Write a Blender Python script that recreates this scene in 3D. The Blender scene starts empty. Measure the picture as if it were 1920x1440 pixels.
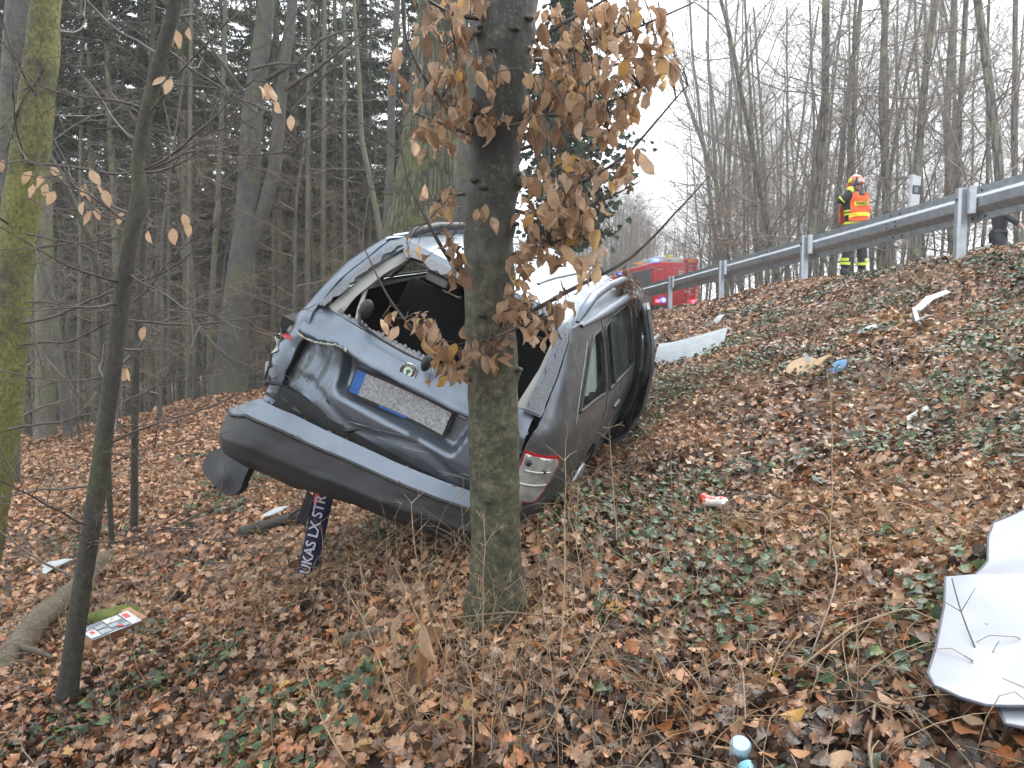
import bpy, bmesh, math, random
import numpy as np
from mathutils import Vector, Matrix, Euler
from mathutils import noise as mn
from mathutils.geometry import delaunay_2d_cdt

SC = bpy.context.scene
COL = SC.collection
RNG = np.random.default_rng(7)
random.seed(7)
rad = math.radians

# ------------------------------------------------------------------ camera
FPX = 1330.0                                  # focal length in pixels of the 1920 px wide photograph
PITCH = rad(-3.4)
cd = bpy.data.cameras.new('camera')
cd.sensor_fit = 'HORIZONTAL'; cd.sensor_width = 36.0
cd.lens = 36.0 * FPX / 1920.0
cd.clip_start = 0.05; cd.clip_end = 2000
cam = bpy.data.objects.new('camera', cd); COL.objects.link(cam)
cam.location = (0, 0, 0)
cam.rotation_euler = (rad(90) + PITCH, 0, 0)
SC.camera = cam

# ------------------------------------------------------------------ world, sun, exposure
SUN_EL, SUN_AZ = rad(52), rad(35)
world = bpy.data.worlds.new('World'); SC.world = world
world.use_nodes = True
wn = world.node_tree; wn.nodes.clear()
wo = wn.nodes.new('ShaderNodeOutputWorld'); bg = wn.nodes.new('ShaderNodeBackground')
sky = wn.nodes.new('ShaderNodeTexSky'); sky.sky_type = 'NISHITA'; sky.sun_disc = False
sky.sun_elevation = SUN_EL; sky.sun_rotation = SUN_AZ
sky.air_density = 1.0; sky.dust_density = 4.0; sky.ozone_density = 1.0
hs = wn.nodes.new('ShaderNodeHueSaturation'); hs.inputs['Saturation'].default_value = 0.30
# a closed cloud layer: soft, nearly white, slightly mottled everywhere
tc = wn.nodes.new('ShaderNodeTexCoord'); cn = wn.nodes.new('ShaderNodeTexNoise')
cn.inputs['Scale'].default_value = 2.2; cn.inputs['Detail'].default_value = 5
cr = wn.nodes.new('ShaderNodeValToRGB')
cr.color_ramp.elements[0].position = 0.3; cr.color_ramp.elements[0].color = (6.3, 6.9, 7.4, 1)
cr.color_ramp.elements[1].position = 0.7; cr.color_ramp.elements[1].color = (8.6, 8.9, 9.1, 1)
mx = wn.nodes.new('ShaderNodeMix'); mx.data_type = 'RGBA'; mx.inputs[0].default_value = 0.75
L = wn.links.new
L(tc.outputs['Generated'], cn.inputs['Vector']); L(cn.outputs['Fac'], cr.inputs['Fac'])
L(sky.outputs['Color'], hs.inputs['Color']); L(hs.outputs['Color'], mx.inputs[6]); L(cr.outputs['Color'], mx.inputs[7])
L(mx.outputs[2], bg.inputs['Color']); bg.inputs['Strength'].default_value = 0.14
L(bg.outputs[0], wo.inputs['Surface'])
sd = bpy.data.lights.new('sun', 'SUN'); sd.energy = 1.5; sd.angle = rad(40); sd.color = (1, 0.97, 0.92)
sun = bpy.data.objects.new('sun', sd); COL.objects.link(sun)
sun.rotation_euler = (rad(90) - SUN_EL, 0, -SUN_AZ + math.pi)
vs = SC.view_settings
vs.view_transform = 'Standard'; vs.look = 'None'; vs.exposure = 1.38; vs.gamma = 1.0; vs.use_curve_mapping = False
SC.render.engine = 'CYCLES'
cy = SC.cycles
cy.use_denoising = True
cy.use_adaptive_sampling = True; cy.adaptive_threshold = 0.015
cy.max_bounces = 6; cy.diffuse_bounces = 3; cy.glossy_bounces = 3; cy.transmission_bounces = 5; cy.transparent_max_bounces = 8
cy.sample_clamp_indirect = 6
cy.volume_bounces = 1

# ------------------------------------------------------------------ helpers: pixels of the photograph <-> metres
CP_, SP_ = math.cos(PITCH), math.sin(PITCH)
def ray(px, py):
    a = (px - 960) / FPX; b = -(py - 720) / FPX
    d = np.array([a, CP_ - b * SP_, SP_ + b * CP_])
    return d / d[1]
def at(px, py, Y):
    return ray(px, py) * Y

# ------------------------------------------------------------------ helpers: objects
def link(o, parent=None, label=None, cat=None, group=None, kind=None):
    COL.objects.link(o)
    if parent is not None: o.parent = parent
    if label: o['label'] = label
    if cat: o['category'] = cat
    if group: o['group'] = group
    if kind: o['kind'] = kind
    return o
def empty(name, loc, label=None, cat=None, group=None, rot=None):
    o = bpy.data.objects.new(name, None); o.empty_display_size = 0.2
    o.location = loc
    if rot is not None: o.rotation_euler = rot
    return link(o, None, label, cat, group)
class MB:
    """collects vertices and polygons, then links them as one mesh object"""
    def __init__(s): s.v = []; s.f = {}; s.n = 0; s.col = []
    def add(s, V, F, col=None, mat=0):
        V = np.asarray(V, float).reshape(-1, 3); F = np.asarray(F, int)
        if F.size == 0: return s
        s.v.append(V)
        s.f.setdefault(F.shape[1], []).append((F + s.n, np.full(len(F), mat)))
        if col is None: c = np.zeros((len(V), 4))
        else: c = np.broadcast_to(np.asarray(col, float), (len(V), 4))
        s.col.append(c); s.n += len(V); return s
    def mesh(s, name, mats, smooth=True):
        me = bpy.data.meshes.new(name)
        V = np.concatenate(s.v) if s.v else np.zeros((0, 3))
        loops = []; tot = []; mi = []
        for k, lst in s.f.items():
            for F, m in lst:
                loops.append(F.ravel()); tot.append(np.full(len(F), k)); mi.append(m)
        loops = np.concatenate(loops) if loops else np.zeros(0, int); tot = np.concatenate(tot) if tot else np.zeros(0, int); mi = np.concatenate(mi) if mi else np.zeros(0, int)
        me.vertices.add(len(V)); me.vertices.foreach_set('co', V.ravel().astype(np.float32))
        me.loops.add(len(loops)); me.loops.foreach_set('vertex_index', loops.astype(np.int32))
        me.polygons.add(len(tot))
        me.polygons.foreach_set('loop_start', (np.cumsum(tot) - tot).astype(np.int32))
        me.polygons.foreach_set('loop_total', tot.astype(np.int32))
        if not isinstance(mats, (list, tuple)): mats = [mats]
        for m in mats: me.materials.append(m)
        me.polygons.foreach_set('material_index', mi.astype(np.int32))
        me.polygons.foreach_set('use_smooth', np.full(len(tot), smooth))
        c = np.concatenate(s.col) if s.col else np.zeros((0, 4))
        if c.any():
            a = me.attributes.new('lf', 'FLOAT_COLOR', 'POINT'); a.data.foreach_set('color', c.ravel().astype(np.float32))
        me.update(calc_edges=True); me.validate()
        return me
    def build(s, name, mats, parent=None, smooth=True, **kw):
        return link(bpy.data.objects.new(name, s.mesh(name, mats, smooth)), parent, **kw)

def tube_vf(P, R, sides=6, cap=True, twist=0.0):
    P = np.asarray(P, float); n = len(P)
    R = np.broadcast_to(np.asarray(R, float), (n,))
    T = np.gradient(P, axis=0); T /= np.linalg.norm(T, axis=1)[:, None] + 1e-12
    ref = np.array([0, 0, 1.0]) if abs(T[:, 2]).mean() < 0.8 else np.array([1.0, 0, 0])
    A = np.cross(T, ref); A /= np.linalg.norm(A, axis=1)[:, None] + 1e-12
    B = np.cross(T, A)
    th = np.arange(sides) * 2 * math.pi / sides + twist
    V = P[:, None] + R[:, None, None] * (np.cos(th)[None, :, None] * A[:, None] + np.sin(th)[None, :, None] * B[:, None])
    i = np.arange(n - 1)[:, None] * sides; j = np.arange(sides)[None]; j2 = (j + 1) % sides
    F = np.stack([i + j, i + j2, i + sides + j2, i + sides + j], -1).reshape(-1, 4)
    return V.reshape(-1, 3), F
def bez(p, q, r, n=6):
    t = np.linspace(0, 1, n)[:, None]; p, q, r = (np.asarray(a, float) for a in (p, q, r)); c = 2 * q - (p + r) / 2
    return p * (1 - t) ** 2 + 2 * c * t * (1 - t) + r * t ** 2
def tube(mb, P, R, sides=6, col=None, mat=0, caps=False):
    V, F = tube_vf(P, R, sides)
    mb.add(V, F, col, mat)
    if caps:
        for k in (0, len(P) - 1):
            ring = V[k * sides:(k + 1) * sides]
            mb.add(np.vstack([ring, ring.mean(0)]), [[a, (a + 1) % sides, sides] for a in range(sides)], col, mat)
def box(mb, lo, hi, mat=0, M=None, bev=0.0, col=None):
    lo = np.array(lo, float); hi = np.array(hi, float)
    if bev > 0:
        bm = bmesh.new(); bmesh.ops.create_cube(bm, size=1)
        for v in bm.verts: v.co = Vector((lo + hi) / 2) + Vector(np.array(v.co) * (hi - lo))
        bmesh.ops.bevel(bm, geom=bm.edges[:], offset=bev, segments=2, profile=0.5, affect='EDGES')
        V = np.array([v.co for v in bm.verts]); bm.verts.index_update()
        if M is not None: V = V @ np.array(M)[:3, :3].T + np.array(M)[:3, 3]
        for f in bm.faces: pass
        by = {}
        for f in bm.faces: by.setdefault(len(f.verts), []).append([v.index for v in f.verts])
        first = True; base = mb.n
        for k, F in by.items():
            if first: mb.add(V, F, col, mat); first = False
            else: mb.f.setdefault(k, []).append((np.array(F) + base, np.full(len(F), mat)))
        bm.free(); return
    V = np.array([[x, y, z] for x in (lo[0], hi[0]) for y in (lo[1], hi[1]) for z in (lo[2], hi[2])])
    if M is not None: V = V @ np.array(M)[:3, :3].T + np.array(M)[:3, 3]
    mb.add(V, [[0, 1, 3, 2], [4, 6, 7, 5], [0, 4, 5, 1], [2, 3, 7, 6], [0, 2, 6, 4], [1, 5, 7, 3]], col, mat)
def inside(pts, poly):
    poly = np.asarray(poly); x, y = pts[:, 0], pts[:, 1]; r = np.zeros(len(pts), bool)
    x0, y0 = poly[:, 0], poly[:, 1]; x1, y1 = np.roll(x0, -1), np.roll(y0, -1)
    for a, b, c, d in zip(x0, y0, x1, y1):
        if b == d: continue
        k = ((b > y) != (d > y)) & (x < (c - a) * (y - b) / (d - b) + a)
        r ^= k
    return r
def densify(poly, h):
    out = []
    for a, b in zip(poly, list(poly[1:]) + [poly[0]]):
        a = np.array(a, float); b = np.array(b, float)
        n = max(1, int(math.ceil(np.linalg.norm(b - a) / h)))
        for k in range(n): out.append(a + (b - a) * k / n)
    return out
def smooth_poly(poly, it=2):
    P = np.array(poly, float)
    for _ in range(it):
        Q = np.roll(P, -1, 0); P = np.stack([P * .75 + Q * .25, P * .25 + Q * .75], 1).reshape(-1, 2)
    return [tuple(p) for p in P]
def patch(outline, h, fn, holes=(), jag=0.0):
    """a sheet with an exact outline in (u, v), finely meshed, carried into space by fn(u, v)"""
    loops = [densify(outline, h)] + [densify(q, h) for q in holes]
    co = []; ed = []
    for lp in loops:
        b = len(co); n = len(lp)
        co += [Vector((p[0], p[1])) for p in lp]; ed += [(b + i, b + (i + 1) % n) for i in range(n)]
    bd = np.array([(c.x, c.y) for c in co])
    lo, hi = bd.min(0), bd.max(0)
    gx, gy = np.meshgrid(np.arange(lo[0] + h / 2, hi[0], h), np.arange(lo[1] + h / 2, hi[1], h))
    g = np.c_[gx.ravel(), gy.ravel()]
    if len(g):
        k = inside(g, outline)
        for q in holes: k &= ~inside(g, q)
        g = g[k]
        d = np.min(np.linalg.norm(g[:, None] - bd[None], axis=2), axis=1) if len(g) else np.zeros(0)
        g = g[d > h * .45]
        co += [Vector((a, b)) for a, b in g]
    vs_, es, fs = delaunay_2d_cdt(co, ed, [], 0, 1e-6)[:3]
    V2 = np.array([(v.x, v.y) for v in vs_]); F = np.array([f for f in fs if len(f) == 3])
    c = V2[F].mean(1); k = inside(c, outline)
    for q in holes: k &= ~inside(c, q)
    F = F[k]
    used = np.unique(F); remap = -np.ones(len(V2), int); remap[used] = np.arange(len(used))
    V = np.array([fn(u, v) for u, v in V2[used]])
    return V, remap[F]
def thick(o, t, off=-1.0):
    m = o.modifiers.new('thickness', 'SOLIDIFY'); m.thickness = t; m.offset = off; m.use_even_offset = False
    e = o.modifiers.new('edges', 'EDGE_SPLIT'); e.split_angle = rad(50)
    return o
def sheet(name, mat, parent, outline, h, fn, holes=(), t=0.0, off=-1.0, flip=False, smooth=True, **kw):
    V, F = patch(outline, h, fn, holes)
    if flip: F = F[:, ::-1]
    o = MB().add(V, F).build(name, mat, parent, smooth, **kw)
    if t: thick(o, t, off)
    return o
def text(name, s, size, mat, parent, M, extrude=0.002, align='CENTER', **kw):
    c = bpy.data.curves.new(name, 'FONT'); c.body = s; c.size = size; c.extrude = extrude; c.align_x = align; c.align_y = 'CENTER'
    c.materials.append(mat); c.resolution_u = 3
    c.offset = size * .012
    tmp = bpy.data.objects.new(name, c); me = bpy.data.meshes.new_from_object(tmp); bpy.data.objects.remove(tmp)
    me.name = name; me.materials.clear(); me.materials.append(mat)
    o = bpy.data.objects.new(name, me); link(o, parent, **kw); o.matrix_local = M
    return o
def nz(x, y=0, z=0): return mn.noise(Vector((x, y, z)))
def fbm(x, y=0, z=0, o=4): return mn.fractal(Vector((x, y, z)), 1.0, 2.0, o)

# ------------------------------------------------------------------ helpers: materials
def newmat(name):
    m = bpy.data.materials.new(name); m.use_nodes = True
    nt = m.node_tree; nt.nodes.clear()
    o = nt.nodes.new('ShaderNodeOutputMaterial'); b = nt.nodes.new('ShaderNodeBsdfPrincipled')
    nt.links.new(b.outputs[0], o.inputs['Surface'])
    return m, nt, b, o
def node(nt, t, **kw):
    n = nt.nodes.new('ShaderNode' + t)
    for k, v in kw.items():
        if k in n.inputs: n.inputs[k].default_value = v
        else: setattr(n, k, v)
    return n
def ramp(nt, fac, stops, interp='LINEAR'):
    r = nt.nodes.new('ShaderNodeValToRGB'); e = r.color_ramp; e.interpolation = interp
    while len(e.elements) < len(stops): e.elements.new(0.5)
    for el, (p, c) in zip(e.elements, stops): el.position = p; el.color = (*c, 1) if len(c) == 3 else c
    nt.links.new(fac, r.inputs['Fac']); return r.outputs['Color']
def mixc(nt, fac, a, b):
    m = nt.nodes.new('ShaderNodeMix'); m.data_type = 'RGBA'
    for s, i in ((fac, 0), (a, 6), (b, 7)):
        if hasattr(s, 'is_linked'): nt.links.new(s, m.inputs[i])
        else: m.inputs[i].default_value = s if i == 0 else (*s, 1)
    return m.outputs[2]
def coords(nt, scale=(1, 1, 1), kind='Object'):
    t = nt.nodes.new('ShaderNodeTexCoord'); mp = nt.nodes.new('ShaderNodeMapping'); mp.inputs['Scale'].default_value = scale
    nt.links.new(t.outputs[kind], mp.inputs['Vector']); return mp.outputs['Vector']
def noise_(nt, vec, scale, detail=4, rough=0.55):
    n = node(nt, 'TexNoise', Scale=scale, Detail=detail, Roughness=rough); nt.links.new(vec, n.inputs['Vector']); return n.outputs['Fac']
def bump_(nt, b, h, strength, dist=0.01):
    n = node(nt, 'Bump', Strength=strength, Distance=dist); nt.links.new(h, n.inputs['Height']); nt.links.new(n.outputs[0], b.inputs['Normal'])
def simple(name, c1, c2=None, scale=8, rough=0.6, metal=0.0, bump=0.0, bscale=None, dist=0.005, stretch=(1, 1, 1), coat=0.0, spec=None):
    m, nt, b, o = newmat(name)
    v = coords(nt, stretch)
    f = noise_(nt, v, scale)
    c2 = c2 or tuple(x * .8 for x in c1)
    nt.links.new(ramp(nt, f, [(0.35, c1), (0.65, c2)]), b.inputs['Base Color'])
    b.inputs['Roughness'].default_value = rough; b.inputs['Metallic'].default_value = metal
    if coat: b.inputs['Coat Weight'].default_value = coat; b.inputs['Coat Roughness'].default_value = 0.15
    if spec is not None: b.inputs['Specular IOR Level'].default_value = spec
    if bump: bump_(nt, b, noise_(nt, v, bscale or scale * 4), bump, dist)
    return m
def emit(name, c, s):
    m, nt, b, o = newmat(name); b.inputs['Base Color'].default_value = (*c, 1); b.inputs['Emission Color'].default_value = (*c, 1); b.inputs['Emission Strength'].default_value = s
    return m
def leafmat(name, stops, rough=0.5, per_object=False, transl=0.25, vein=0.6):
    m, nt, b, o = newmat(name)
    at_ = nt.nodes.new('ShaderNodeAttribute'); at_.attribute_name = 'lf'
    sp = nt.nodes.new('ShaderNodeSeparateColor'); nt.links.new(at_.outputs['Color'], sp.inputs[0])
    if per_object:
        oi = nt.nodes.new('ShaderNodeObjectInfo'); f = oi.outputs['Random']
    else: f = sp.outputs[0]
    c = ramp(nt, f, stops)
    # veins run from the midrib: a sawtooth in (along - across)
    ab = node(nt, 'Math', operation='ABSOLUTE'); nt.links.new(sp.outputs[1], ab.inputs[0])
    s1 = node(nt, 'Math', operation='MULTIPLY_ADD'); nt.links.new(ab.outputs[0], s1.inputs[0]); s1.inputs[1].default_value = -0.5; nt.links.new(sp.outputs[2], s1.inputs[2])
    s2 = node(nt, 'Math', operation='MULTIPLY'); nt.links.new(s1.outputs[0], s2.inputs[0]); s2.inputs[1].default_value = 11.0
    s3 = node(nt, 'Math', operation='PINGPONG'); nt.links.new(s2.outputs[0], s3.inputs[0]); s3.inputs[1].default_value = 0.5
    v = coords(nt); n1 = noise_(nt, v, 30, 3)
    dk = nt.nodes.new('ShaderNodeMix'); dk.data_type = 'RGBA'; dk.blend_type = 'MULTIPLY'; nt.links.new(c, dk.inputs[6])
    nt.links.new(ramp(nt, n1, [(0.3, (.55, .5, .48)), (0.7, (1.15, 1.12, 1.1))]), dk.inputs[7]); dk.inputs[0].default_value = 1
    if vein:
        vd = nt.nodes.new('ShaderNodeMix'); vd.data_type = 'RGBA'; vd.blend_type = 'MULTIPLY'; vd.inputs[0].default_value = min(1, vein)
        nt.links.new(dk.outputs[2], vd.inputs[6]); nt.links.new(ramp(nt, s3.outputs[0], [(.0, (.50, .46, .42)), (.22, (1.08, 1.06, 1.04))]), vd.inputs[7]); dk = vd
    nt.links.new(dk.outputs[2], b.inputs['Base Color'])
    b.inputs['Roughness'].default_value = rough
    if vein: bump_(nt, b, s3.outputs[0], vein, 0.004)
    if transl:
        tr = nt.nodes.new('ShaderNodeBsdfTranslucent'); nt.links.new(dk.outputs[2], tr.inputs['Color'])
        ms = nt.nodes.new('ShaderNodeMixShader'); ms.inputs[0].default_value = transl
        nt.links.new(b.outputs[0], ms.inputs[1]); nt.links.new(tr.outputs[0], ms.inputs[2]); nt.links.new(ms.outputs[0], o.inputs['Surface'])
    return m
LITTER = [(0.0, (.036, .023, .016)), (0.12, (.089, .053, .035)), (0.30, (.215, .117, .067)), (0.46, (.358, .201, .111)), (0.56, (.406, .145, .046)), (0.64, (.478, .295, .172)), (0.76, (.263, .183, .139)), (0.86, (.597, .412, .260)), (0.94, (.370, .223, .121)), (1.0, (.550, .334, .084))]
LITTER2 = [(0.0, (.144, .078, .046)), (0.3, (.322, .173, .097)), (0.6, (.478, .273, .153)), (0.85, (.597, .368, .213)), (1.0, (.370, .245, .167))]
TREELEAF = [(0.0, (.24, .145, .09)), (0.25, (.40, .255, .16)), (0.55, (.56, .40, .27)), (0.84, (.72, .55, .41)), (1.0, (.60, .38, .10))]
m_litter = leafmat('leaf_litter', LITTER, .34, False, .12, .3)
m_litter2 = leafmat('leaf_litter_pale', LITTER2, .5, False, .1, .2)
m_litter_o = leafmat('leaf_litter_single', LITTER, .34, True, .12, .4)
m_leaf_o = leafmat('dry_beech_leaf_single', TREELEAF, .5, True, .55, .7)
m_leaf = leafmat('dry_beech_leaf', TREELEAF, .5, False, .55, .7)
m_paleleaf = leafmat('pale_dry_leaf', [(0, (.56, .38, .23)), (1, (.68, .50, .34))], .5, True, .4, .5)
m_ivy = leafmat('ivy_leaf', [(0, (.014, .038, .014)), (.5, (.026, .065, .022)), (.8, (.045, .09, .03)), (1, (.10, .15, .035))], .33, False, .08, .3)
m_ivyt = leafmat('climbing_ivy_leaf', [(0, (.014, .032, .018)), (.6, (.028, .058, .03)), (1, (.05, .085, .04))], .7, False, .1, 0)
m_needle = leafmat('spruce_needles', [(0, (.045, .062, .046)), (.6, (.085, .115, .078)), (1, (.13, .165, .108))], .6, False, .5, 0)
m_stem = simple('dry_stem', (.34, .25, .15), (.20, .14, .085), 20, .7)
m_twig = simple('dark_twig', (.040, .033, .028), (.085, .070, .058), 12, .6)
m_twig2 = simple('brown_twig', (.13, .085, .06), (.19, .14, .10), 12, .6)
m_twigg = simple('grey_twig', (.15, .135, .118), (.26, .235, .205), 9, .7)

def barkmat(name, a, b_, moss=None, moss_amt=0.5, fissure=0.0, scale=6, lichen=0.0, rough=.75, bump=.6):
    m, nt, b, o = newmat(name)
    v = coords(nt, (1, 1, .25 if fissure else .6)); v1 = coords(nt)
    f = noise_(nt, v, scale, 6, .65)
    c = ramp(nt, f, [(.3, a), (.7, b_)])
    h = f
    if fissure:
        vo = node(nt, 'TexVoronoi', Scale=fissure); vo.feature = 'DISTANCE_TO_EDGE'
        v2 = coords(nt, (1, 1, .16)); nt.links.new(v2, vo.inputs['Vector'])
        h = ramp(nt, vo.outputs['Distance'], [(0, (0, 0, 0)), (.25, (1, 1, 1))])
        c = mixc(nt, h, tuple(x * .35 for x in a), c)
    if moss:
        g = noise_(nt, v1, 2.2, 5, .7)
        c = mixc(nt, ramp(nt, g, [(.62 - moss_amt * .5, (0, 0, 0)), (.72 - moss_amt * .35, (1, 1, 1))]), c, mixc(nt, noise_(nt, v1, 40, 3), moss, tuple(x * 1.7 for x in moss)))
    if lichen:
        vo2 = node(nt, 'TexVoronoi', Scale=26.0); nt.links.new(v1, vo2.inputs['Vector'])
        l = ramp(nt, vo2.outputs['Distance'], [(.22, (1, 1, 1)), (.34, (0, 0, 0))])
        g2 = ramp(nt, noise_(nt, v1, 5, 4), [(.46, (0, 0, 0)), (.62, (1, 1, 1))])
        mu = node(nt, 'Math', operation='MULTIPLY'); nt.links.new(l, mu.inputs[0]); nt.links.new(g2, mu.inputs[1])
        mu2 = node(nt, 'Math', operation='MULTIPLY'); nt.links.new(mu.outputs[0], mu2.inputs[0]); mu2.inputs[1].default_value = lichen
        c = mixc(nt, mu2.outputs[0], c, (.30, .32, .26))
    gr_ = ramp(nt, noise_(nt, coords(nt, (1, 1, .7)), 48, 7, .75), [(.34, (.48, .47, .46)), (.5, (1, 1, 1)), (.68, (1.5, 1.5, 1.48))])
    mg = nt.nodes.new('ShaderNodeMix'); mg.data_type = 'RGBA'; mg.blend_type = 'MULTIPLY'; mg.inputs[0].default_value = 1; nt.links.new(c, mg.inputs[6]); nt.links.new(gr_, mg.inputs[7])
    nt.links.new(mg.outputs[2], b.inputs['Base Color']); b.inputs['Roughness'].default_value = rough
    ad = node(nt, 'Math', operation='MULTIPLY_ADD'); nt.links.new(gr_, ad.inputs[0]); ad.inputs[1].default_value = .5; nt.links.new(h, ad.inputs[2]); bump_(nt, b, ad.outputs[0], bump, .025)
    return m
m_bark_grey = barkmat('grey_beech_bark', (.045, .043, .040), (.10, .097, .090), (.065, .07, .036), .25)
m_bark_dark = barkmat('dark_beech_bark', (.022, .020, .018), (.060, .055, .045), (.042, .044, .022), .30)
m_bark_moss = barkmat('mossy_bark', (.040, .038, .024), (.115, .108, .060), (.15, .145, .040), .55, scale=20, bump=1.0)
m_bark_oak = barkmat('oak_bark', (.105, .098, .064), (.18, .168, .112), (.095, .10, .038), .26, fissure=17, bump=1.0)
m_bark_spruce = barkmat('spruce_bark', (.115, .10, .08), (.205, .182, .15), (.12, .13, .075), .32, fissure=14)
m_bark_pale = barkmat('pale_pole_bark', (.095, .087, .07), (.155, .145, .115), (.09, .095, .05), .35, scale=9)
m_bark_wood = barkmat('roadside_tree_bark', (.165, .15, .13), (.27, .245, .215), (.18, .18, .115), .25, fissure=9)
m_bark_fine = simple('fine_bare_branches', (.175, .15, .132), (.28, .245, .218), 3, .8)

# ================================================================== GROUND
CTRL = [at(*c) for c in [
 (0,1440,2.6),(480,1440,2.25),(960,1440,2.0),(1440,1440,1.75),(1920,1440,1.5),(915,1175,2.75),(125,1310,3.2),(40,1220,4.0),(180,1060,5.3),(215,1185,4.2),
 (575,1075,4.3),(0,1000,6.2),(300,1000,5.6),(480,1000,5.3),(620,960,5.6),(0,860,12),(440,735,15),(250,800,12.5),(450,860,8.5),(1003,955,3.4),(1075,900,4.25),
 (1140,840,5.8),(1225,700,8.7),(1225,600,15),(1920,900,3.),(1500,900,3.9),(1300,950,3.7),(1300,1200,2.5),(1700,1150,2.2),(1600,700,5.6),(1900,600,5.8),(1900,700,4.7),
 (915,1152,2.62),(860,1045,3.4),(800,1035,3.6),(740,1010,4.1),(955,1060,3.0),(880,1080,3.0),(1805,476,8.7),(1508,524,12.7),(1352,560,16.7),(1255,579,20.7)]]
for _p in CTRL: _p[2] -= .045
def uroad(x, y): return x + 0.0825 * y
RX = lambda u, y: u - 0.0825 * y
CTRL += [np.array(p, float) for p in [
 (-1.5,7.5,-1.45),(-2.6,1.0,-1.75),(-.4,.3,-1.42),(1.5,.2,-.95),(-5,1,-2.2),(-9,3,-2.5),(-1.2,9.5,-1.3),(-2.5,12,-1.2),(.4,12,-.55),(1.0,17,-.35),
 (-15,16,-2.6),(-11,24,-3.0),(-6,24,-2.4),(-2,24,-1.6),(1.2,26,-.3),(-25,35,-5),(-12,38,-4.6),(-4,40,-3.6),(0,42,-1.6),(-40,60,-7),(-15,60,-6),(-6,62,-4),(-3,70,-2.6),(-45,5,-4),(-60,100,-8),(-25,110,-7),(-18,110,-4),
 (RX(6.35,4.7),4.7,1.09),(RX(6.3,-3),-3,1.05),(RX(6.25,28),28,1.03),(RX(6.25,45),45,1.05),(RX(6.25,75),75,1.1),(RX(6.25,110),110,1.1)]]
for yy in (-6, 4, 12, 22, 36, 60, 100):
    for u, z in ((7.3, 1.12), (10, 1.16), (13, 1.12), (15, 1.05), (22, 1.5), (38, 2.4), (60, 3)):
        CTRL.append(np.array([RX(u, yy), yy, z]))
CTRL = np.array(CTRL)
_c2 = 0.5
def _phi(a, b): return np.sqrt(((a[:, None] - b[None]) ** 2).sum(2) + _c2)
_A = _phi(CTRL[:, :2], CTRL[:, :2]); _n = len(CTRL)
_Pm = np.c_[np.ones(_n), CTRL[:, :2]]
_S = np.block([[_A - 0.004 * np.eye(_n), _Pm], [_Pm.T, np.zeros((3, 3))]])
_w = np.linalg.solve(_S, np.r_[CTRL[:, 2], 0, 0, 0])
def terrain(x, y):
    x = np.atleast_1d(np.asarray(x, float)); y = np.atleast_1d(np.asarray(y, float))
    out = np.empty(len(x))
    for i in range(0, len(x), 20000):
        q = np.c_[x[i:i + 20000], y[i:i + 20000]]
        qc = np.c_[np.clip(q[:, 0], -60, 60), np.clip(q[:, 1], -8, 112)]
        out[i:i + 20000] = _phi(qc, CTRL[:, :2]) @ _w[:_n] + np.c_[np.ones(len(q)), qc] @ _w[_n:]
    u = uroad(x, y)
    m = .025 * (np.sin(x * 5.1 + 1.3 * np.sin(y * 3.7)) * np.cos(y * 4.3 + x * 1.9)) + .04 * np.sin(x * 1.7 + .5) * np.sin(y * 1.3 + x * .7)
    # the road bed is graded flat
    k = np.clip(1 - np.abs(u - 10) / 3.6, 0, 1) * 3; k = np.clip(k, 0, 1)
    out = out + m * np.clip(1 - k * 1.5, 0, 1)
    return out * (1 - k) + (1.13 - .02 * np.abs(u - 10) + .0 * y) * k
def tz(x, y): return float(terrain(x, y)[0])
def tnorm(x, y, e=.05):
    x = np.asarray(x, float); y = np.asarray(y, float)
    gx = (terrain(x + e, y) - terrain(x - e, y)) / (2 * e); gy = (terrain(x, y + e) - terrain(x, y - e)) / (2 * e)
    n = np.stack([-gx, -gy, np.ones_like(gx)], -1); return n / np.linalg.norm(n, axis=1)[:, None]
def ground_px(px, py, lift=.04, y0=1.2, y1=60):
    d = ray(px, py); s = np.concatenate([np.linspace(y0, 12, 900), np.linspace(12.05, y1, 900)])
    P = s[:, None] * d[None]; g = P[:, 2] - terrain(P[:, 0], P[:, 1]) - lift
    i = np.where(g < 0)[0]
    i = i[0] if len(i) else len(s) - 1
    p = P[i].copy(); p[2] = tz(p[0], p[1]); return p

m_ground, nt, b, o = newmat('leaf_strewn_soil')
v = coords(nt)
vo = node(nt, 'TexVoronoi', Scale=17.0, Randomness=1.0); nt.links.new(v, vo.inputs['Vector'])
sc_ = nt.nodes.new('ShaderNodeSeparateColor'); nt.links.new(vo.outputs['Color'], sc_.inputs[0])
c1 = ramp(nt, sc_.outputs[0], [(0, (.02, .013, .010)), (.4, (.06, .035, .024)), (.7, (.14, .08, .052)), (.9, (.21, .12, .08)), (1, (.24, .15, .10))])
c2 = ramp(nt, noise_(nt, v, 6, 6), [(.35, (.55, .5, .48)), (.7, (1.1, 1.05, 1))])
mm = nt.nodes.new('ShaderNodeMix'); mm.data_type = 'RGBA'; mm.blend_type = 'MULTIPLY'; mm.inputs[0].default_value = 1
nt.links.new(c1, mm.inputs[6]); nt.links.new(c2, mm.inputs[7]); nt.links.new(mm.outputs[2], b.inputs['Base Color'])
b.inputs['Roughness'].default_value = .7
bump_(nt, b, vo.outputs['Distance'], .8, .03)

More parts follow.
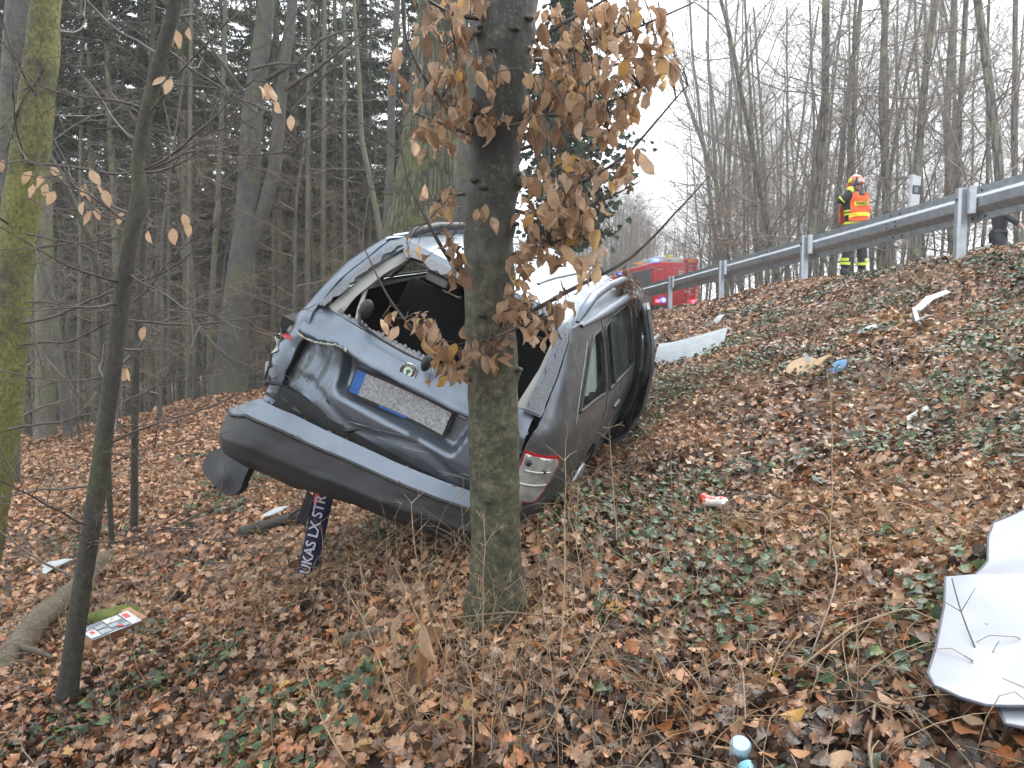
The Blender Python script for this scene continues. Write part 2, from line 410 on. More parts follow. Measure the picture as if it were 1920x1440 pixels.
def axis(lo, hi, n, near, k):
    t = np.linspace(-1, 1, n); s = np.sinh(t * k) / math.sinh(k)
    return near + np.where(s < 0, -s * (lo - near), s * (hi - near))
gx = axis(-420, 420, 340, 0.0, 6.3); gy = axis(-60, 700, 300, 3.0, 6.0)
GX, GY = np.meshgrid(gx, gy)
GZ = terrain(GX.ravel(), GY.ravel())
nx_, ny_ = len(gx), len(gy)
ii = np.arange(ny_ - 1)[:, None] * nx_ + np.arange(nx_ - 1)[None]
gF = np.stack([ii, ii + 1, ii + nx_ + 1, ii + nx_], -1).reshape(-1, 4)
ground = MB().add(np.c_[GX.ravel(), GY.ravel(), GZ], gF).build('ground', m_ground, kind='structure', label='leaf covered forest embankment falling away from the road')

# the road behind the guardrail
m_asphalt = simple('wet_asphalt', (.05, .05, .052), (.07, .07, .07), 30, .45, bump=.4, bscale=200)
m_paint = simple('road_paint', (.72, .72, .70), (.6, .6, .58), 20, .6)
def road_strip(u0, u1, dz, name, mat):
    ys = np.r_[np.linspace(-20, 60, 60), np.linspace(65, 115, 12)]; us = np.linspace(u0, u1, 7)
    U, Yv = np.meshgrid(us, ys); z = 1.145 - .02 * np.abs(U - 10) + dz
    V = np.c_[RX(U, Yv).ravel(), Yv.ravel(), z.ravel()]
    i = np.arange(len(ys) - 1)[:, None] * 7 + np.arange(6)[None]
    return MB().add(V, np.stack([i, i + 1, i + 8, i + 7], -1).reshape(-1, 4)).build(name, mat, kind='structure', label='%s of the road behind the guardrail' % name.replace('_', ' '))
road_strip(7.3, 12.9, .02, 'road', m_asphalt)
road_strip(7.45, 7.6, .026, 'edge_line', m_paint); road_strip(12.6, 12.75, .026, 'edge_line', m_paint)

# ================================================================== BRANCHING
def vnorm(v): return v / (np.linalg.norm(v) + 1e-12)
def grow(out, p, d, length, r, level, P, rng):
    n = max(3, int(P['seg'][level])); step = length / n
    pts = [p]; dirs = [d]
    for i in range(n):
        d = vnorm(d + rng.normal(0, P['wob'][level], 3) + np.array([0, 0, P['up'][level]]))
        p = p + d * step; pts.append(p); dirs.append(d)
    R = np.linspace(r, r * P['taper'][level], len(pts))
    out.append((level, np.array(pts), R))
    if level + 1 >= P['levels']: return
    nc = P['n'][level]; nc = rng.integers(nc[0], nc[1] + 1)
    for k in range(nc):
        t = P['start'][level] + (1 - P['start'][level]) * (k + rng.random()) / nc
        i = min(int(t * n), n - 1); f = t * n - i
        q = pts[i] * (1 - f) + pts[i + 1] * f; dd = dirs[i]
        a = rng.random() * 2 * math.pi
        s = vnorm(np.cross(dd, rng.normal(0, 1, 3)))
        ang = rad(rng.uniform(*P['ang'][level]))
        nd = vnorm(dd * math.cos(ang) + s * math.sin(ang) + np.array([0, 0, P['lift'][level]]))
        ln = length * rng.uniform(*P['ratio'][level]) * (1.05 - P['fall'][level] * t)
        grow(out, q, nd, ln, max(r * (1 - t * (1 - P['taper'][level])) * P['rr'][level], P['rmin']), level + 1, P, rng)
WOODP = dict(levels=4, seg=[12, 7, 5, 3], wob=[.035, .16, .20, .22], up=[.05, .07, .05, .02], taper=[.42, .25, .3, .4], n=[(30, 36), (7, 10), (5, 7)], start=[.10, .15, .12],
             ang=[(45, 85), (30, 65), (30, 60)], ratio=[(.16, .32), (.3, .6), (.3, .6)], fall=[.35, .5, .4], lift=[.12, .05, .05], rr=[.22, .45, .6], rmin=.0045)
def branch_mesh(out, levels, sides, mb=None, k=1.0):
    mb = mb or MB()
    for lv, P, R in out:
        if lv in levels: tube(mb, P, R * k, sides[lv])
    return mb
def make_trunk_crown(seed, P, h, r, mats, lean=0.03, sides=(9, 5, 3, 3)):
    rng = np.random.default_rng(seed); out = []
    grow(out, np.array([0, 0, -.6]), vnorm(np.array([rng.normal(0, lean), rng.normal(0, lean), 1])), h + .6, r, 0, P, rng)
    tm = branch_mesh(out, (0,), sides).mesh('trunk', mats[0])
    cm = branch_mesh(out, (1, 2, 3), sides).mesh('crown', mats[1])
    return tm, cm
def tree_thing(name, loc, parts, label, cat='tree', group=None, rz=0.0, s=1.0, tilt=(0, 0)):
    t = empty(name, loc, label, cat, group, (tilt[0], tilt[1], rz)); t.scale = (s, s, s)
    for n, me in parts: link(bpy.data.objects.new(n, me), t, kind='stuff' if n == 'dead_branches' else None)
    return t

# ------------------------------------------------------------------ roadside wood (right of the road) and far trees
WV = [make_trunk_crown(100 + i, WOODP, [17, 19, 16, 20, 18, 17][i], [.095, .13, .085, .14, .10, .08][i], (m_bark_wood, m_bark_fine)) for i in range(6)]
wood_spots = [(1418,31.5,0),(1500,24,3),(1560,30,1),(1640,27,2),(1675,22.5,3),(1712,20.5,1),(1790,21,0),(1868,19,3),(1905,24,4),(1345,42,4),(1385,37,5),(1462,36,2),(1530,38,0),(1600,34,4),(1740,31,2),(1830,28,5)]
rng = np.random.default_rng(11)
wl = ['slim bare tree beyond the guardrail, nearest the fire engine','bare tree with a stout trunk left of the firefighter','bare tree directly behind the firefighter','slender bare tree right of the firefighter','green tinged trunk left of the white marker post','big bare tree behind the white marker post','bare tree between marker post and guardrail post','thick bare trunk above the officer behind the guardrail','bare tree at the far right edge of the wood']
for i, (px, Y, k) in enumerate(wood_spots):
    x = ray(px, 640)[0] * Y
    wh = 'left of the firefighter' if px < 1575 else 'between firefighter and marker post' if px < 1715 else 'right of the marker post'
    lab, grp = (wl[i], None) if i < len(wl) else ('bare grey tree further back in the roadside wood, ' + wh, 'further trees of the roadside wood ' + wh)
    tree_thing('bare_tree', (x, Y, tz(x, Y)), (('trunk', WV[k][0]), ('crown', WV[k][1])), lab, group=grp or 'front trees of the roadside wood', rz=rng.random() * 6.28, s=rng.uniform(.9, 1.1), tilt=(rng.normal(0, .02), rng.normal(0, .03)))
n = 0; placed = [(ray(px, 640)[0] * Y, Y) for px, Y, k in wood_spots]
while n < 72:
    Y = rng.uniform(22, 75); u = 15 + abs(rng.normal(0, 12)); x = RX(u, Y)
    px = 960 + FPX * x / Y
    if px < 1285 + (Y < 60) * 20 or px > 2080 or min((a - x) ** 2 + (b - Y) ** 2 for a, b in placed) < 2.2: continue
    placed.append((x, Y)); n += 1; k = int(rng.integers(6))
    tree_thing('bare_tree', (x, Y, tz(x, Y)), (('trunk', WV[k][0]), ('crown', WV[k][1])), ('bare grey tree further back in the roadside wood, ' + (wh := 'left of the firefighter' if px < 1575 else 'between firefighter and marker post' if px < 1715 else 'right of the marker post')), group='further trees of the roadside wood ' + wh, rz=rng.random() * 6.28, s=rng.uniform(.85, 1.15), tilt=(rng.normal(0, .02), rng.normal(0, .02)))
# trees of the wood edge whose limbs reach out over the road
EDGEP = dict(WOODP, n=[(30, 36), (9, 12), (6, 8)], start=[.12, .12, .1], ang=[(50, 88), (30, 60), (25, 55)], ratio=[(.30, .52), (.3, .55), (.3, .55)], wob=[.05, .16, .2, .2], up=[.04, .10, .07, .04], rmin=.004, rr=[.30, .45, .6])
EV = [make_trunk_crown(150 + i, EDGEP, [13, 11.5][i], [.13, .105][i], (m_bark_wood, m_bark_fine), .07) for i in range(2)]
el = ['wide limbed bare tree of the wood edge leaning over the road by the fire engine', 'wide limbed bare tree left of the firefighter with long arching limbs', 'low spreading bare tree just behind the second visible guardrail post', 'smaller spreading bare tree at the far left end of the wood']
for i, (px, Y, k, s_) in enumerate([(1395, 33, 0, 1.1), (1470, 27.5, 0, 1.0), (1530, 25, 1, 1.0), (1345, 43, 1, 1.25)]):
    x = ray(px, 640)[0] * Y
    tree_thing('spreading_tree', (x, Y, tz(x, Y)), (('trunk', EV[k][0]), ('crown', EV[k][1])), el[i], group='spreading trees at the edge of the roadside wood', rz=1.3 * i, s=s_, tilt=(0, rad(-4)))
# far trees where the road bends away
FARP = dict(WOODP, levels=4, n=[(26, 32), (7, 9), (4, 6)], start=[.08, .15, .1], ratio=[(.25, .42), (.35, .6), (.35, .6)], rmin=.012, up=[.05, .10, .08, .04])
m_far = simple('far_bare_branches', (.15, .122, .105), (.21, .178, .155), .5, .9)
FV = [make_trunk_crown(200 + i, FARP, 15 + i, .16, (m_far, m_far), sides=(6, 4, 3, 3)) for i in range(3)]
for i in range(44):
    Y = rng.uniform(72, 112); px = rng.uniform(1085, 1285); x = (px - 960) / FPX * Y
    top = 640 - (360 + max(0, px - 1120) * .62 + rng.uniform(-10, 40)); hh = top / FPX * Y
    tree_thing('bare_tree', (x, Y, 1.0), (('trunk', FV[i % 3][0]), ('crown', FV[i % 3][1])), 'far hazy brown bare tree beyond the fire engine', group='far bare trees at the bend of the road', rz=rng.random() * 6.28, s=hh / (16 + i % 3))

# ------------------------------------------------------------------ dark spruce wood on the left
def leaf_quads(P, D, W, N, rng, ln, wd, col):
    """flat lance shaped blades at points P along directions D"""
    n = len(P); l = ln * rng.uniform(.7, 1.3, n)[:, None]; w = wd * rng.uniform(.7, 1.3, n)[:, None]
    S = np.cross(D, N); S /= np.linalg.norm(S, axis=1)[:, None] + 1e-9
    V = np.stack([P - S * w * .4, P + S * w * .4, P + D * l * .6 + S * w * .5, P + D * l, P + D * l * .6 - S * w * .5], 1)
    C = np.zeros((n, 5, 4)); C[:, :, 0] = col[:, None]; C[:, :, 3] = 1
    b = np.arange(n)[:, None] * 5
    return V.reshape(-1, 3), np.concatenate([b + np.array([[0, 1, 2, 4]])]), (b + np.array([[4, 2, 3]])), C.reshape(-1, 4)
def spruce(seed, h, r, live):
    rng = np.random.default_rng(seed)
    zt = np.linspace(-1.5, h, 16); lean = rng.normal(0, .008, 2)
    P = np.c_[lean[0] * zt + .03 * np.sin(zt * .6 + seed), lean[1] * zt, zt]
    tm = MB(); tube(tm, P, np.linspace(r, r * .25, 16), 8)
    dead = MB(); nd = MB()
    z = 1.2
    while z < h - .3:
        for k in range(rng.integers(4, 7)):
            a = rng.random() * 6.283; t = z / h; base = np.array([np.interp(z, zt, P[:, 0]), np.interp(z, zt, P[:, 1]), z])
            if z < live:
                if rng.random() < .25: continue
                ln = rng.uniform(.5, 1.7); droop = rng.uniform(-.35, .1)
            else: ln = rng.uniform(1.2, 2.3) * (1.0 - .75 * (z - live) / (h - live)); droop = rng.uniform(-.5, -.1)
            d = np.array([math.cos(a), math.sin(a), droop])
            q = [base + d * ln * s + np.array([0, 0, .25 * ln * s * s]) for s in np.linspace(0, 1, 5)]
            tube(dead, q, np.linspace(.013, .004, 5), 3)
            if z < live:
                for _ in range(rng.integers(3, 7)):
                    s = rng.uniform(.2, .95); o = base + d * ln * s; e = vnorm(d + rng.normal(0, .7, 3)) * rng.uniform(.15, .5)
                    tube(dead, [o, o + e * .5 + [0, 0, -.02], o + e + [0, 0, -.05]], [.005, .004, .002], 3)
            else:
                m = int(62 * ln); s = rng.uniform(.15, 1.05, m)[:, None]
                o = base + d * ln * s + np.array([0, 0, .25]) * ln * s * s
                side = np.array([-math.sin(a), math.cos(a), 0])
                D = d[None] * .7 + side[None] * rng.normal(0, .9, (m, 1)) + np.array([0, 0, -.45]) + rng.normal(0, .25, (m, 3)); D /= np.linalg.norm(D, axis=1)[:, None]
                N = np.array([0, 0, 1.0]) + rng.normal(0, .5, (m, 3))
                V, F4, F3, C = leaf_quads(o, D, None, N, rng, .23, .032, rng.random(m))
                bn = nd.n; nd.add(V, F4, C); nd.f.setdefault(3, []).append((F3 + bn, np.zeros(len(F3), int)))
        z += rng.uniform(.35, .6)
    return tm.mesh('trunk', m_bark_spruce), dead.mesh('dead_branches', m_twigg), nd.mesh('crown', m_needle)
SV = [spruce(300 + i, [19, 20, 18, 21, 17][i], [.12, .14, .10, .16, .09][i], [6.5, 8.0, 7.0, 9.0, 5.5][i]) for i in range(5)]
n = 0; placed = [(-5.6, 15.5), (-8.4, 9), (-8.9, 13.6)]
rng = np.random.default_rng(5)
def add_spruce(x, Y, k, s, lab, grp):
    t = tree_thing('spruce_tree', (x, Y, tz(x, Y)), (('trunk', SV[k][0]), ('dead_branches', SV[k][1]), ('crown', SV[k][2])), lab, group=grp, rz=rng.random() * 6.28, s=s, tilt=(rng.normal(0, .012), rng.normal(0, .015)))
while n < 150:
    Y = 17 + 45 * rng.random() ** 1.15
    px = rng.uniform(-120, 905); x = (px - 960) / FPX * Y
    if uroad(x, Y) > 4.2 or min((a - x) ** 2 + (b - Y) ** 2 for a, b in placed) < (1.1 + .02 * Y) ** 2: continue
    if Y < 21 and px > 430: continue
    placed.append((x, Y)); n += 1
    near = Y < 30
    wh = ('left of the forked beech' if px < 425 else 'between the forked beech and the oak' if px < 745 else 'behind the thick oak')
    add_spruce(x, Y, int(rng.integers(5)), rng.uniform(.85, 1.15), ('thin spruce fronting the dark forest, ' if near else 'distant spruce deep inside, ') + wh, ('front' if near else 'deep') + ' spruces of the dark forest ' + wh)
# the closed wall of forest far behind them
mb = MB(); rng = np.random.default_rng(9)
for i in range(420):
    Y = rng.uniform(64, 100); px = rng.uniform(-160, 960); x = (px - 960) / FPX * Y
    if uroad(x, Y) > 2: continue
    z = tz(x, Y); h = rng.uniform(17, 23)
    tube(mb, [[x, Y, z - 1], [x + rng.normal(0, .2), Y, z + h * .5], [x + rng.normal(0, .3), Y, z + h]], [.16, .12, .05], 4)
    m = 150; zz = z + 4 + (h - 4) * rng.random(m); w = (1 - (zz - z) / h) * 1.6 + .5; a = rng.random(m) * 6.283
    o = np.c_[x + np.cos(a) * w * rng.random(m), Y + np.sin(a) * w * rng.random(m), zz]
    D = np.c_[np.cos(a), np.sin(a), np.full(m, -.8)]; D /= np.linalg.norm(D, axis=1)[:, None]
    V, F4, F3, C = leaf_quads(o, D, None, np.tile([0, 0, 1.0], (m, 1)) + rng.normal(0, .4, (m, 3)), rng, 1.3, .55, rng.random(m))
    bn = mb.n; mb.add(V, F4, C, 1); mb.f.setdefault(3, []).append((F3 + bn, np.ones(len(F3), int)))
mb.build('far_forest', [m_bark_spruce, m_needle], kind='stuff', label='closed dark mass of spruces far behind the left wood')

m_haze = bpy.data.materials.new('thin_winter_haze'); m_haze.use_nodes = True
nt = m_haze.node_tree; nt.nodes.clear(); o_ = nt.nodes.new('ShaderNodeOutputMaterial'); v_ = nt.nodes.new('ShaderNodeVolumePrincipled')
v_.inputs['Color'].default_value = (.92, .95, .97, 1); v_.inputs['Density'].default_value = .0015; v_.inputs['Anisotropy'].default_value = .2
nt.links.new(v_.outputs[0], o_.inputs['Volume'])
mb = MB(); box(mb, (-424, -64, float(GZ.min()) - 1), (424, 706, 27)); mb.build('haze', m_haze, kind='stuff', smooth=False)

# ================================================================== ROADSIDE
m_galv = simple('galvanised_steel', (.30, .33, .36), (.42, .45, .48), 14, .42, .65, bump=.15, bscale=60)
m_galv2 = simple('galvanised_post', (.36, .39, .43), (.46, .49, .53), 10, .42, .55, bump=.1)
m_bolt = simple('dark_bolt', (.06, .06, .065), (.09, .09, .09), 30, .5, .4)
RU = 6.25
gr = empty('guardrail', (RX(RU, 12), 12, 1.1), 'galvanised steel guardrail on posts along the top of the embankment', 'guardrail')
def GP(v, d, z):            # v metres along the road, d metres towards the slope, z height above the road edge
    dirx, diry = -0.0825, 0.9966
    return np.array([RX(RU, 8.7) + (v - 8.7) * dirx - d * diry * 1.0, 8.7 + (v - 8.7) * diry - d * .0825 + 0, 1.09 + z])
inv = np.array([RX(RU, 12), 12, 1.1])
prof = [(-.02, .755), (0, .75), (0.004, .665), (.012, .655), (.075, .615), (.083, .60), (.083, .50), (.075, .485), (.012, .435), (.0, .42), (.0, .35), (-.02, .345)]
for seg_, (v0, v1) in enumerate([(-3.5, .6), (.6, 4.6), (4.6, 8.55), (8.55, 10.1), (10.1, 14.1), (14.1, 18.1), (18.1, 22.1), (22.1, 26.1), (26.1, 30.1), (30.1, 34.1), (34.1, 46)]):
    mb = MB(); off = .0035 * (seg_ % 2)
    vsx = np.linspace(v0 - .12, v1 + .12, 8); V = np.array([[GP(v, d + off, z) - inv for d, z in prof] for v in vsx])
    k = len(prof); i = np.arange(7)[:, None] * k + np.arange(k - 1)[None]
    mb.add(V.reshape(-1, 3), np.stack([i, i + 1, i + k + 1, i + k], -1).reshape(-1, 4))
    r_ = mb.build('rail', m_galv, gr, smooth=False); thick(r_, .004, 0)
    if v0 > 3:
        for dv in (-.10, .10):
            for d, z in ((.086, .58), (.086, .52), (.006, .70), (.006, .385)):
                c = GP(v0 + dv + (z - .55) * .2, d, z) - inv
                bm_ = MB(); tube(bm_, [c + [.0, 0, 0], c + [-.014, 0, 0]], [.016, .013], 6, caps=True); bm_.build('bolt', m_bolt, gr)
for i in range(-2, 8):
    v = 8.62 + 3.81 * i
    z0 = -.35
    mb = MB()
    prof2 = [(-.05, .02), (-.05, .10), (-.03, .125), (.03, .125), (.05, .10), (.05, .02)]   # open channel: along the road, towards the slope
    V = np.array([[GP(v + a, d + .095, z) - inv for a, d in prof2] for z in (z0, .74)])
    mb.add(V.reshape(-1, 3), [[j, j + 1, j + 7, j + 6] for j in range(5)])
    p_ = mb.build('post', m_galv2, gr, smooth=False); thick(p_, .006, 0)
    mb = MB(); th = np.linspace(-.2, math.pi * .95, 9)
    pr = [(-.13 + .055 * math.cos(t), .09 + .07 * math.sin(t)) for t in th]
    V = np.array([[GP(v + a - .0, d + .01, z) - inv for a, d in pr] for z in (.42, .74)])
    mb.add(V.reshape(-1, 3), [[j, j + 1, j + 10, j + 9] for j in range(8)])
    s_ = mb.build('spacer', m_galv2, gr); thick(s_, .005, 0)
    mb = MB(); c = GP(v - .03, .235, .60) - inv; tube(mb, [c, c + [-.016, 0, 0]], [.018, .015], 6, caps=True); mb.build('bolt', m_bolt, gr)
# white marker post on the rail
m_white = simple('white_plastic', (.52, .54, .56), (.46, .48, .50), 6, .4)
m_blackp = simple('black_band', (.03, .03, .035), (.045, .045, .05), 20, .5)
m_refl = simple('grey_reflector', (.14, .15, .18), (.19, .20, .23), 60, .3)
dp = at(1714, 371, 10.0)
dm = empty('marker_post', (dp[0], dp[1], dp[2]), 'white roadside marker post with black band bolted on the guardrail', 'marker post', rot=(0, rad(2.2), rad(9)))
mb = MB(); box(mb, (-.068, -.03, -.31), (.068, .03, .27), bev=.012); 
V = np.array([(-.068, -.03, .262), (.068, -.03, .262), (.068, .03, .262), (-.068, .03, .262), (-.068, -.03, .315), (.068, -.03, .285), (.068, .03, .285), (-.068, .03, .315)])
mb.add(V, [[4, 5, 6, 7], [0, 1, 5, 4], [1, 2, 6, 5], [2, 3, 7, 6], [3, 0, 4, 7]]); mb.build('body', m_white, dm, smooth=False)
mb = MB(); box(mb, (-.058, -.034, .045), (.0705, .0, .165)); mb.build('black_band', m_blackp, dm, smooth=False)
mb = MB(); box(mb, (-.035, -.039, .066), (.028, -.033, .145)); mb.build('reflector', m_refl, dm, smooth=False)
mb = MB(); box(mb, (.06, -.024, -.27), (.135, -.016, -.17)); mb.build('bracket', m_galv2, dm, smooth=False)

# ------------------------------------------------------------------ people
def skin_chain(name, verts, edges, mat, parent, sub=2, root=0, **kw):
    """one continuous surface grown over a skeleton: verts = (x, y, z, rx, ry)"""
    bm = bmesh.new(); ly = bm.verts.layers.skin.verify(); bv = []
    for i, w in enumerate(verts):
        v = bm.verts.new(w[:3]); v[ly].radius = (w[3], w[4] if len(w) > 4 else w[3]); v[ly].use_root = (i == root); bv.append(v)
    for a, b_ in edges: bm.edges.new((bv[a], bv[b_]))
    me = bpy.data.meshes.new(name); bm.to_mesh(me); bm.free(); me.materials.append(mat)
    o = link(bpy.data.objects.new(name, me), parent, **kw)
    m = o.modifiers.new('skin', 'SKIN'); m.use_smooth_shade = True
    s = o.modifiers.new('sub', 'SUBSURF'); s.levels = sub; s.render_levels = sub
    return o
def band(mb, p0, p1, r0, r1=None, sq=1.0, sides=16):
    p0 = np.array(p0, float); p1 = np.array(p1, float); r1 = r1 or r0
    V, F = tube_vf([p0, p0 * .67 + p1 * .33, p0 * .33 + p1 * .67, p1], [r0, r0, r1, r1], sides); mb.add(V, F)
def ellipsoid(mb, c, r, nu=20, nv=12, v0=-math.pi / 2, v1=math.pi / 2, fn=None, mat=0):
    u = np.arange(nu) * 2 * math.pi / nu; v = np.linspace(v0, v1, nv)
    P = np.array([[(c[0] + r[0] * math.cos(b) * math.cos(a), c[1] + r[1] * math.cos(b) * math.sin(a), c[2] + r[2] * math.sin(b)) for a in u] for b in v])
    i = np.arange(nv - 1)[:, None] * nu; j = np.arange(nu)[None]; j2 = (j + 1) % nu
    V = P.reshape(-1, 3)
    if fn is not None: V = np.array([fn(*p) for p in V])
    mb.add(V, np.stack([i + j, i + j2, i + nu + j2, i + nu + j], -1).reshape(-1, 4), mat=mat)
m_skin = simple('skin', (.48, .29, .22), (.42, .25, .19), 20, .5)
m_navy = simple('dark_turnout_fabric', (.022, .024, .034), (.035, .037, .048), 14, .75, bump=.3, bscale=40, dist=.01)
m_black = simple('black_uniform_fabric', (.016, .017, .024), (.03, .031, .04), 12, .7, bump=.3, bscale=30, dist=.01)
m_orange = simple('orange_vest_fabric', (.85, .13, .02), (.72, .10, .015), 5, .6, bump=.4, bscale=12, dist=.02)
m_lime = simple('lime_reflective_band', (.72, .85, .08), (.62, .76, .06), 20, .45)
m_yellow = simple('yellow_reflective_band', (.85, .72, .03), (.75, .62, .02), 20, .45)
m_helm = simple('orange_helmet', (.75, .14, .035), (.68, .11, .03), 10, .25, coat=.6)
m_visor = simple('clear_visor', (.45, .35, .36), (.6, .5, .5), 9, .1, .2)
m_glass_d = simple('dark_lens', (.02, .02, .025), (.03, .03, .03), 5, .15)
m_boot = simple('black_leather', (.012, .012, .013), (.02, .02, .02), 20, .45)
m_letter = simple('dark_letter', (.02, .03, .02), (.02, .03, .02), 5, .6)
def person(name, loc, rz, s, label): 
    e = empty(name, loc, label, 'person', None, (0, 0, rz)); e.scale = (s, s, s); return e
# firefighter: faces -y (the camera), his right arm (at -x) raised to the helmet, the other hangs behind the vest
fx, fy = RX(7.75, 13.1), 13.1
fx = ray(1597, 600)[0] * 13.1
ff = person('person', (fx, fy, 1.165), rad(12), 1.0, 'firefighter in orange vest and red helmet raising a hand behind the guardrail')
#        0 pelvis  1 waist  2 chest 3 neck base 4 neck 5 head low 6 head mid 7 head top
sk = [(0, 0, .95, .10, .08), (0, 0, 1.12, .11, .09), (0, 0, 1.34, .14, .10), (0, .0, 1.50, .085, .075), (0, -.01, 1.56, .058, .06), (0, -.025, 1.625, .07, .085), (0, -.02, 1.70, .078, .095), (0, -.01, 1.775, .06, .075)]
ed = [(0, 1), (1, 2), (2, 3), (3, 4), (4, 5), (5, 6), (6, 7)]
def add_chain(pts, start):
    i0 = start
    for p in pts: sk.append(p); ed.append((i0, len(sk) - 1)); i0 = len(sk) - 1
    return i0
add_chain([(-.10, 0, .86, .07), (-.145, -.02, .50, .065), (-.165, .02, .13, .05), (-.17, -.10, .05, .045, .035), (-.175, -.17, .035, .035, .025)], 0)
add_chain([(.10, 0, .86, .07), (.155, -.02, .50, .065), (.18, .02, .13, .05), (.20, -.10, .05, .045, .035), (.21, -.17, .035, .035, .025)], 0)
add_chain([(-.20, 0, 1.45, .068), (-.36, -.06, 1.36, .052), (-.30, -.12, 1.42, .05), (-.165, -.16, 1.63, .036), (-.14, -.165, 1.68, .036, .022)], 2)
wr = len(sk) - 1
for k, (dx, ln) in enumerate(((-.03, .075), (-.01, .085), (.01, .08), (.03, .065))):
    add_chain([(-.115 + dx * .8, -.165, 1.725, .010), (-.10 + dx, -.155, 1.725 + ln * .6, .009), (-.085 + dx, -.135, 1.725 + ln, .008)], wr)
add_chain([(-.095, -.17, 1.675, .012), (-.065, -.165, 1.695, .010)], wr)
add_chain([(.20, .01, 1.45, .068), (.285, .03, 1.18, .05), (.22, -.06, .98, .036), (.20, -.09, .92, .034, .022)], 2)
wl_ = len(sk) - 1
for k, dx in enumerate((-.025, -.008, .009, .026)):
    add_chain([(.20 + dx, -.105, .87, .010), (.195 + dx, -.11, .83, .009), (.19 + dx, -.10, .80, .008)], wl_)
add_chain([(.17, -.11, .90, .012), (.155, -.125, .875, .010)], wl_)
skin_chain('body', sk, ed, m_skin, ff)
# turnout jacket, trousers, gloves follow the body
J = [(0, 0, .93, .165, .135), (0, 0, 1.12, .17, .135), (0, 0, 1.34, .19, .14), (0, 0, 1.51, .09, .085), (-.21, 0, 1.455, .085), (-.37, -.06, 1.355, .066), (-.31, -.12, 1.42, .06), (-.195, -.155, 1.585, .048), (.21, .01, 1.455, .085), (.295, .03, 1.18, .066), (.23, -.05, 1.0, .05)]
skin_chain('jacket', J, [(0, 1), (1, 2), (2, 3), (2, 4), (4, 5), (5, 6), (6, 7), (2, 8), (8, 9), (9, 10)], m_navy, ff)
T = [(0, 0, .94, .155, .13), (-.105, 0, .82, .115), (-.15, -.02, .50, .09), (-.17, .01, .15, .082), (.105, 0, .82, .115), (.16, -.02, .50, .09), (.185, .01, .15, .082)]
skin_chain('trousers', T, [(0, 1), (1, 2), (2, 3), (0, 4), (4, 5), (5, 6)], m_navy, ff)
for sx in (-.17, .188):
    skin_chain('boot', [(sx, .02, .22, .088), (sx, .02, .07, .088), (sx * 1.03, -.10, .055, .075, .062), (sx * 1.06, -.22, .05, .062, .05)], [(0, 1), (1, 2), (2, 3)], m_boot, ff)
    mb = MB()
    for z in (.24, .31): band(mb, (sx, .008, z), (sx * .99, .004, z + .05), .092, .093)
    mb.build('leg_band', m_lime, ff)
mb = MB(); band(mb, (-.235, -.144, 1.53), (-.20, -.154, 1.585), .062, .056); band(mb, (-.345, -.085, 1.385), (-.332, -.1, 1.40), .072); mb.build('cuff_band', m_lime, ff)
mb = MB()
for z in (1.13, 1.19):
    V, F = tube_vf([(0, 0, z), (0, 0, z + .035)], [1, 1], 24); V[:, 0] *= .196; V[:, 1] *= .158; mb.add(V, F)
V, F = tube_vf([(0, 0, .97), (0, 0, 1.01)], [1, 1], 24); V[:, 0] *= .19; V[:, 1] *= .155; mb.add(V, F)
mb.build('jacket_band', m_lime, ff)
skin_chain('glove', [(-.185, -.158, 1.60, .046), (-.14, -.166, 1.68, .044, .03), (-.115, -.165, 1.735, .036, .022), (-.095, -.145, 1.80, .03, .018), (-.09, -.17, 1.69, .02)], [(0, 1), (1, 2), (2, 3), (1, 4)], m_boot, ff)
# the vest: front and back panel joined over the shoulders, open at the sides
def vest_fn(u, v):          # u across (-1..1), v height
    w = .215 + .03 * (1.45 - v); x = u * w
    y = -.165 - .03 * math.cos(u * 1.3) * (1 - (v - 1.2) ** 2) - .018 * math.sin(v * 24 + u * 3) * abs(u) + .10 * max(0, abs(u) - .55) + .11 * max(0, v - 1.40)
    return (x, y, v - .02 * u * u)
vo_ = [(-.95, 1.04), (-.5, 1.0), (.2, 1.02), (.95, 1.06), (1.0, 1.20), (.88, 1.40), (.80, 1.50), (.42, 1.535), (.25, 1.46), (-.25, 1.46), (-.42, 1.535), (-.80, 1.50), (-.9, 1.36)]
vf = sheet('vest', m_orange, ff, vo_, .05, vest_fn, t=.012)
vb = sheet('vest_back', m_orange, ff, vo_, .06, lambda u, v: (vest_fn(u, v)[0], -vest_fn(u, v)[1], v), t=.012)
sheet('vest_band', m_yellow, vf, [(-.97, 1.085), (.98, 1.105), (.99, 1.175), (-.97, 1.155)], .04, lambda u, v: (vest_fn(u, v)[0] * 1.004, vest_fn(u, v)[1] - .010, v - .02 * u * u))
sheet('name_panel', m_yellow, vf, [(-.68, 1.275), (.52, 1.285), (.52, 1.36), (-.68, 1.35)], .04, lambda u, v: (vest_fn(u, v)[0], vest_fn(u, v)[1] - .014, v))
text('lettering', 'HASI\u010cI', .078, m_letter, vf, Matrix.Translation((-.02, -.216, 1.318)) @ Matrix.Rotation(rad(90), 4, 'X'))
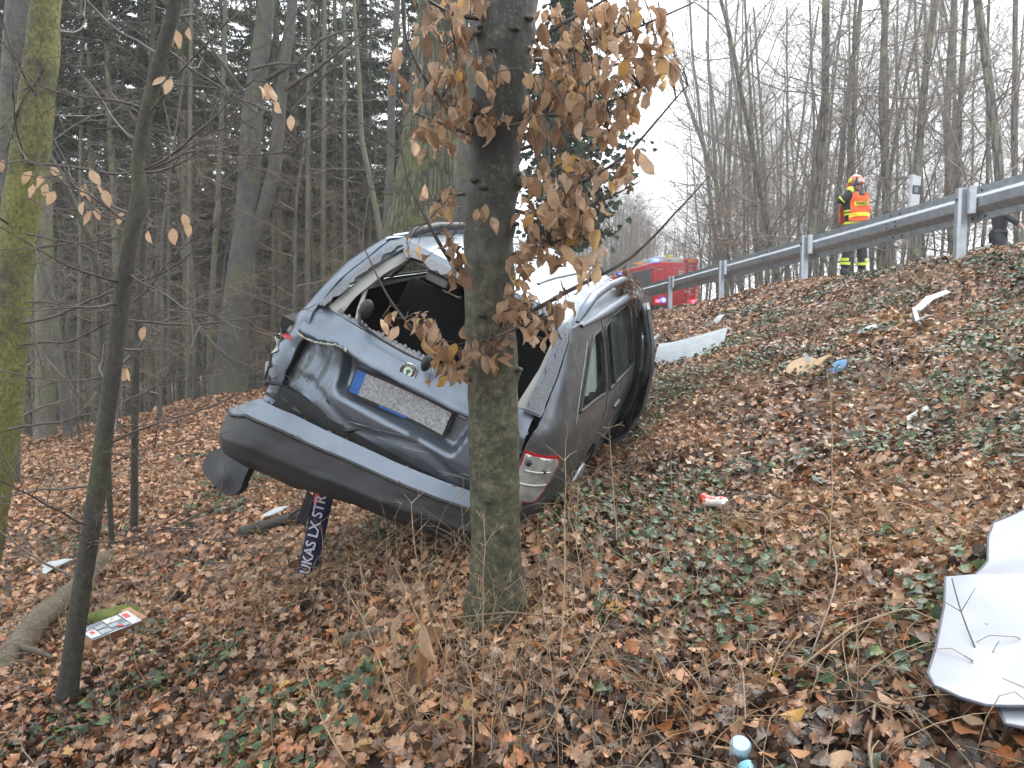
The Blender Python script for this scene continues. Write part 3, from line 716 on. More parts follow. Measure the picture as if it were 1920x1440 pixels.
# head wear and face
hd = MB()
ellipsoid(hd, (0, .0, 1.745), (.118, .145, .125), 24, 10, -.25, math.pi / 2)
V, F = tube_vf([(0, 0, 1.70), (0, 0, 1.715)], [1, 1], 24); V[:, 0] *= .135; V[:, 1] = V[:, 1] * .17 - .005; hd.add(V, F)
V, F = tube_vf([(0, .10, 1.60), (0, .06, 1.72)], [.10, .118], 16); V[:, 1] = np.maximum(V[:, 1], .0) ; hd.add(V, F)
he = hd.build('helmet', m_helm, ff)
mb = MB(); u = np.linspace(-.95, .95, 14); g = np.array([[(.135 * math.sin(a), -.155 * math.cos(a) - .012, z) for a in u] for z in (1.70, 1.735, 1.775)]); i = np.arange(2)[:, None] * 14 + np.arange(13)[None]
mb.add(g.reshape(-1, 3), np.stack([i, i + 1, i + 15, i + 14], -1).reshape(-1, 4)); mb.build('visor', m_visor, he)
mb = MB(); box(mb, (-.135, -.06, 1.72), (-.118, .03, 1.79), bev=.006); mb.build('helmet_lamp', m_lime, he)
mb = MB()
for sx in (-.032, .032): ellipsoid(mb, (sx, -.112, 1.672), (.022, .012, .016), 12, 8)
tube(mb, [(-.07, -.08, 1.675), (-.03, -.12, 1.676), (.03, -.12, 1.676), (.07, -.08, 1.675)], .004, 5); mb.build('glasses', m_glass_d, ff)
mb = MB(); ellipsoid(mb, (0, -.122, 1.645), (.013, .018, .022), 10, 8); mb.build('nose', m_skin, ff)
mb = MB(); ellipsoid(mb, (0, -.105, 1.612), (.024, .008, .006), 10, 6); mb.build('mouth', simple('lip', (.30, .13, .11)), ff)
mb = MB(); V, F = tube_vf([(0, -.01, 1.48), (0, -.015, 1.53), (0, -.02, 1.575)], [1, 1, 1], 20); V[:, 0] *= .095; V[:, 1] *= .10; mb.add(V, F); tube(mb, [(-.082, -.02, 1.70), (-.07, -.07, 1.60), (0, -.10, 1.565), (.07, -.07, 1.60), (.082, -.02, 1.70)], .011, 6); mb.build('collar', m_navy, ff)

# officer in dark uniform, walking to the right, only partly visible under the rail
ox = ray(1866, 600)[0] * 13.6
of = person('person', (ox, 13.6, 1.15), rad(52), .985, 'officer in black uniform walking half hidden behind the guardrail')
sk = [(0, 0, .95, .09, .075), (0, -.02, 1.12, .10, .085), (0, -.06, 1.34, .13, .095), (0, -.10, 1.49, .08), (0, -.13, 1.545, .055), (0, -.16, 1.61, .07, .085), (0, -.155, 1.68, .078, .093), (0, -.15, 1.74, .055)]
ed = [(0, 1), (1, 2), (2, 3), (3, 4), (4, 5), (5, 6), (6, 7)]
add_chain([(-.10, 0, .86, .065), (-.11, -.16, .52, .065), (-.11, -.14, .13, .048), (-.11, -.25, .06, .04), (-.11, -.32, .04, .03)], 0)
add_chain([(.10, 0, .86, .065), (.11, .05, .50, .065), (.11, .26, .16, .048), (.11, .19, .06, .04), (.11, .12, .04, .03)], 0)
add_chain([(.19, -.05, 1.44, .06), (.25, .10, 1.20, .048), (.26, .02, .96, .036), (.26, .0, .92, .034, .022)], 2)
add_chain([(-.19, -.05, 1.44, .06), (-.26, -.13, 1.19, .048), (-.24, -.33, 1.03, .036), (-.24, -.37, .99, .036, .022)], 2); wr = len(sk) - 1
for k in range(4): add_chain([(-.225 - k * .014, -.40, .955 - k * .008, .010), (-.225 - k * .014, -.405, .915 - k * .006, .009), (-.225 - k * .014, -.39, .885, .008)], wr)
add_chain([(-.215, -.38, .97, .012), (-.205, -.395, .935, .010)], wr)
skin_chain('body', sk, ed, m_skin, of)
skin_chain('jacket', [(0, 0, .90, .16, .135), (0, -.02, 1.12, .165, .135), (0, -.06, 1.34, .185, .14), (0, -.10, 1.50, .085), (.20, -.05, 1.44, .08), (.26, .10, 1.20, .066), (.265, .02, .96, .06), (-.20, -.05, 1.44, .08), (-.27, -.13, 1.19, .066), (-.245, -.33, 1.03, .06)], [(0, 1), (1, 2), (2, 3), (2, 4), (4, 5), (5, 6), (2, 7), (7, 8), (8, 9)], m_black, of)
skin_chain('trousers', [(0, 0, .93, .15, .13), (-.105, 0, .82, .115), (-.11, -.16, .51, .088), (-.11, -.14, .12, .075), (.105, 0, .82, .115), (.11, .05, .50, .088), (.11, .26, .15, .075)], [(0, 1), (1, 2), (2, 3), (0, 4), (4, 5), (5, 6)], m_black, of)
for sx, y0, z0 in ((-.11, -.14, 0), (.11, .26, .03)):
    skin_chain('boot', [(sx, y0, .22 + z0, .085), (sx, y0, .065 + z0, .08), (sx, y0 - .11, .055 + z0, .07, .058), (sx, y0 - .22, .05 + z0, .058, .045)], [(0, 1), (1, 2), (2, 3)], m_boot, of)
mb = MB(); ellipsoid(mb, (0, -.145, 1.70), (.09, .108, .085), 18, 8, -.2, math.pi / 2); mb.build('cap', m_black, of)
mb = MB(); V, F = tube_vf([(0, -.005, .93), (0, -.005, .975)], [1, 1], 24); V[:, 0] *= .175; V[:, 1] *= .15; mb.add(V, F); box(mb, (.12, -.12, .86), (.19, -.02, .97), bev=.015); box(mb, (-.19, -.06, .82), (-.13, .06, .96), bev=.015); mb.build('belt', m_boot, of)
mb = MB(); ellipsoid(mb, (0, -.25, 1.655), (.012, .018, .02), 8, 6); mb.build('nose', m_skin, of)

# ------------------------------------------------------------------ fire engine
m_red = simple('fire_engine_red', (.62, .018, .028), (.52, .014, .022), 3, .3, coat=.5)
m_shut = simple('aluminium_shutter', (.22, .23, .24), (.28, .29, .30), 5, .4, .5)
m_cream = simple('cream_equipment', (.62, .62, .56), (.5, .5, .46), 4, .6)
m_tyre = simple('tyre_rubber', (.018, .018, .018), (.03, .03, .03), 20, .8)
m_blue = emit('blue_beacon_lit', (.015, .06, 1.0), 5)
m_bluec = emit('blue_beacon_core', (.3, .5, 1.0), 3)
m_redl = emit('tail_lamp_lit', (1.0, .05, .10), 3)
m_chev = simple('yellow_chevron', (.75, .50, .02), (.7, .45, .02), 8, .5)
m_dark = simple('dark_recess', (.012, .012, .013), (.02, .02, .02), 8, .7)
tx, ty = 7.35, 37.0
hd_ = math.atan2(-.12, 1)     # heading
te = empty('fire_engine', (tx, ty, 1.13), 'red fire engine with lit blue beacons standing on the road', 'fire engine', rot=(0, 0, rad(13.0)))
# local: rear left corner at the origin, x to the right, y forward
mb = MB(); box(mb, (0, 0, .75), (2.5, 5.4, 3.0), bev=.04); bd_ = mb.build('body', m_red, te)
mb = MB(); box(mb, (.05, 5.5, .6), (2.45, 7.6, 2.85), bev=.10); cb = mb.build('cab', m_red, te)
mb = MB(); box(mb, (.043, 5.9, 1.75), (.06, 7.1, 2.5)); mb.build('side_window', m_glass_d, cb)
mb = MB(); box(mb, (.1, .15, .42), (2.4, 7.3, .78)); mb.build('chassis', m_dark, te)
for y0, y1 in ((.35, 2.0), (2.06, 3.7), (3.76, 5.2)):
    mb = MB()
    n_ = 26; zz = np.linspace(.95, 2.62, n_)
    for a, b_ in zip(zz[:-1], zz[1:]): box(mb, (-.022, y0, a + .006), (0.01, y1, b_ - .006))
    mb.build('roller_shutter', m_shut, te, smooth=False)
mb = MB(); box(mb, (-.03, .3, 1.42), (-.023, 5.2, 1.62)); mb.build('yellow_stripe', m_yellow, te, smooth=False)
mb = MB(); 
for k in range(3): box(mb, (-.032, 2.35 + .09 * k, 2.1), (-.024, 2.40 + .09 * k, 2.45))
mb.build('unit_mark', m_navy, te, smooth=False)
mb = MB(); box(mb, (-.04, 0, 2.66), (.0, 5.4, 2.72)); mb.build('trim_rail', m_galv2, te, smooth=False)
# rear
mb = MB(); box(mb, (.18, -.02, .95), (.52, .0, 2.75)); mb.build('rear_panel', m_red, te, smooth=False)
mb = MB(); box(mb, (.62, -.03, 1.0), (1.78, .0, 2.70), bev=.012); rd_ = mb.build('rear_door', m_red, te)
mb = MB(); box(mb, (1.36, -.036, 2.25), (1.66, -.029, 2.58)); sg = mb.build('door_sign', m_cream, te, smooth=False)
mb = MB(); tube(mb, [(1.51 + .085 * math.cos(a), -.04, 2.42 + .085 * math.sin(a)) for a in np.linspace(.3, 5.9, 18)], .018, 5); box(mb, (1.47, -.043, 2.29), (1.56, -.037, 2.34)); mb.build('sign_emblem', m_red, sg)
mb = MB(); box(mb, (.08, -.035, 1.62), (.62, -.025, 1.80)); box(mb, (1.75, -.035, 1.45), (2.05, -.025, 1.56)); mb.build('white_marking', m_white, te, smooth=False)
text('lettering', 'HASI\u010cI', .12, m_white, te, Matrix.Translation((.33, -.028, 2.62)) @ Matrix.Rotation(rad(90), 4, 'X'))
mb = MB(); box(mb, (1.86, -.10, .55), (1.92, -.02, 3.0)); box(mb, (2.28, -.10, .55), (2.34, -.02, 3.0)); mb.build('ladder_rail', m_red, te, smooth=False)
for z in np.arange(.75, 2.95, .30):
    mb = MB(); tube(mb, [(1.9, -.06, z), (2.3, -.06, z)], .022, 6); mb.build('ladder_rung', m_galv2, te)
mb = MB(); box(mb, (2.36, -.03, .60), (2.49, -.005, 2.5)); chp = mb.build('rear_edge_panel', m_red, te, smooth=False)
mb = MB()
for k in range(4): mb.add([(2.365, -.034, .72 + .24 * k), (2.485, -.034, .84 + .24 * k), (2.485, -.034, .96 + .24 * k), (2.365, -.034, .84 + .24 * k)], [[0, 1, 2, 3]])
mb.build('chevron', m_chev, chp, smooth=False)
mb = MB(); box(mb, (1.80, -.06, 2.98), (2.48, .7, 3.22), bev=.03); mb.build('rear_roof_box', m_red, te)
for x_ in (1.92, 2.06, 2.20):
    mb = MB(); box(mb, (x_, -.066, 2.99), (x_ + .05, -.058, 3.17)); mb.build('yellow_mark', m_chev, te, smooth=False)
mb = MB(); box(mb, (.25, .15, 3.0), (.85, 2.2, 3.32), bev=.04); mb.build('roof_box', m_cream, te)
mb = MB(); box(mb, (.95, .1, 2.98), (1.75, 3.2, 3.22), bev=.03); mb.build('roof_box', m_cream, te)
mb = MB(); tube(mb, [(.8, .1, 3.36), (.8, 4.5, 3.40)], .03, 6); tube(mb, [(1.2, .1, 3.36), (1.2, 4.5, 3.40)], .03, 6)
for y in np.arange(.2, 4.5, .3): tube(mb, [(.8, y, 3.37), (1.2, y, 3.37)], .018, 5)
mb.build('roof_ladder', m_chev, te)
for x_, y_, z_, s_ in ((-.02, .1, 3.06, 1.), ):
    mb = MB(); box(mb, (x_ - .06, y_ - .08, z_ - .04), (x_ + .34, y_ + .2, z_ + .12), bev=.04); bc = mb.build('beacon', m_blue, te)
    mb = MB(); ellipsoid(mb, (x_ + .14, y_ - .085, z_ + .04), (.15, .03, .045), 12, 8); mb.build('beacon_core', m_bluec, bc)
mb = MB(); ellipsoid(mb, (-.08, 4.6, 2.82), (.08, .12, .09), 14, 8); mb.build('beacon', m_blue, te)
mb = MB(); ellipsoid(mb, (.50, -.09, 1.04), (.15, .07, .13), 14, 8); bc2 = mb.build('beacon', m_blue, te)
mb = MB(); ellipsoid(mb, (.50, -.16, 1.04), (.08, .02, .07), 12, 8); mb.build('beacon_core', m_bluec, bc2)
mb = MB(); box(mb, (.10, -.05, .92), (.34, -.01, 1.06), bev=.02); mb.build('tail_lamp', m_redl, te)
mb = MB(); box(mb, (2.12, -.05, .92), (2.34, -.11, 1.06)); mb.build('tail_lamp', m_redl, te)
mb = MB(); box(mb, (.05, -.12, .50), (1.8, .0, .72), bev=.02); mb.build('rear_bumper', m_dark, te)
for x_ in (.28, 2.22):
    for y_ in (1.6, 6.5):
        mb = MB(); tube(mb, [(x_ - .16, y_, .5), (x_ - .13, y_, .5), (x_ + .13, y_, .5), (x_ + .16, y_, .5)], [.42, .5, .5, .42], 22, caps=True); w_ = mb.build('wheel', m_tyre, te)
        mb = MB(); tube(mb, [(x_ - .165, y_, .5), (x_ + .165, y_, .5)], [.27, .27], 16, caps=True); mb.build('rim', m_galv2, w_)

# ================================================================== THE WRECKED ESTATE CAR (local: x right, y forward, z up, rear end at y = 0)
def paintmat(name, c1, c2, dirt=.5, rough=.34, streak=1.0):
    m, nt, b, o = newmat(name); v = coords(nt)
    c = ramp(nt, noise_(nt, v, 2.5, 3), [(.3, c1), (.7, c2)])
    d = ramp(nt, noise_(nt, v, 7, 8, .72), [(.66 - dirt * .22, (0, 0, 0)), (.80 - dirt * .12, (1, 1, 1))])
    sv = coords(nt, (3, 3, 26)); s = ramp(nt, noise_(nt, sv, 7, 3), [(.66, (0, 0, 0)), (.70, (streak,) * 3)])
    c = mixc(nt, s, c, (.23, .25, .28))
    dm_ = node(nt, 'Math', operation='MULTIPLY'); nt.links.new(d, dm_.inputs[0]); dm_.inputs[1].default_value = dirt
    c = mixc(nt, dm_.outputs[0], c, (.085, .075, .062))
    nt.links.new(c, b.inputs['Base Color'])
    r = node(nt, 'MapRange'); nt.links.new(dm_.outputs[0], r.inputs['Value']); r.inputs['To Min'].default_value = rough; r.inputs['To Max'].default_value = .75; nt.links.new(r.outputs[0], b.inputs['Roughness'])
    me_ = node(nt, 'MapRange'); nt.links.new(dm_.outputs[0], me_.inputs['Value']); me_.inputs['To Min'].default_value = .72; me_.inputs['To Max'].default_value = .0; nt.links.new(me_.outputs[0], b.inputs['Metallic'])
    b.inputs['Coat Weight'].default_value = .22; b.inputs['Coat Roughness'].default_value = .2
    bump_(nt, b, noise_(nt, v, 3.2, 2), .12, .03)
    return m
m_car = paintmat('anthracite_car_paint', (.145, .175, .215), (.185, .215, .255), .36, .40)
m_cardirty = paintmat('muddy_car_paint', (.12, .14, .165), (.15, .165, .185), .95)
m_bump = paintmat('scuffed_black_plastic', (.012, .013, .016), (.019, .021, .024), .22, .48, .12)
[setattr(l, 'default_value', 0) for l in [m_bump.node_tree.nodes['Principled BSDF'].inputs['Coat Weight']]]
for n_ in m_bump.node_tree.nodes:
    if n_.type == 'MAP_RANGE' and abs(n_.inputs['To Min'].default_value - .72) < 1e-3: n_.inputs['To Min'].default_value = 0
m_trim = simple('light_grey_trim', (.36, .36, .345), (.30, .30, .29), 6, .6)
m_int = simple('black_interior', (.012, .012, .014), (.02, .02, .022), 18, .85)
m_seat = simple('black_seat_cloth', (.014, .014, .017), (.024, .024, .028), 60, .9, bump=.3, bscale=160)
m_chrome = simple('chrome', (.75, .75, .76), (.68, .68, .7), 8, .15, 1.0)
m_badge_b = simple('badge_black', (.03, .032, .035), (.05, .05, .05), 9, .25)
m_badge_g = simple('badge_green', (.02, .16, .06), (.025, .19, .07), 9, .3)
m_badge_w = simple('badge_white', (.75, .77, .76), (.7, .7, .7), 9, .3)
m_plate = simple('mud_specked_number_plate', (.40, .41, .42), (.17, .18, .20), 90, .6)
m_platebl = simple('plate_blue_field', (.02, .10, .38), (.04, .14, .42), 90, .5)
m_seal = simple('black_seal', (.016, .016, .017), (.026, .026, .027), 20, .6)
m_chip = simple('torn_filler_edge', (.52, .52, .44), (.30, .32, .30), 30, .7, bump=.5, bscale=60)
m_lens_r = simple('red_lens', (.42, .012, .02), (.33, .01, .015), 20, .2, coat=.4)
m_lens_c = simple('silver_reflector', (.80, .76, .74), (.52, .44, .44), 26, .2, .5, bump=.5, bscale=40)
def glassmat(name, tint, alpha):
    m, nt, b, o = newmat(name); b.inputs['Base Color'].default_value = (*tint, 1); b.inputs['Roughness'].default_value = .06
    tr = nt.nodes.new('ShaderNodeBsdfTransparent'); tr.inputs['Color'].default_value = (.75, .82, .80, 1)
    ms = nt.nodes.new('ShaderNodeMixShader'); nt.links.new(tr.outputs[0], ms.inputs[1]); nt.links.new(b.outputs[0], ms.inputs[2]); nt.links.new(ms.outputs[0], o.inputs['Surface'])
    v = coords(nt); r = ramp(nt, noise_(nt, v, 5, 6, .7), [(.4, (alpha,) * 3), (.75, (min(1, alpha + .3),) * 3)]); nt.links.new(r, ms.inputs[0]); return m
m_glass = glassmat('dusty_side_glass', (.06, .075, .07), .45)
m_glassc = glassmat('clear_side_glass', (.07, .085, .08), .10)
m_lensg = glassmat('clear_lens', (.6, .6, .6), .10)
m, nt, b, o = newmat('crazed_safety_glass'); v = coords(nt); vo = node(nt, 'TexVoronoi', Scale=70.0); vo.feature = 'DISTANCE_TO_EDGE'; nt.links.new(v, vo.inputs['Vector'])
nt.links.new(mixc(nt, ramp(nt, vo.outputs['Distance'], [(.02, (0, 0, 0)), (.08, (1, 1, 1))]), (.20, .21, .225), mixc(nt, noise_(nt, v, 9), (.085, .09, .10), (.15, .157, .17))), b.inputs['Base Color']); b.inputs['Roughness'].default_value = .35; bump_(nt, b, vo.outputs['Distance'], .6, .004); m_craze = m

YAW, PIT, ROL = rad(-18.632), rad(8.912), rad(25.857)
CARM = Matrix.Translation((-.8636, 3.6372, -1.0122)) @ Matrix.Rotation(YAW, 4, 'Z') @ Matrix.Rotation(PIT, 4, 'X') @ Matrix.Rotation(ROL, 4, 'Y')
car = empty('car', CARM.to_translation(), 'wrecked dark grey estate car tipped against the beech trunk', 'car')
car.rotation_euler = CARM.to_euler('XYZ')

zk = [.2, .35, .55, .8, .95, 1.0, 1.2, 1.38, 1.42]; xk = [.80, .865, .885, .875, .845, .825, .72, .615, .575]
yk = [-.1, .1, .5, 1, 1.5, 3.2, 4, 4.35, 4.55]; wk = [.82, .90, .965, .99, 1, 1, .94, .84, .70]
def XS(y, z):
    t = np.interp([z - .03, z, z + .03], zk, xk).mean()
    return t * float(np.interp(y, yk, wk)) + .010 * math.exp(-((z - .62) / .05) ** 2) * 0
def yr(z): return float(np.interp([z - .02, z, z + .02], [.3, .6, .98, 1.03, 1.40, 1.45], [.02, .02, .05, .09, .385, .46]).mean())
def YR(x, z): return yr(z) + .10 * (abs(x) / .8) ** 3
def sstep(a, b, x): t = min(1, max(0, (x - a) / (b - a))); return t * t * (3 - 2 * t)

# ---- tailgate
def tg(u, z, o=0.0):
    y = YR(u, z)
    # number plate recess with its overhanging lip and upward facing ledge
    wl = .40 - .05 * (0.89 - z) / .22
    rec = sstep(-wl - .012, -wl + .035, u) * (1 - sstep(wl - .035, wl + .012, u)) * sstep(.664, .712, z) * (1 - sstep(.882, .893, z))
    y += .075 * rec - .022 * math.exp(-((z - .915) / .03) ** 2) * (1 - sstep(.3, .62, abs(u)) * .5)
    # crash damage: the left corner is folded in under a sharp crease, a dent left of the recess
    left = 1 - sstep(-.52, -.26, u)
    cz = .895 + .03 * math.sin(u * 13)
    y += left * (.075 * (1 - sstep(cz - .035, cz, z)) * sstep(.50, .80, z) - .03 * math.exp(-((z - cz - .02) / .03) ** 2))
    y += left * .008 * (math.sin(u * 31 + z * 7 + 2 * fbm(u * 5, z * 3, 8, 2)) + .5 * math.sin(u * 67 - z * 5)) * sstep(.53, .70, z) * (1 - sstep(.88, .92, z))
    y += .022 * max(0, .665 - z) / .13 + .035 * max(0, z - .90) / .13
    y += .03 * math.exp(-(((u + .33) / .10) ** 2 + ((z - .78) / .08) ** 2))
    y += .007 * fbm(u * 2.2 + 3, z * 2.5, 1.0, 2) + left * .007 * fbm(u * 7, z * 7, 4.0, 3)
    y += left * .010 * (abs(fbm(u * 8 + 2, z * 4, 6.0, 2)) ** .7) + .006 * abs(fbm(u * 4 + 9, z * 6, 2.0, 2)) ** .8
    y += .010 * math.exp(-((z - .60 - .04 * math.sin(u * 9)) / .03) ** 2)
    return (u, y - o, z)
tgo = [(-.645, .90), (-.640, .80), (-.637, .71), (-.66, .62), (-.685, .533), (-.5, .528), (-.3, .532), (0, .532), (.3, .534), (.62, .54), (.655, .72), (.64, .90), (.625, 1.00), (.60, 1.035), (.3, 1.027), (0, 1.024), (-.3, 1.020), (-.50, 1.022), (-.60, 1.03), (-.655, .97)]
tail = sheet('tailgate', m_car, car, tgo, .0115, tg, t=.012, off=-1)
# torn edge of filler and bare metal along the crease
rngc = np.random.default_rng(3)
mb = MB()
for k in range(26):
    u = -.655 + .30 * k / 25; cz = .895 + .03 * math.sin(u * 13) - .004
    w = rngc.uniform(.004, .014) * (1.5 if k < 4 else 1)
    p0 = tg(u, cz + w); p1 = tg(u + .013, cz + w * rngc.uniform(.4, 1)); p2 = tg(u + .014, cz - w * 1.2); p3 = tg(u, cz - w)
    V = [(a, b_ - .007 - rngc.uniform(0, .006), c_) for a, b_, c_ in (p0, p1, p2, p3)]
    mb.add(V + [(V[0][0] + .004, V[0][1] - .005, V[0][2] - w)], [[0, 1, 4], [1, 2, 4], [2, 3, 4], [3, 0, 4]])
mb.build('torn_edge', m_chip, tail, smooth=False)
mb = MB()
for k in range(46):
    u = -.60 + 1.2 * k / 45; z = 1.028; w = rngc.uniform(.006, .020)
    a, b_, c_ = tg(u, z)
    mb.add([(a, b_ - .004, c_ - .004), (a + .028, b_ - .004, c_ - .004), (a + .026, b_ + .018, c_ + w), (a + .012, b_ + .02, c_ + w * 1.5), (a, b_ + .018, c_ + w * .6)], [[0, 1, 2, 3, 4]])
mb.build('glass_splinters', m_craze, tail, smooth=False)
mb = MB()
for k in range(34):
    u = rngc.uniform(-.62, -.36); z0 = rngc.uniform(.60, .86); ln = rngc.uniform(.03, .16); sl = rngc.normal(.08, .05)
    V, F = tube_vf([np.array(tg(u + sl * t * ln, z0 - t * ln)) + [0, -.0012, 0] for t in (0, .33, .66, 1)], [.0004, .0012, .001, .0003], 4); mb.add(V, F)
for k in range(14):
    u = rngc.uniform(-.3, .5); z0 = rngc.uniform(.56, .64); ln = rngc.uniform(.04, .14)
    V, F = tube_vf([np.array(tg(u + t * ln, z0 + .3 * t * ln)) + [0, -.0012, 0] for t in (0, .33, .66, 1)], [.0003, .0009, .0008, .0003], 4); mb.add(V, F)
mb.build('scratches', m_chip, tail, kind='stuff')
# badge: chrome ring, black field with lettering, white centre with a green winged arrow
bx, bz = -.012, .962
by_ = tg(bx, bz)[1]; tilt = Matrix.Rotation(rad(90 + 8), 4, 'X')
BM = Matrix.Translation((bx, by_ - .006, bz)) @ Matrix.Rotation(rad(-8), 4, 'X') @ Matrix.Rotation(rad(90), 4, 'X')
def disc(mb, r0, r1, z0, z1, n=36):
    th = np.arange(n) * 2 * math.pi / n; V = []
    for r, z in ((r0, z0), (r1, z1)): V += [(r * math.cos(a), r * math.sin(a), z) for a in th]
    i = np.arange(n); j = (i + 1) % n
    mb.add(V, np.stack([i, j, j + n, i + n], -1))
mb = MB(); disc(mb, .044, .044, -.008, .004); disc(mb, .044, .041, .004, .007); disc(mb, .041, .037, .007, .004)
bd = mb.build('badge', m_chrome, tail); bd.matrix_local = BM
for nm, r0, r1, z, mt in (('badge_field', .0372, .023, .0035, m_badge_b), ('badge_ring', .0245, .0215, .0050, m_chrome), ('badge_centre', .0225, .0002, .0042, m_badge_w)):
    mb = MB(); disc(mb, r0, r1, z, z); o_ = mb.build(nm, mt, tail, smooth=False); o_.matrix_local = BM
aw = [(-.003, -.017), (.006, -.017), (.004, -.009), (.010, -.002), (.016, .010), (.010, .006), (.011, .015), (.005, .008), (.004, .018), (-.002, .008), (-.006, .013), (-.008, .004), (-.015, .001), (-.007, -.005), (-.006, -.011)]
mb = MB(); V = [(a, b_, .0062) for a, b_ in aw]; mb.add(V, [list(range(len(V)))]); o_ = mb.build('winged_arrow', m_badge_g, tail, smooth=False); o_.matrix_local = BM
for k, ch in enumerate('\u0160KODA'):
    a = rad(138 - 24 * k); text('badge_letter', ch, .0145, m_chrome, tail, BM @ Matrix.Translation((.0305 * math.cos(a), .0305 * math.sin(a), .0048)) @ Matrix.Rotation(a - math.pi / 2, 4, 'Z'), .0006)
text('lettering', 'CONSTRUCT', .024, m_badge_w, tail, Matrix.Translation((-.505, tg(-.5, .86)[1] - .012, .862)) @ Matrix.Rotation(rad(9), 4, 'Y') @ Matrix.Rotation(rad(90), 4, 'X'), .0008)
# number plate, bent, in its holder; the characters are not readable
def pl(u, z, o): return (u, YR(u, z) + .040 - o + .016 * math.sin(u * 7 + 1) - .02 * (u < -.1) * (u + .1) ** 2 * 20, z + .03 * math.sin(u * 5) * .3)
ph = sheet('plate_holder', m_seal, tail, [(-.275, .715), (.275, .715), (.275, .868), (-.275, .868)], .03, lambda u, z: pl(u, z, .0), t=.008, off=0)
sheet('number_plate', m_plate, tail, [(-.215, .735), (.262, .735), (.262, .856), (-.215, .856)], .025, lambda u, z: pl(u, z, .013), t=.003, off=0)
sheet('plate_blue_field', m_platebl, tail, [(-.264, .735), (-.2155, .735), (-.2155, .856), (-.264, .856)], .025, lambda u, z: pl(u, z, .013), t=.003, off=0)
sheet('holder_strip', m_platebl, tail, [(-.10, .718), (.05, .718), (.05, .731), (-.10, .731)], .02, lambda u, z: pl(u, z, .0065))
mb = MB(); V, F = tube_vf([tg(.32, .9, .03), tg(.36, .9, .03)], .006, 6); mb.add(V, F); mb.build('plate_lamp', m_badge_b, tail)
# rear wiper torn out of place
mb = MB(); wp = [(-.33, .13, 1.15), (-.36, .07, 1.12), (-.33, .05, 1.07), (-.20, .045, 1.05), (-.05, .04, 1.045), (.06, .04, 1.05)]; tube(mb, wp, [.012, .012, .009, .007, .006, .005], 6); ellipsoid(mb, (-.34, .09, 1.14), (.035, .035, .05), 12, 8); ellipsoid(mb, (.07, .03, 1.055), (.025, .035, .045), 12, 8)
mb.build('rear_wiper', m_seal, tail)

# ---- rear pillars, glass remains, inner trim
def rs(u, z, o=0.0): return (u, YR(u, z) - o, z)
def pil(s):
    f = lambda u, z: (s * u, YR(u, z) - .004 + (.010 * fbm(u * 5, z * 5, 2, 2) if s < 0 else 0), z)
    sheet('rear_pillar', m_car, car, [(.60, 1.03), (.655, 1.03), (.62, 1.12), (.58, 1.22), (.54, 1.32), (.50, 1.42), (.44, 1.455), (.40, 1.43), (.45, 1.35), (.53, 1.2)] if s < 0 else [(.575, 1.03), (.655, 1.03), (.63, 1.2), (.59, 1.36), (.55, 1.43), (.44, 1.455), (.40, 1.43), (.50, 1.405), (.545, 1.36), (.56, 1.2)], .03, f, t=.012, off=-1, flip=s < 0)
    g = lambda u, z: (s * u, YR(u, z) + .012, z)
    sheet('pillar_trim', m_trim, car, [(.50, 1.02), (.575, 1.035), (.54, 1.15), (.475, 1.3), (.40, 1.41), (.35, 1.40), (.43, 1.26), (.485, 1.12)] if s < 0 else [(.525, 1.02), (.575, 1.03), (.572, 1.2), (.558, 1.36), (.50, 1.42), (.45, 1.405), (.515, 1.35), (.532, 1.2)], .03, lambda u, z: (s * u, YR(u, z) + .03 + (1.1 * max(0, .535 - u - (z - 1.02) * .42) if s < 0 else 0), z), t=.02, off=-1, flip=s < 0)
    jag = [(.585, 1.04), (.652, 1.04), (.628, 1.2), (.586, 1.36), (.545, 1.43)] if s > 0 else [(.585, 1.04), (.615, 1.04), (.56, 1.2), (.51, 1.32), (.455, 1.43)]
    inner = [(float(np.interp(z, [1.04, 1.2, 1.32, 1.43], [.57, .515, .465, .42] if s < 0 else [.572, .566, .555, .515])) + rngc.uniform(-.006, .022), z) for z in np.linspace(1.43, 1.04, 24)]
    sheet('shattered_glass', m_craze, car, jag[1:] + inner, .03, lambda u, z: (s * u, YR(u, z) - .016, z), t=.005, off=0, flip=s < 0)
pil(1); pil(-1)
up = [(-.42, 1.43), (-.2, 1.44), (0, 1.445), (.2, 1.44), (.42, 1.43)]
sheet('window_top_frame', m_car, car, [(-.44, 1.455), (.44, 1.455)] + [(u, 1.412 + .01 * math.sin(u * 40)) for u in np.linspace(.40, -.40, 18)], .025, lambda u, z: (u, YR(u, z) - .006, z), t=.012, off=-1)
sheet('shattered_glass', m_craze, car, [(-.41, 1.428), (.41, 1.428)] + [(u, 1.398 + rngc.uniform(-.012, .012)) for u in np.linspace(.39, -.39, 26)], .03, lambda u, z: (u, YR(u, z) - .012, z), t=.005, off=0)
sheet('headliner_edge', m_trim, car, [(-.40, 1.41), (.40, 1.41), (.38, 1.37), (-.38, 1.37)], .04, lambda u, z: (u, YR(u, z) + .05 + (1.41 - z) * 1.5, z), t=.012, off=1)

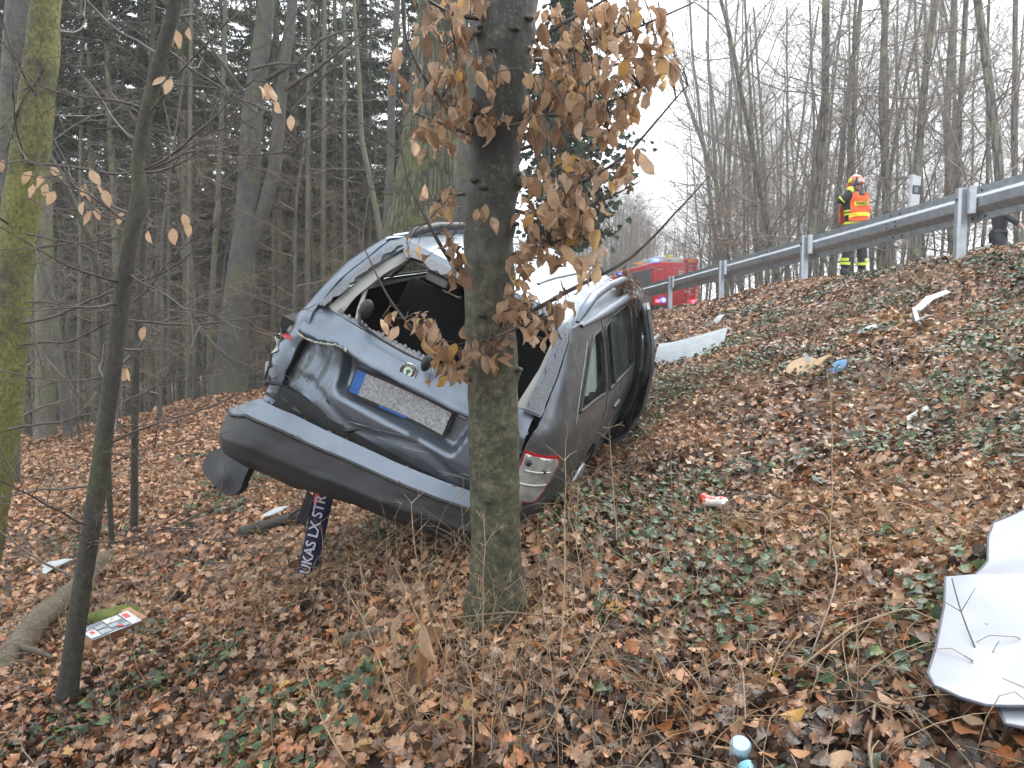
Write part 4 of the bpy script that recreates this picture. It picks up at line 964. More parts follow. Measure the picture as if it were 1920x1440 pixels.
# ---- body sides
def xs_at(z, sgn): return float(np.interp(z, [.2, .9, 1.03, 1.2, 1.36, 1.42], [.655, .645, .66, .635, .595, .555] if sgn > 0 else [.655, .645, .66, .585, .525, .50]))
def wrap(s, z, sgn=1):
    """unrolled side: s = y along the side; the last .35 m of s wraps round the rear corner to the tailgate seam"""
    xs = xs_at(z, sgn); yb = YR(xs, z) - .004
    y1 = yb + .20
    if s >= y1: return (XS(s, z), s, z)
    th = min(1.0, (y1 - s) / .26) * math.pi / 2
    xe = XS(y1, z)
    return (xs + (xe - xs) * math.cos(th) ** .8, yb + (y1 - yb) * (1 - math.sin(th)), z)
def sseam(z, sgn=1):
    xs = xs_at(z, sgn); return YR(xs, z) - .004 + .20 - .26
def side_fn(sgn, o=0.0, crush=0.0):
    def f(s, z):
        x, y, zz = wrap(s, z, sgn)
        x += o + .006 * fbm(s * 2, z * 3, 5 + sgn, 3) - .010 * math.exp(-((z - .60) / .018) ** 2)
        if crush:
            k = (1 - sstep(.3, 1.1, s)); x += crush * k * (.022 * fbm(s * 4, z * 4, 9, 2) * (1 - .6 * sstep(1.0, 1.2, z)) - .05 * sstep(.6, 1.0, z) * (1 - sstep(1.0, 1.25, z)) + .007 * math.sin(z * 33 + s * 14) * (1 - sstep(.9, 1.05, z))); y += crush * k * .02 * fbm(s * 4 + 7, z * 6, 3, 2)
        return (sgn * x, y, zz)
    return f
ARC = [(1.05 + .36 * math.cos(a), .32 + .36 * math.sin(a)) for a in np.linspace(math.pi, 0, 14)]
QW = [(.47, 1.03), (1.04, 1.015), (1.04, 1.30), (1.0, 1.345), (.86, 1.335), (.74, 1.28)]
RDW = [(1.145, 1.015), (2.02, 1.005), (2.02, 1.36), (1.9, 1.385), (1.35, 1.375), (1.145, 1.335)]
for sgn in (1, -1):
    fl = sgn < 0
    zs = np.linspace(.33, 1.41, 20)
    out = [(sseam(z, sgn) + .004, z) for z in zs[::-1]] + [(.30, .30)] + [(.69, .32)] + [p for p in ARC[1:7]] + [(1.085, .69), (1.085, 1.41)]
    qp = sheet('quarter_panel', m_cardirty if sgn > 0 else m_car, car, out, .028, side_fn(sgn, 0, 1.0 if sgn < 0 else 0), holes=[QW], t=.012, off=-1, flip=fl)
    sheet('quarter_window', m_glassc, qp, QW, .05, side_fn(sgn, -.012), flip=fl)
    mb = MB(); fq = side_fn(sgn, .004); pts = [fq(*p) for p in densify(QW, .05)]; tube(mb, pts + pts[:1], .009, 5); mb.build('window_seal', m_seal, qp)
    if sgn > 0:
        sheet('white_curtain', m_white, car, [(.62, 1.05), (1.0, 1.03), (1.02, 1.30), (.88, 1.31), (.78, 1.2)], .05, lambda s, z: (XS(s, z) - .035 - .010 * math.sin(s * 40), s, z), t=.004)
    rd = [(1.10, .69)] + [(1.10, 1.41), (1.6, 1.415), (2.085, 1.41), (2.10, 1.0), (2.10, .27), (1.47, .27)] + ARC[-1:6:-1]
    dd = sheet('rear_door', m_cardirty, car, rd, .03, side_fn(sgn, .002), holes=[RDW], t=.014, off=-1, flip=fl)
    sheet('window', m_glass, dd, RDW, .06, side_fn(sgn, -.012), flip=fl)
    mb = MB(); pts = [fq(*p) for p in densify(RDW, .05)]; tube(mb, pts + pts[:1], .010, 5); tube(mb, [fq(1.30, 1.02), fq(1.30, 1.37)], .013, 5); mb.build('window_seal', m_seal, dd)
    mb = MB(); tube(mb, [side_fn(sgn, .03)(s, .90) for s in np.linspace(1.22, 1.42, 6)], [.008, .014, .015, .015, .014, .008], 6); mb.build('handle', m_seal, dd)
    mb = MB(); fm = side_fn(sgn, .008); tube(mb, [fm(s, .60) for s in np.linspace(1.45, 2.08, 8)], .014, 5); mb.build('rubbing_strip', m_seal, dd)
    # sill, front wing
    sheet('sill', m_cardirty, car, [(1.45, .265), (3.25, .265), (3.25, .18), (1.45, .18)], .08, side_fn(sgn, -.01), t=.02, flip=fl)
    fw = [(3.22, .27), (3.22, 1.0), (3.9, .93), (4.35, .78), (4.5, .55), (4.4, .32), (4.02, .33)] + [(3.66 + .36 * math.cos(a), .32 + .36 * math.sin(a)) for a in np.linspace(0, math.pi, 12)]
    sheet('front_wing', m_car, car, fw, .05, side_fn(sgn), t=.014, flip=fl)
    # roof side beam over the doors, A pillar
    mb = MB(); tube(mb, [(sgn * .585, .62, 1.405), (sgn * .595, 1.2, 1.415), (sgn * .585, 2.2, 1.43), (sgn * .60, 2.6, 1.36), (sgn * .72, 3.1, 1.08), (sgn * .76, 3.3, .98)], [.010, .030, .032, .04, .04, .035], 8); mb.build('roof_beam', m_car, car)
    mb = MB(); tube(mb, [(sgn * .80, 2.12, .3), (sgn * .82, 2.13, .9), (sgn * .60, 2.16, 1.40)], .05, 6); mb.build('door_pillar', m_int, car)
    mb = MB(); tube(mb, [(sgn * .56, .60, 1.42), (sgn * .557, .66, 1.485), (sgn * .548, .82, 1.535), (sgn * .538, 1.25, 1.555), (sgn * .525, 1.85, 1.54), (sgn * .512, 2.12, 1.515), (sgn * .50, 2.22, 1.45)] if sgn > 0 else [(-.56, .75, 1.40), (-.555, .82, 1.44), (-.55, 1.1, 1.475), (-.54, 1.5, 1.48), (-.53, 1.9, 1.50), (-.52, 2.12, 1.47), (-.50, 2.22, 1.42)], [.012, .026, .026, .023, .023, .026, .012], 10); mb.build('roof_rail', m_car if sgn > 0 else m_seal, car)
# long scratch down the right rear corner
mb = MB(); f_ = side_fn(1, .006); tube(mb, [f_(s, z) for s, z in ((.42, .98), (.47, 1.1), (.60, 1.24), (.70, 1.33))], .0025, 4); mb.build('scratch', m_chip, car)

# ---- right tail lamp, left lamp smashed
def lampf(sgn, o): 
    f = side_fn(sgn, 0)
    def g(s, z):
        x, y, zz = f(s, z); d = Vector((sgn * .6, -.8, 0)); t_ = sstep(.1, .5, s); d = Vector((sgn * (.35 + .65 * t_), -(.9 - .9 * t_), 0)).normalized()
        return (x + d.x * o, y + d.y * o, zz)
    return g
sm = lambda z: sseam(z)
lo_ = [(sm(.62) + .012, .615), (sm(.87) + .006, .872), (.10, .876), (.22, .872), (.262, .85), (.235, .74), (.19, .64), (.16, .618)]
lamp = sheet('tail_lamp', m_lens_r, car, lo_, .02, lampf(1, .014), t=.02)
li = [(sm(.63) + .016, .628), (sm(.86) + .010, .861), (.10, .866), (.215, .861), (.240, .842), (.213, .74), (.172, .645), (.148, .630)]
sheet('silver_reflector', m_lens_c, lamp, li, .02, lampf(1, .0185))
def lampin(s, z, o): return lampf(1, o + .01 * abs(math.sin((z - .64) * 45)))(s, z)
sheet('clear_lens', m_lensg, lamp, li, .010, lambda s, z: lampin(s, z, .022))
for z_ in (.715, .785):
    mb = MB(); tube(mb, [lampf(1, .030)(s, z_ + .015 * math.sin((s - sm(z_)) * 9)) for s in np.linspace(sm(z_) + .03, .19, 8)], .004, 5); mb.build('lens_rib', m_badge_w, lamp)
for s_, z_, r_ in ((.06, .825, .016), (.15, .80, .011), (.02, .685, .012)):
    mb = MB(); c = Vector(lampf(1, .026)(s_, z_)); ellipsoid(mb, c, (r_, r_ * .8, r_), 12, 8); mb.build('bulb', m_glass_d, lamp)
mb = MB()
for k in range(22):
    c = np.array([-.70 - rngc.uniform(0, .12), .12 + rngc.uniform(0, .12), rngc.uniform(.56, .86)]); q = rngc.normal(0, .035, (4, 3)); mb.add(c + q, [[0, 1, 2], [0, 2, 3], [0, 3, 1]])
mb.build('smashed_lamp_shards', m_chip, car, smooth=False)
mb = MB(); c = np.array([-.72, .10, .80]); mb.add(c + np.array([(-.03, 0, -.012), (.035, -.01, -.004), (.03, 0, .02), (-.02, .01, .012), (0, -.025, .004)]), [[0, 1, 4], [1, 2, 4], [2, 3, 4], [3, 0, 4]]); mb.build('red_lens_shard', m_lens_r, car, smooth=False)
mb = MB()
for k in range(16):
    a = np.array([-.84 + .05 * k + rngc.normal(0, .02), .06 + .02 * rngc.random(), .50 + rngc.uniform(-.05, .08) + .004 * k]); b_ = a + np.array([rngc.uniform(.03, .12), rngc.normal(0, .02), rngc.normal(0, .045)])
    V, F = tube_vf([a, (a + b_) / 2 + rngc.normal(0, .012, 3), b_], [.010, .013, .007], 4); mb = MB(); mb.add(V, F); mb.build('broken_bracket', m_seal, car, smooth=False)
mb = MB(); box(mb, (-.80, .14, .47), (-.66, .5, .88)); mb.build('lamp_cavity', m_int, car, smooth=False)

# ---- bumper, hanging lower on its left end
def bz_top(x): return float(np.interp(x, [-1.02, -.86, -.77, -.515, -.26, .1, .36, .52, .86], [.26, .345, .410, .470, .497, .530, .557, .575, .605]))
def bz_bot(x): return float(np.interp(x, [-1.02, -.90, -.64, -.60, -.346, 0, .207, .40, .607, .86], [-.08, -.06, .045, .06, .12, .205, .235, .265, .30, .36]))
def bcurve(x): return .16 * (abs(x) / .9) ** 3.2 if x > -.9 else .16 + (abs(x) - .9) * 1.1
def bump_fn(u, v, o=0.0):     # v: 0 top edge .. 1 lower edge
    zt, zb = bz_top(u), bz_bot(u); z = zt + (zb - zt) * v
    y = np.interp(v, [0, .04, .17, .20, .24, .6, .85, 1.0], [.0, -.012, -.062, -.075, -.062, -.092, -.07, -.02])
    y = float(y) + bcurve(u) + .010 * fbm(u * 3, v * 2, 7, 3)
    return (u, y - o, z)
bo = [(-1.0, 0.19), (-.6, .19), (0, .19), (.6, .19), (.78, .25), (.80, 1.0), (.4, 1), (.02, 1.0), (0, .97), (-.3, 1.0), (-.34, 1.03), (-.6, 1.0), (-.66, 1.0), (-.80, 1.0), (-.94, 1.0), (-1.0, .9)]
bmp = sheet('bumper', m_bump, car, bo, .03, bump_fn, t=.012, off=-1, flip=True)
sheet('bumper_step', m_car, bmp, [(-.98, .185), (-.86, .05), (-.77, 0), (.60, 0), (.60, .185)], .03, lambda u, v: bump_fn(u, v, .006), t=.006, off=-1, flip=True)
sheet('bumper_moulding', m_seal, bmp, [(-.98, .205), (.70, .205), (.70, .24), (-.98, .24)], .03, lambda u, v: bump_fn(u, v, .012), t=.012, off=-1, flip=True)
CINV = CARM.inverted()
cq = [tuple(CINV @ Vector(at(*q))) for q in ((400, 838, 3.97), (372, 884, 3.93), (400, 912, 3.86), (428, 931, 3.83), (453, 920, 3.82), (458, 898, 3.82), (470, 872, 3.82), (440, 850, 3.85))]
cc = np.mean(cq, axis=0)
ck = np.linalg.lstsq(np.c_[[q[0] for q in cq], [q[2] for q in cq], np.ones(len(cq))], np.array([q[1] for q in cq]), rcond=None)[0]
sheet('bumper_corner', m_bump, bmp, smooth_poly([(q[0], q[2]) for q in cq], 1), .025, lambda u, z: (u, float(ck @ [u, z, 1]) - .03 * math.exp(-((u - cc[0]) ** 2 + (z - cc[2]) ** 2) / .004), z), t=.05, off=-1)
mb = MB(); box(mb, (-.66, .055, .33), (.68, .12, .56), bev=.02); mb.build('crash_beam', m_int, car)
mb = MB(); box(mb, (-.72, .10, .28), (.74, 4.2, .50), bev=.03); mb.build('underbody', m_int, car)
mb = MB()
for k in range(24):
    u = rngc.uniform(-.75, .5); c_ = np.array(bump_fn(u, rngc.choice([.0, .01, .19, .2]), .004)) + [0, 0, .004]; q = rngc.normal(0, .007, (4, 3)); mb.add(c_ + q, [[0, 1, 2], [0, 2, 3], [0, 3, 1]])
mb.build('caught_debris', m_twig2, bmp, kind='stuff', smooth=False)
# ---- roof
def roof(x, y):
    z = 1.485 - .085 * (abs(x) / .6) ** 2.4 - .06 * (max(0, .95 - y) / .6) ** 2 - .05 * (max(0, y - 1.9) / .7) ** 2
    z += -.02 * math.exp(-((x + .05) ** 2 / .03 + (y - .9) ** 2 / .12)) + .010 * fbm(x * 2.5, y * 2, 3, 3) + .02 * math.exp(-((x + .33) ** 2 / .008 + (y - .7) ** 2 / .05)) - .02 * math.exp(-((x + .45) ** 2 / .01 + (y - .5) ** 2 / .03))
    return (x, y, z)
rf = [(-.50, .47), (-.3, .45), (0, .445), (.3, .45), (.50, .47), (.585, .56), (.60, 1.2), (.60, 2.2), (.55, 2.56), (0, 2.66), (-.55, 2.56), (-.60, 2.2), (-.60, 1.2), (-.585, .56)]
sheet('roof', m_car, car, rf, .04, roof, t=.02)
for x_ in (-.24, .24):
    mb = MB(); tube(mb, [(x_, y, roof(x_, y)[2] + .002) for y in np.linspace(.8, 2.4, 10)], .008, 5); mb.build('roof_seam', m_car, car)
# folded strip of metal on the left of the roof
sheet('folded_metal_strip', m_galv, car, [(-.20, .52), (-.14, .52), (-.13, .95), (-.20, 1.0)], .04, lambda x, y: (x + .04 * math.sin(y * 5), y, roof(x, y)[2] + .015 + .012 * math.sin(y * 13 + x * 30)), t=.006)
# ---- windscreen, bonnet, front
sheet('windscreen', m_glass, car, [(-.56, 0), (.56, 0), (.68, 1), (-.68, 1)], .1, lambda u, v: (u, 2.62 + .68 * v - .10 * (u / .6) ** 2, 1.405 - .42 * v), t=.006)
sheet('bonnet', m_car, car, [(-.66, 3.3), (.66, 3.3), (.68, 3.9), (.55, 4.42), (-.55, 4.42), (-.68, 3.9)], .06, lambda x, y: (x, y, .99 - .17 * ((y - 3.3) / 1.1) ** 1.6 - .06 * (x / .68) ** 2 + .03 * fbm(x * 2, y * 2, 6, 2)), t=.012)
mb = MB(); box(mb, (-.70, 4.30, .25), (.70, 4.55, .74), bev=.07); mb.build('front_bumper', m_car, car)
for sx in (-.58, .58):
    mb = MB(); ellipsoid(mb, (sx, 4.42, .74), (.17, .10, .08), 16, 8); mb.build('headlamp', m_lens_c, car)
# ---- wheels
for sx in (-.765, .765):
    for yy in (1.05, 3.64):
        mb = MB(); tube(mb, [(sx - .10, yy, .32), (sx - .085, yy, .32), (sx + .085, yy, .32), (sx + .10, yy, .32)], [.26, .315, .315, .26], 24, caps=True); w_ = mb.build('wheel', m_tyre, car)
        mb = MB(); s1 = .104 if sx > 0 else -.104
        for a in np.arange(5) * 2 * math.pi / 5: tube(mb, [(sx + s1, yy + .05 * math.cos(a), .32 + .05 * math.sin(a)), (sx + s1, yy + .2 * math.cos(a), .32 + .2 * math.sin(a))], [.03, .02], 6)
        tube(mb, [(sx + s1, yy + .205 * math.cos(a), .32 + .205 * math.sin(a)) for a in np.linspace(0, 2 * math.pi, 24)], .014, 6); mb.build('rim', m_galv2, w_)
# ---- interior
sheet('boot_floor', m_int, car, [(-.68, .12), (.68, .12), (.68, 2.9), (-.68, 2.9)], .3, lambda x, y: (x, y, .60), t=.03)
for sgn in (-1, 1):
    sheet('inner_side', m_int, car, [(.22, .6), (2.0, .6), (2.0, 1.0), (.22, 1.02)], .3, lambda s, z: (sgn * (XS(s, z) - .07), s, z), t=.02)
sheet('headliner', m_int, car, [(-.5, .45), (.5, .45), (.52, 2.5), (-.52, 2.5)], .15, lambda x, y: (x, y, roof(x, y)[2] - .035), t=.01)
for x0, x1 in ((-.66, -.05), (-.02, .66)):
    mb = MB(); Mx = Matrix.Translation((0, 1.12, .60)) @ Matrix.Rotation(rad(-14), 4, 'X'); box(mb, (x0, -.07, 0), (x1, .07, .50), M=Mx, bev=.04); mb.build('rear_seat_back', m_seat, car)
for x_ in (-.40, .02, .42):
    mb = MB(); Mx = Matrix.Translation((x_, 1.22, 1.10)) @ Matrix.Rotation(rad(-8), 4, 'X'); box(mb, (-.13, -.05, 0), (.13, .05, .20), M=Mx, bev=.045); mb.build('headrest', m_seat, car)
for x_ in (-.36, .36):
    mb = MB(); Mx = Matrix.Translation((x_, 2.05, .50)) @ Matrix.Rotation(rad(-12), 4, 'X'); box(mb, (-.24, -.06, 0), (.24, .08, .62), M=Mx, bev=.06); box(mb, (-.13, -.05, .66), (.13, .06, .86), M=Mx, bev=.05); box(mb, (-.25, .08, -.05), (.25, .55, .12), bev=.05, M=Mx); mb.build('front_seat', m_seat, car)
mb = MB(); box(mb, (-.70, 2.9, .62), (.70, 3.3, .98), bev=.06); mb.build('dashboard', m_int, car)
mb = MB(); box(mb, (-.30, .55, 1.28), (-.16, .75, 1.33), bev=.015); mb.build('interior_lamp', m_trim, car)
mb = MB(); tube(mb, [(-.50, .35, 1.22), (-.44, .22, 1.08), (-.40, .16, 1.02)], .012, 5); mb.build('seat_belt', m_trim, car)
# ---- front right door, swung out and bent: we look on its black inner side
def door_fn(phi, o=0.0):
    def f(l, z):               # l metres from the hinge towards the trailing edge, which stands off the body
        t = l / 1.1; h = XS(3.1, max(z, .3)) - .01
        e_ = float(np.interp(z, [.30, .36, .42, .50, .72, 1.03, 1.2, 1.4], [.84, .90, .96, .99, 1.02, .955, .875, .745]))
        return (h + (e_ - h) * t ** 1.3 + o, 3.15 - l, z)
    return f
PH = rad(15)
do_ = [(0, .28), (0, .98), (.25, 1.13), (.60, 1.33), (.85, 1.40), (1.05, 1.39), (1.09, 1.15), (1.10, 1.0), (1.11, .6), (1.07, .36), (.9, .30)]
dw_ = [(.12, 1.0), (.62, 1.28), (.85, 1.34), (1.01, 1.33), (1.05, 1.0)]
fd = sheet('front_door', m_cardirty, car, do_, .05, door_fn(PH), holes=[dw_], t=.02, off=-1)
sheet('door_trim', m_int, fd, [(.02, .32), (.02, .97), (1.06, .97), (1.08, .6), (1.02, .36)], .06, door_fn(PH, -.06), t=.05, off=0)
mb = MB(); g_ = door_fn(PH, -.02); tube(mb, [g_(l, z) for l, z in ((1.02, .36), (1.085, .6), (1.075, 1.0), (1.06, 1.15), (1.02, 1.36), (.85, 1.37), (.6, 1.30), (.25, 1.10))], [.035, .042, .042, .034, .03, .028, .026, .026], 8); mb.build('door_seal', m_seal, fd)
mb = MB(); tube(mb, [(.80, 2.16, .34), (.83, 2.16, .9), (.70, 2.2, 1.2), (.60, 2.2, 1.38)], .07, 8); mb.build('door_pillar', m_int, car)
sheet('window', m_glass, fd, dw_, .08, door_fn(PH, -.012))
mb = MB(); g_ = door_fn(PH, -.10); tube(mb, [g_(l, .93) for l in (.75, .80, .88, .92)], [.008, .014, .014, .008], 6); mb.build('inner_handle', m_chrome, fd)
mb = MB(); tube(mb, [g_(.35, .62), g_(.55, .70), g_(.8, .72)], .03, 7); mb.build('arm_rest', m_int, fd)

# ================================================================== NEAR TREES
def leaf_template(kind):
    """returns (V, F, across, along): a leaf of length 1 along +x, folded along its midrib"""
    if kind == 'beech':
        t = np.linspace(0, 1, 7); w = .245 * np.sin(np.pi * t ** .85) ** .85; w[0] = .01; w[-1] = .005
    elif kind == 'oval':
        t = np.linspace(0, 1, 5); w = .30 * np.sin(np.pi * t ** .9) ** .75; w[0] = .02; w[-1] = .01
    elif kind == 'lobed':
        t = np.linspace(0, 1, 9); w = np.array([.02, .34, .20, .46, .24, .36, .17, .16, .01])
    elif kind == 'ivy':
        t = np.array([0, .12, .35, .5, .75, 1.0]); w = np.array([.12, .46, .30, .40, .18, .01])
    elif kind == 'simple':
        t = np.array([0, .45, 1.0]); w = np.array([.03, .30, .02])
    n = len(t); V = np.concatenate([np.c_[t, w, np.zeros(n)], np.c_[t, np.zeros(n), np.zeros(n)], np.c_[t, -w, np.zeros(n)]])
    i = np.arange(n - 1)
    F = np.concatenate([np.stack([i + n, i + n + 1, i + 1, i], -1), np.stack([i + 2 * n, i + 2 * n + 1, i + n + 1, i + n], -1)])
    ac = np.r_[np.full(n, 1.0), np.zeros(n), np.full(n, -1.0)]; al = np.r_[t, t, t]
    return V, F, ac, al
TEMPL = {k: leaf_template(k) for k in ('beech', 'oval', 'lobed', 'ivy', 'simple')}
def leaf_shape(V, ac, al, curl, fold, wave, twist, w=1.0):
    """bends many copies at once; each argument an (N,) array -> (N, n, 3)"""
    N = len(curl); x = np.repeat(V[None, :, 0], N, 0); y = V[None, :, 1] * np.asarray(w).reshape(-1, 1); z = np.zeros_like(x)
    z = z + fold[:, None] * np.abs(y) + curl[:, None] * (x - .5) ** 2 + wave[:, None] * np.sin(al[None] * 9 + ac[None] * 2) * np.abs(ac)[None] * .12 + twist[:, None] * y * (x - .5) * 2
    return np.stack([x - .0, y, z], -1)
def frames(nrm, yaw):
    a = np.stack([np.cos(yaw), np.sin(yaw), np.zeros_like(yaw)], -1); a -= nrm * (a * nrm).sum(1)[:, None]; a /= np.linalg.norm(a, axis=1)[:, None]
    return np.stack([a, np.cross(nrm, a), nrm], -1)          # columns
def put_leaves(mb, kind, pos, nrm, yaw, size, tint, rng, curl=.5, fold=.4, wave=.6, mat=0):
    V, F, ac, al = TEMPL[kind]; N = len(pos)
    if N == 0: return
    S = leaf_shape(V, ac, al, rng.normal(curl * .2, curl, N), rng.normal(fold * .3, fold, N), rng.normal(0, wave, N), rng.normal(0, .4, N), rng.uniform(.75, 1.2, N))
    S[:, :, 0] -= .5
    R = frames(nrm, yaw)
    W = np.einsum('nij,nkj->nki', R, S * size[:, None, None]) + pos[:, None]
    C = np.zeros((N, len(V), 4)); C[:, :, 0] = tint[:, None]; C[:, :, 1] = ac; C[:, :, 2] = al; C[:, :, 3] = 1
    FF = (F[None] + (np.arange(N) * len(V))[:, None, None]).reshape(-1, 4)
    mb.add(W.reshape(-1, 3), FF, C.reshape(-1, 4), mat)
def leaf_mesh(name, kind, seed, mat, curl, fold, wave):
    rng = np.random.default_rng(seed); V, F, ac, al = TEMPL[kind]
    S = leaf_shape(V, ac, al, rng.normal(0, curl, 1) + .1, rng.normal(fold * .4, fold, 1), rng.normal(0, wave, 1), rng.normal(0, .35, 1), 1)[0]
    C = np.zeros((len(V), 4)); C[:, 1] = ac; C[:, 2] = al; C[:, 3] = 1
    return MB().add(S, F, C).mesh(name, mat)
TREELM = [leaf_mesh('leaf', 'beech', 40 + i, m_leaf_o, 1.3, .7, 1.5) for i in range(12)]
PALELM = [leaf_mesh('leaf', 'beech', 70 + i, m_paleleaf, .6, .3, .6) for i in range(4)]
def curve_pts(pix, n=None):
    """smooth line through (px, py, Y) marks"""
    P = np.array([at(*p) for p in pix]); d = np.r_[0, np.cumsum(np.linalg.norm(np.diff(P, axis=0), axis=1))]
    n = n or max(6, int(d[-1] / .05)); s = np.linspace(0, d[-1], n)
    Q = np.stack([np.interp(s, d, P[:, k]) for k in range(3)], -1)
    for _ in range(3):
        Q[1:-1] = (Q[:-2] + 2 * Q[1:-1] + Q[2:]) / 4
    return Q

# ---- the beech in front of the car
m_bark_main, nt, b, o = newmat('wet_beech_bark')
v = coords(nt, (1, 1, .5)); v1 = coords(nt)
zc = nt.nodes.new('ShaderNodeSeparateXYZ'); nt.links.new(v1, zc.inputs[0])
base_c = ramp(nt, noise_(nt, v, 9, 7, .7), [(.32, (.014, .013, .012)), (.50, (.050, .048, .042)), (.68, (.15, .145, .13))])
grn = ramp(nt, noise_(nt, v1, 26, 6, .75), [(.36, (.024, .024, .013)), (.52, (.068, .067, .036)), (.68, (.175, .168, .10))])
hgt = node(nt, 'MapRange'); nt.links.new(zc.outputs[2], hgt.inputs['Value']); hgt.inputs['From Min'].default_value = 2.1; hgt.inputs['From Max'].default_value = .3
sub = node(nt, 'Math', operation='ADD'); nt.links.new(hgt.outputs[0], sub.inputs[0]); nt.links.new(noise_(nt, v1, 5, 5, .7), sub.inputs[1])
gm = ramp(nt, sub.outputs[0], [(.72, (0, 0, 0)), (1.15, (1, 1, 1))])
c = mixc(nt, gm, base_c, grn)
l1 = ramp(nt, noise_(nt, v1, 60, 6, .8), [(.54, (0, 0, 0)), (.60, (1, 1, 1))]); g2 = ramp(nt, noise_(nt, v1, 7, 4), [(.45, (0, 0, 0)), (.58, (1, 1, 1))])
mu = node(nt, 'Math', operation='MULTIPLY'); nt.links.new(l1, mu.inputs[0]); nt.links.new(g2, mu.inputs[1]); mu2 = node(nt, 'Math', operation='MULTIPLY'); nt.links.new(mu.outputs[0], mu2.inputs[0]); mu2.inputs[1].default_value = .55
c = mixc(nt, mu2.outputs[0], c, (.22, .22, .155))
nt.links.new(c, b.inputs['Base Color']); b.inputs['Roughness'].default_value = .55
bump_(nt, b, noise_(nt, v, 30, 9, .8), 1.0, .02)
TRY = 2.75
trunk_px = [(925, 1240), (922, 1180), (930, 1100), (929, 1000), (926, 850), (924, 700), (918, 560), (916, 430), (927, 300), (938, 200), (950, 90), (958, 0), (972, -150), (985, -350), (1000, -700), (1010, -1100)]
trunk_w = [118, 112, 102, 95, 94, 94, 92, 92, 94, 96, 98, 99, 95, 88, 76, 58]
base = at(922, 1180, TRY)
def trunk_mesh(pix, w, Y, sides, rough, scars, seed, mat, origin, name='trunk', ridge=0.0):
    P = np.array([at(px, py, Y if np.isscalar(Y) else Y[i]) for i, (px, py) in enumerate(pix)])
    R = np.array([w[i] / FPX * (Y if np.isscalar(Y) else Y[i]) / 2 * math.cos(math.atan((pix[i][0] - 960) / FPX)) for i in range(len(w))])
    d = np.r_[0, np.cumsum(np.linalg.norm(np.diff(P, axis=0), axis=1))]; n = max(24, int(d[-1] / .02)) if rough > 0 else 40
    n = min(n, 260); s = np.linspace(0, d[-1], n)
    Q = np.stack([np.interp(s, d, P[:, k]) for k in range(3)], -1); r = np.interp(s, d, R)
    for _ in range(6): Q[1:-1] = (Q[:-2] + 2 * Q[1:-1] + Q[2:]) / 4; r[1:-1] = (r[:-2] + 2 * r[1:-1] + r[2:]) / 4
    V, F = tube_vf(Q, r, sides); V = V.reshape(n, sides, 3); ax = Q[:, None]
    out = V - ax
    th = np.arange(sides) * 2 * math.pi / sides
    for i in range(n):
        for j in range(sides):
            q = V[i, j]; k = 1 + rough * fbm(q[0] * 9 + seed, q[1] * 9, q[2] * 5, 4) + rough * .5 * fbm(q[0] * 40, q[1] * 40, q[2] * 26 + seed, 3)
            if ridge: k += ridge * (abs(math.sin(th[j] * 17 + 1.5 * fbm(s[i] * .9, j * .3, seed, 2) * 3)) ** .6 - .5)
            out[i, j] *= k
    for (px, py, wd, dep) in scars:
        c_ = at(px, py, TRY); dd = np.linalg.norm((V - c_) * [1, .6, 1.5], axis=2); out *= (1 + dep * np.exp(-(dd / wd) ** 2))[:, :, None]
    V = ax + out
    return MB().add(V.reshape(-1, 3) - np.array(origin), F).mesh(name, mat)
beech = empty('beech_tree', base, 'beech trunk with clinging brown leaves right in front of the car', 'tree')
scars = [(905, 70, .035, .16), (990, 60, .04, .14), (965, 85, .03, .12), (925, 120, .04, -.10), (985, 215, .05, .22), (900, 235, .05, .18), (920, 278, .05, -.12), (970, 340, .05, .22), (908, 370, .04, .16), (890, 355, .03, .10), (900, 415, .05, -.10), (965, 430, .03, .12), (905, 600, .04, .12), (972, 700, .03, .14), (915, 935, .04, -.10), (970, 945, .03, .10), (990, 1120, .08, .15), (870, 1130, .07, .12)]
link(bpy.data.objects.new('trunk', trunk_mesh(trunk_px, trunk_w, TRY, 40, .07, scars, 2.0, m_bark_main, base)), beech)
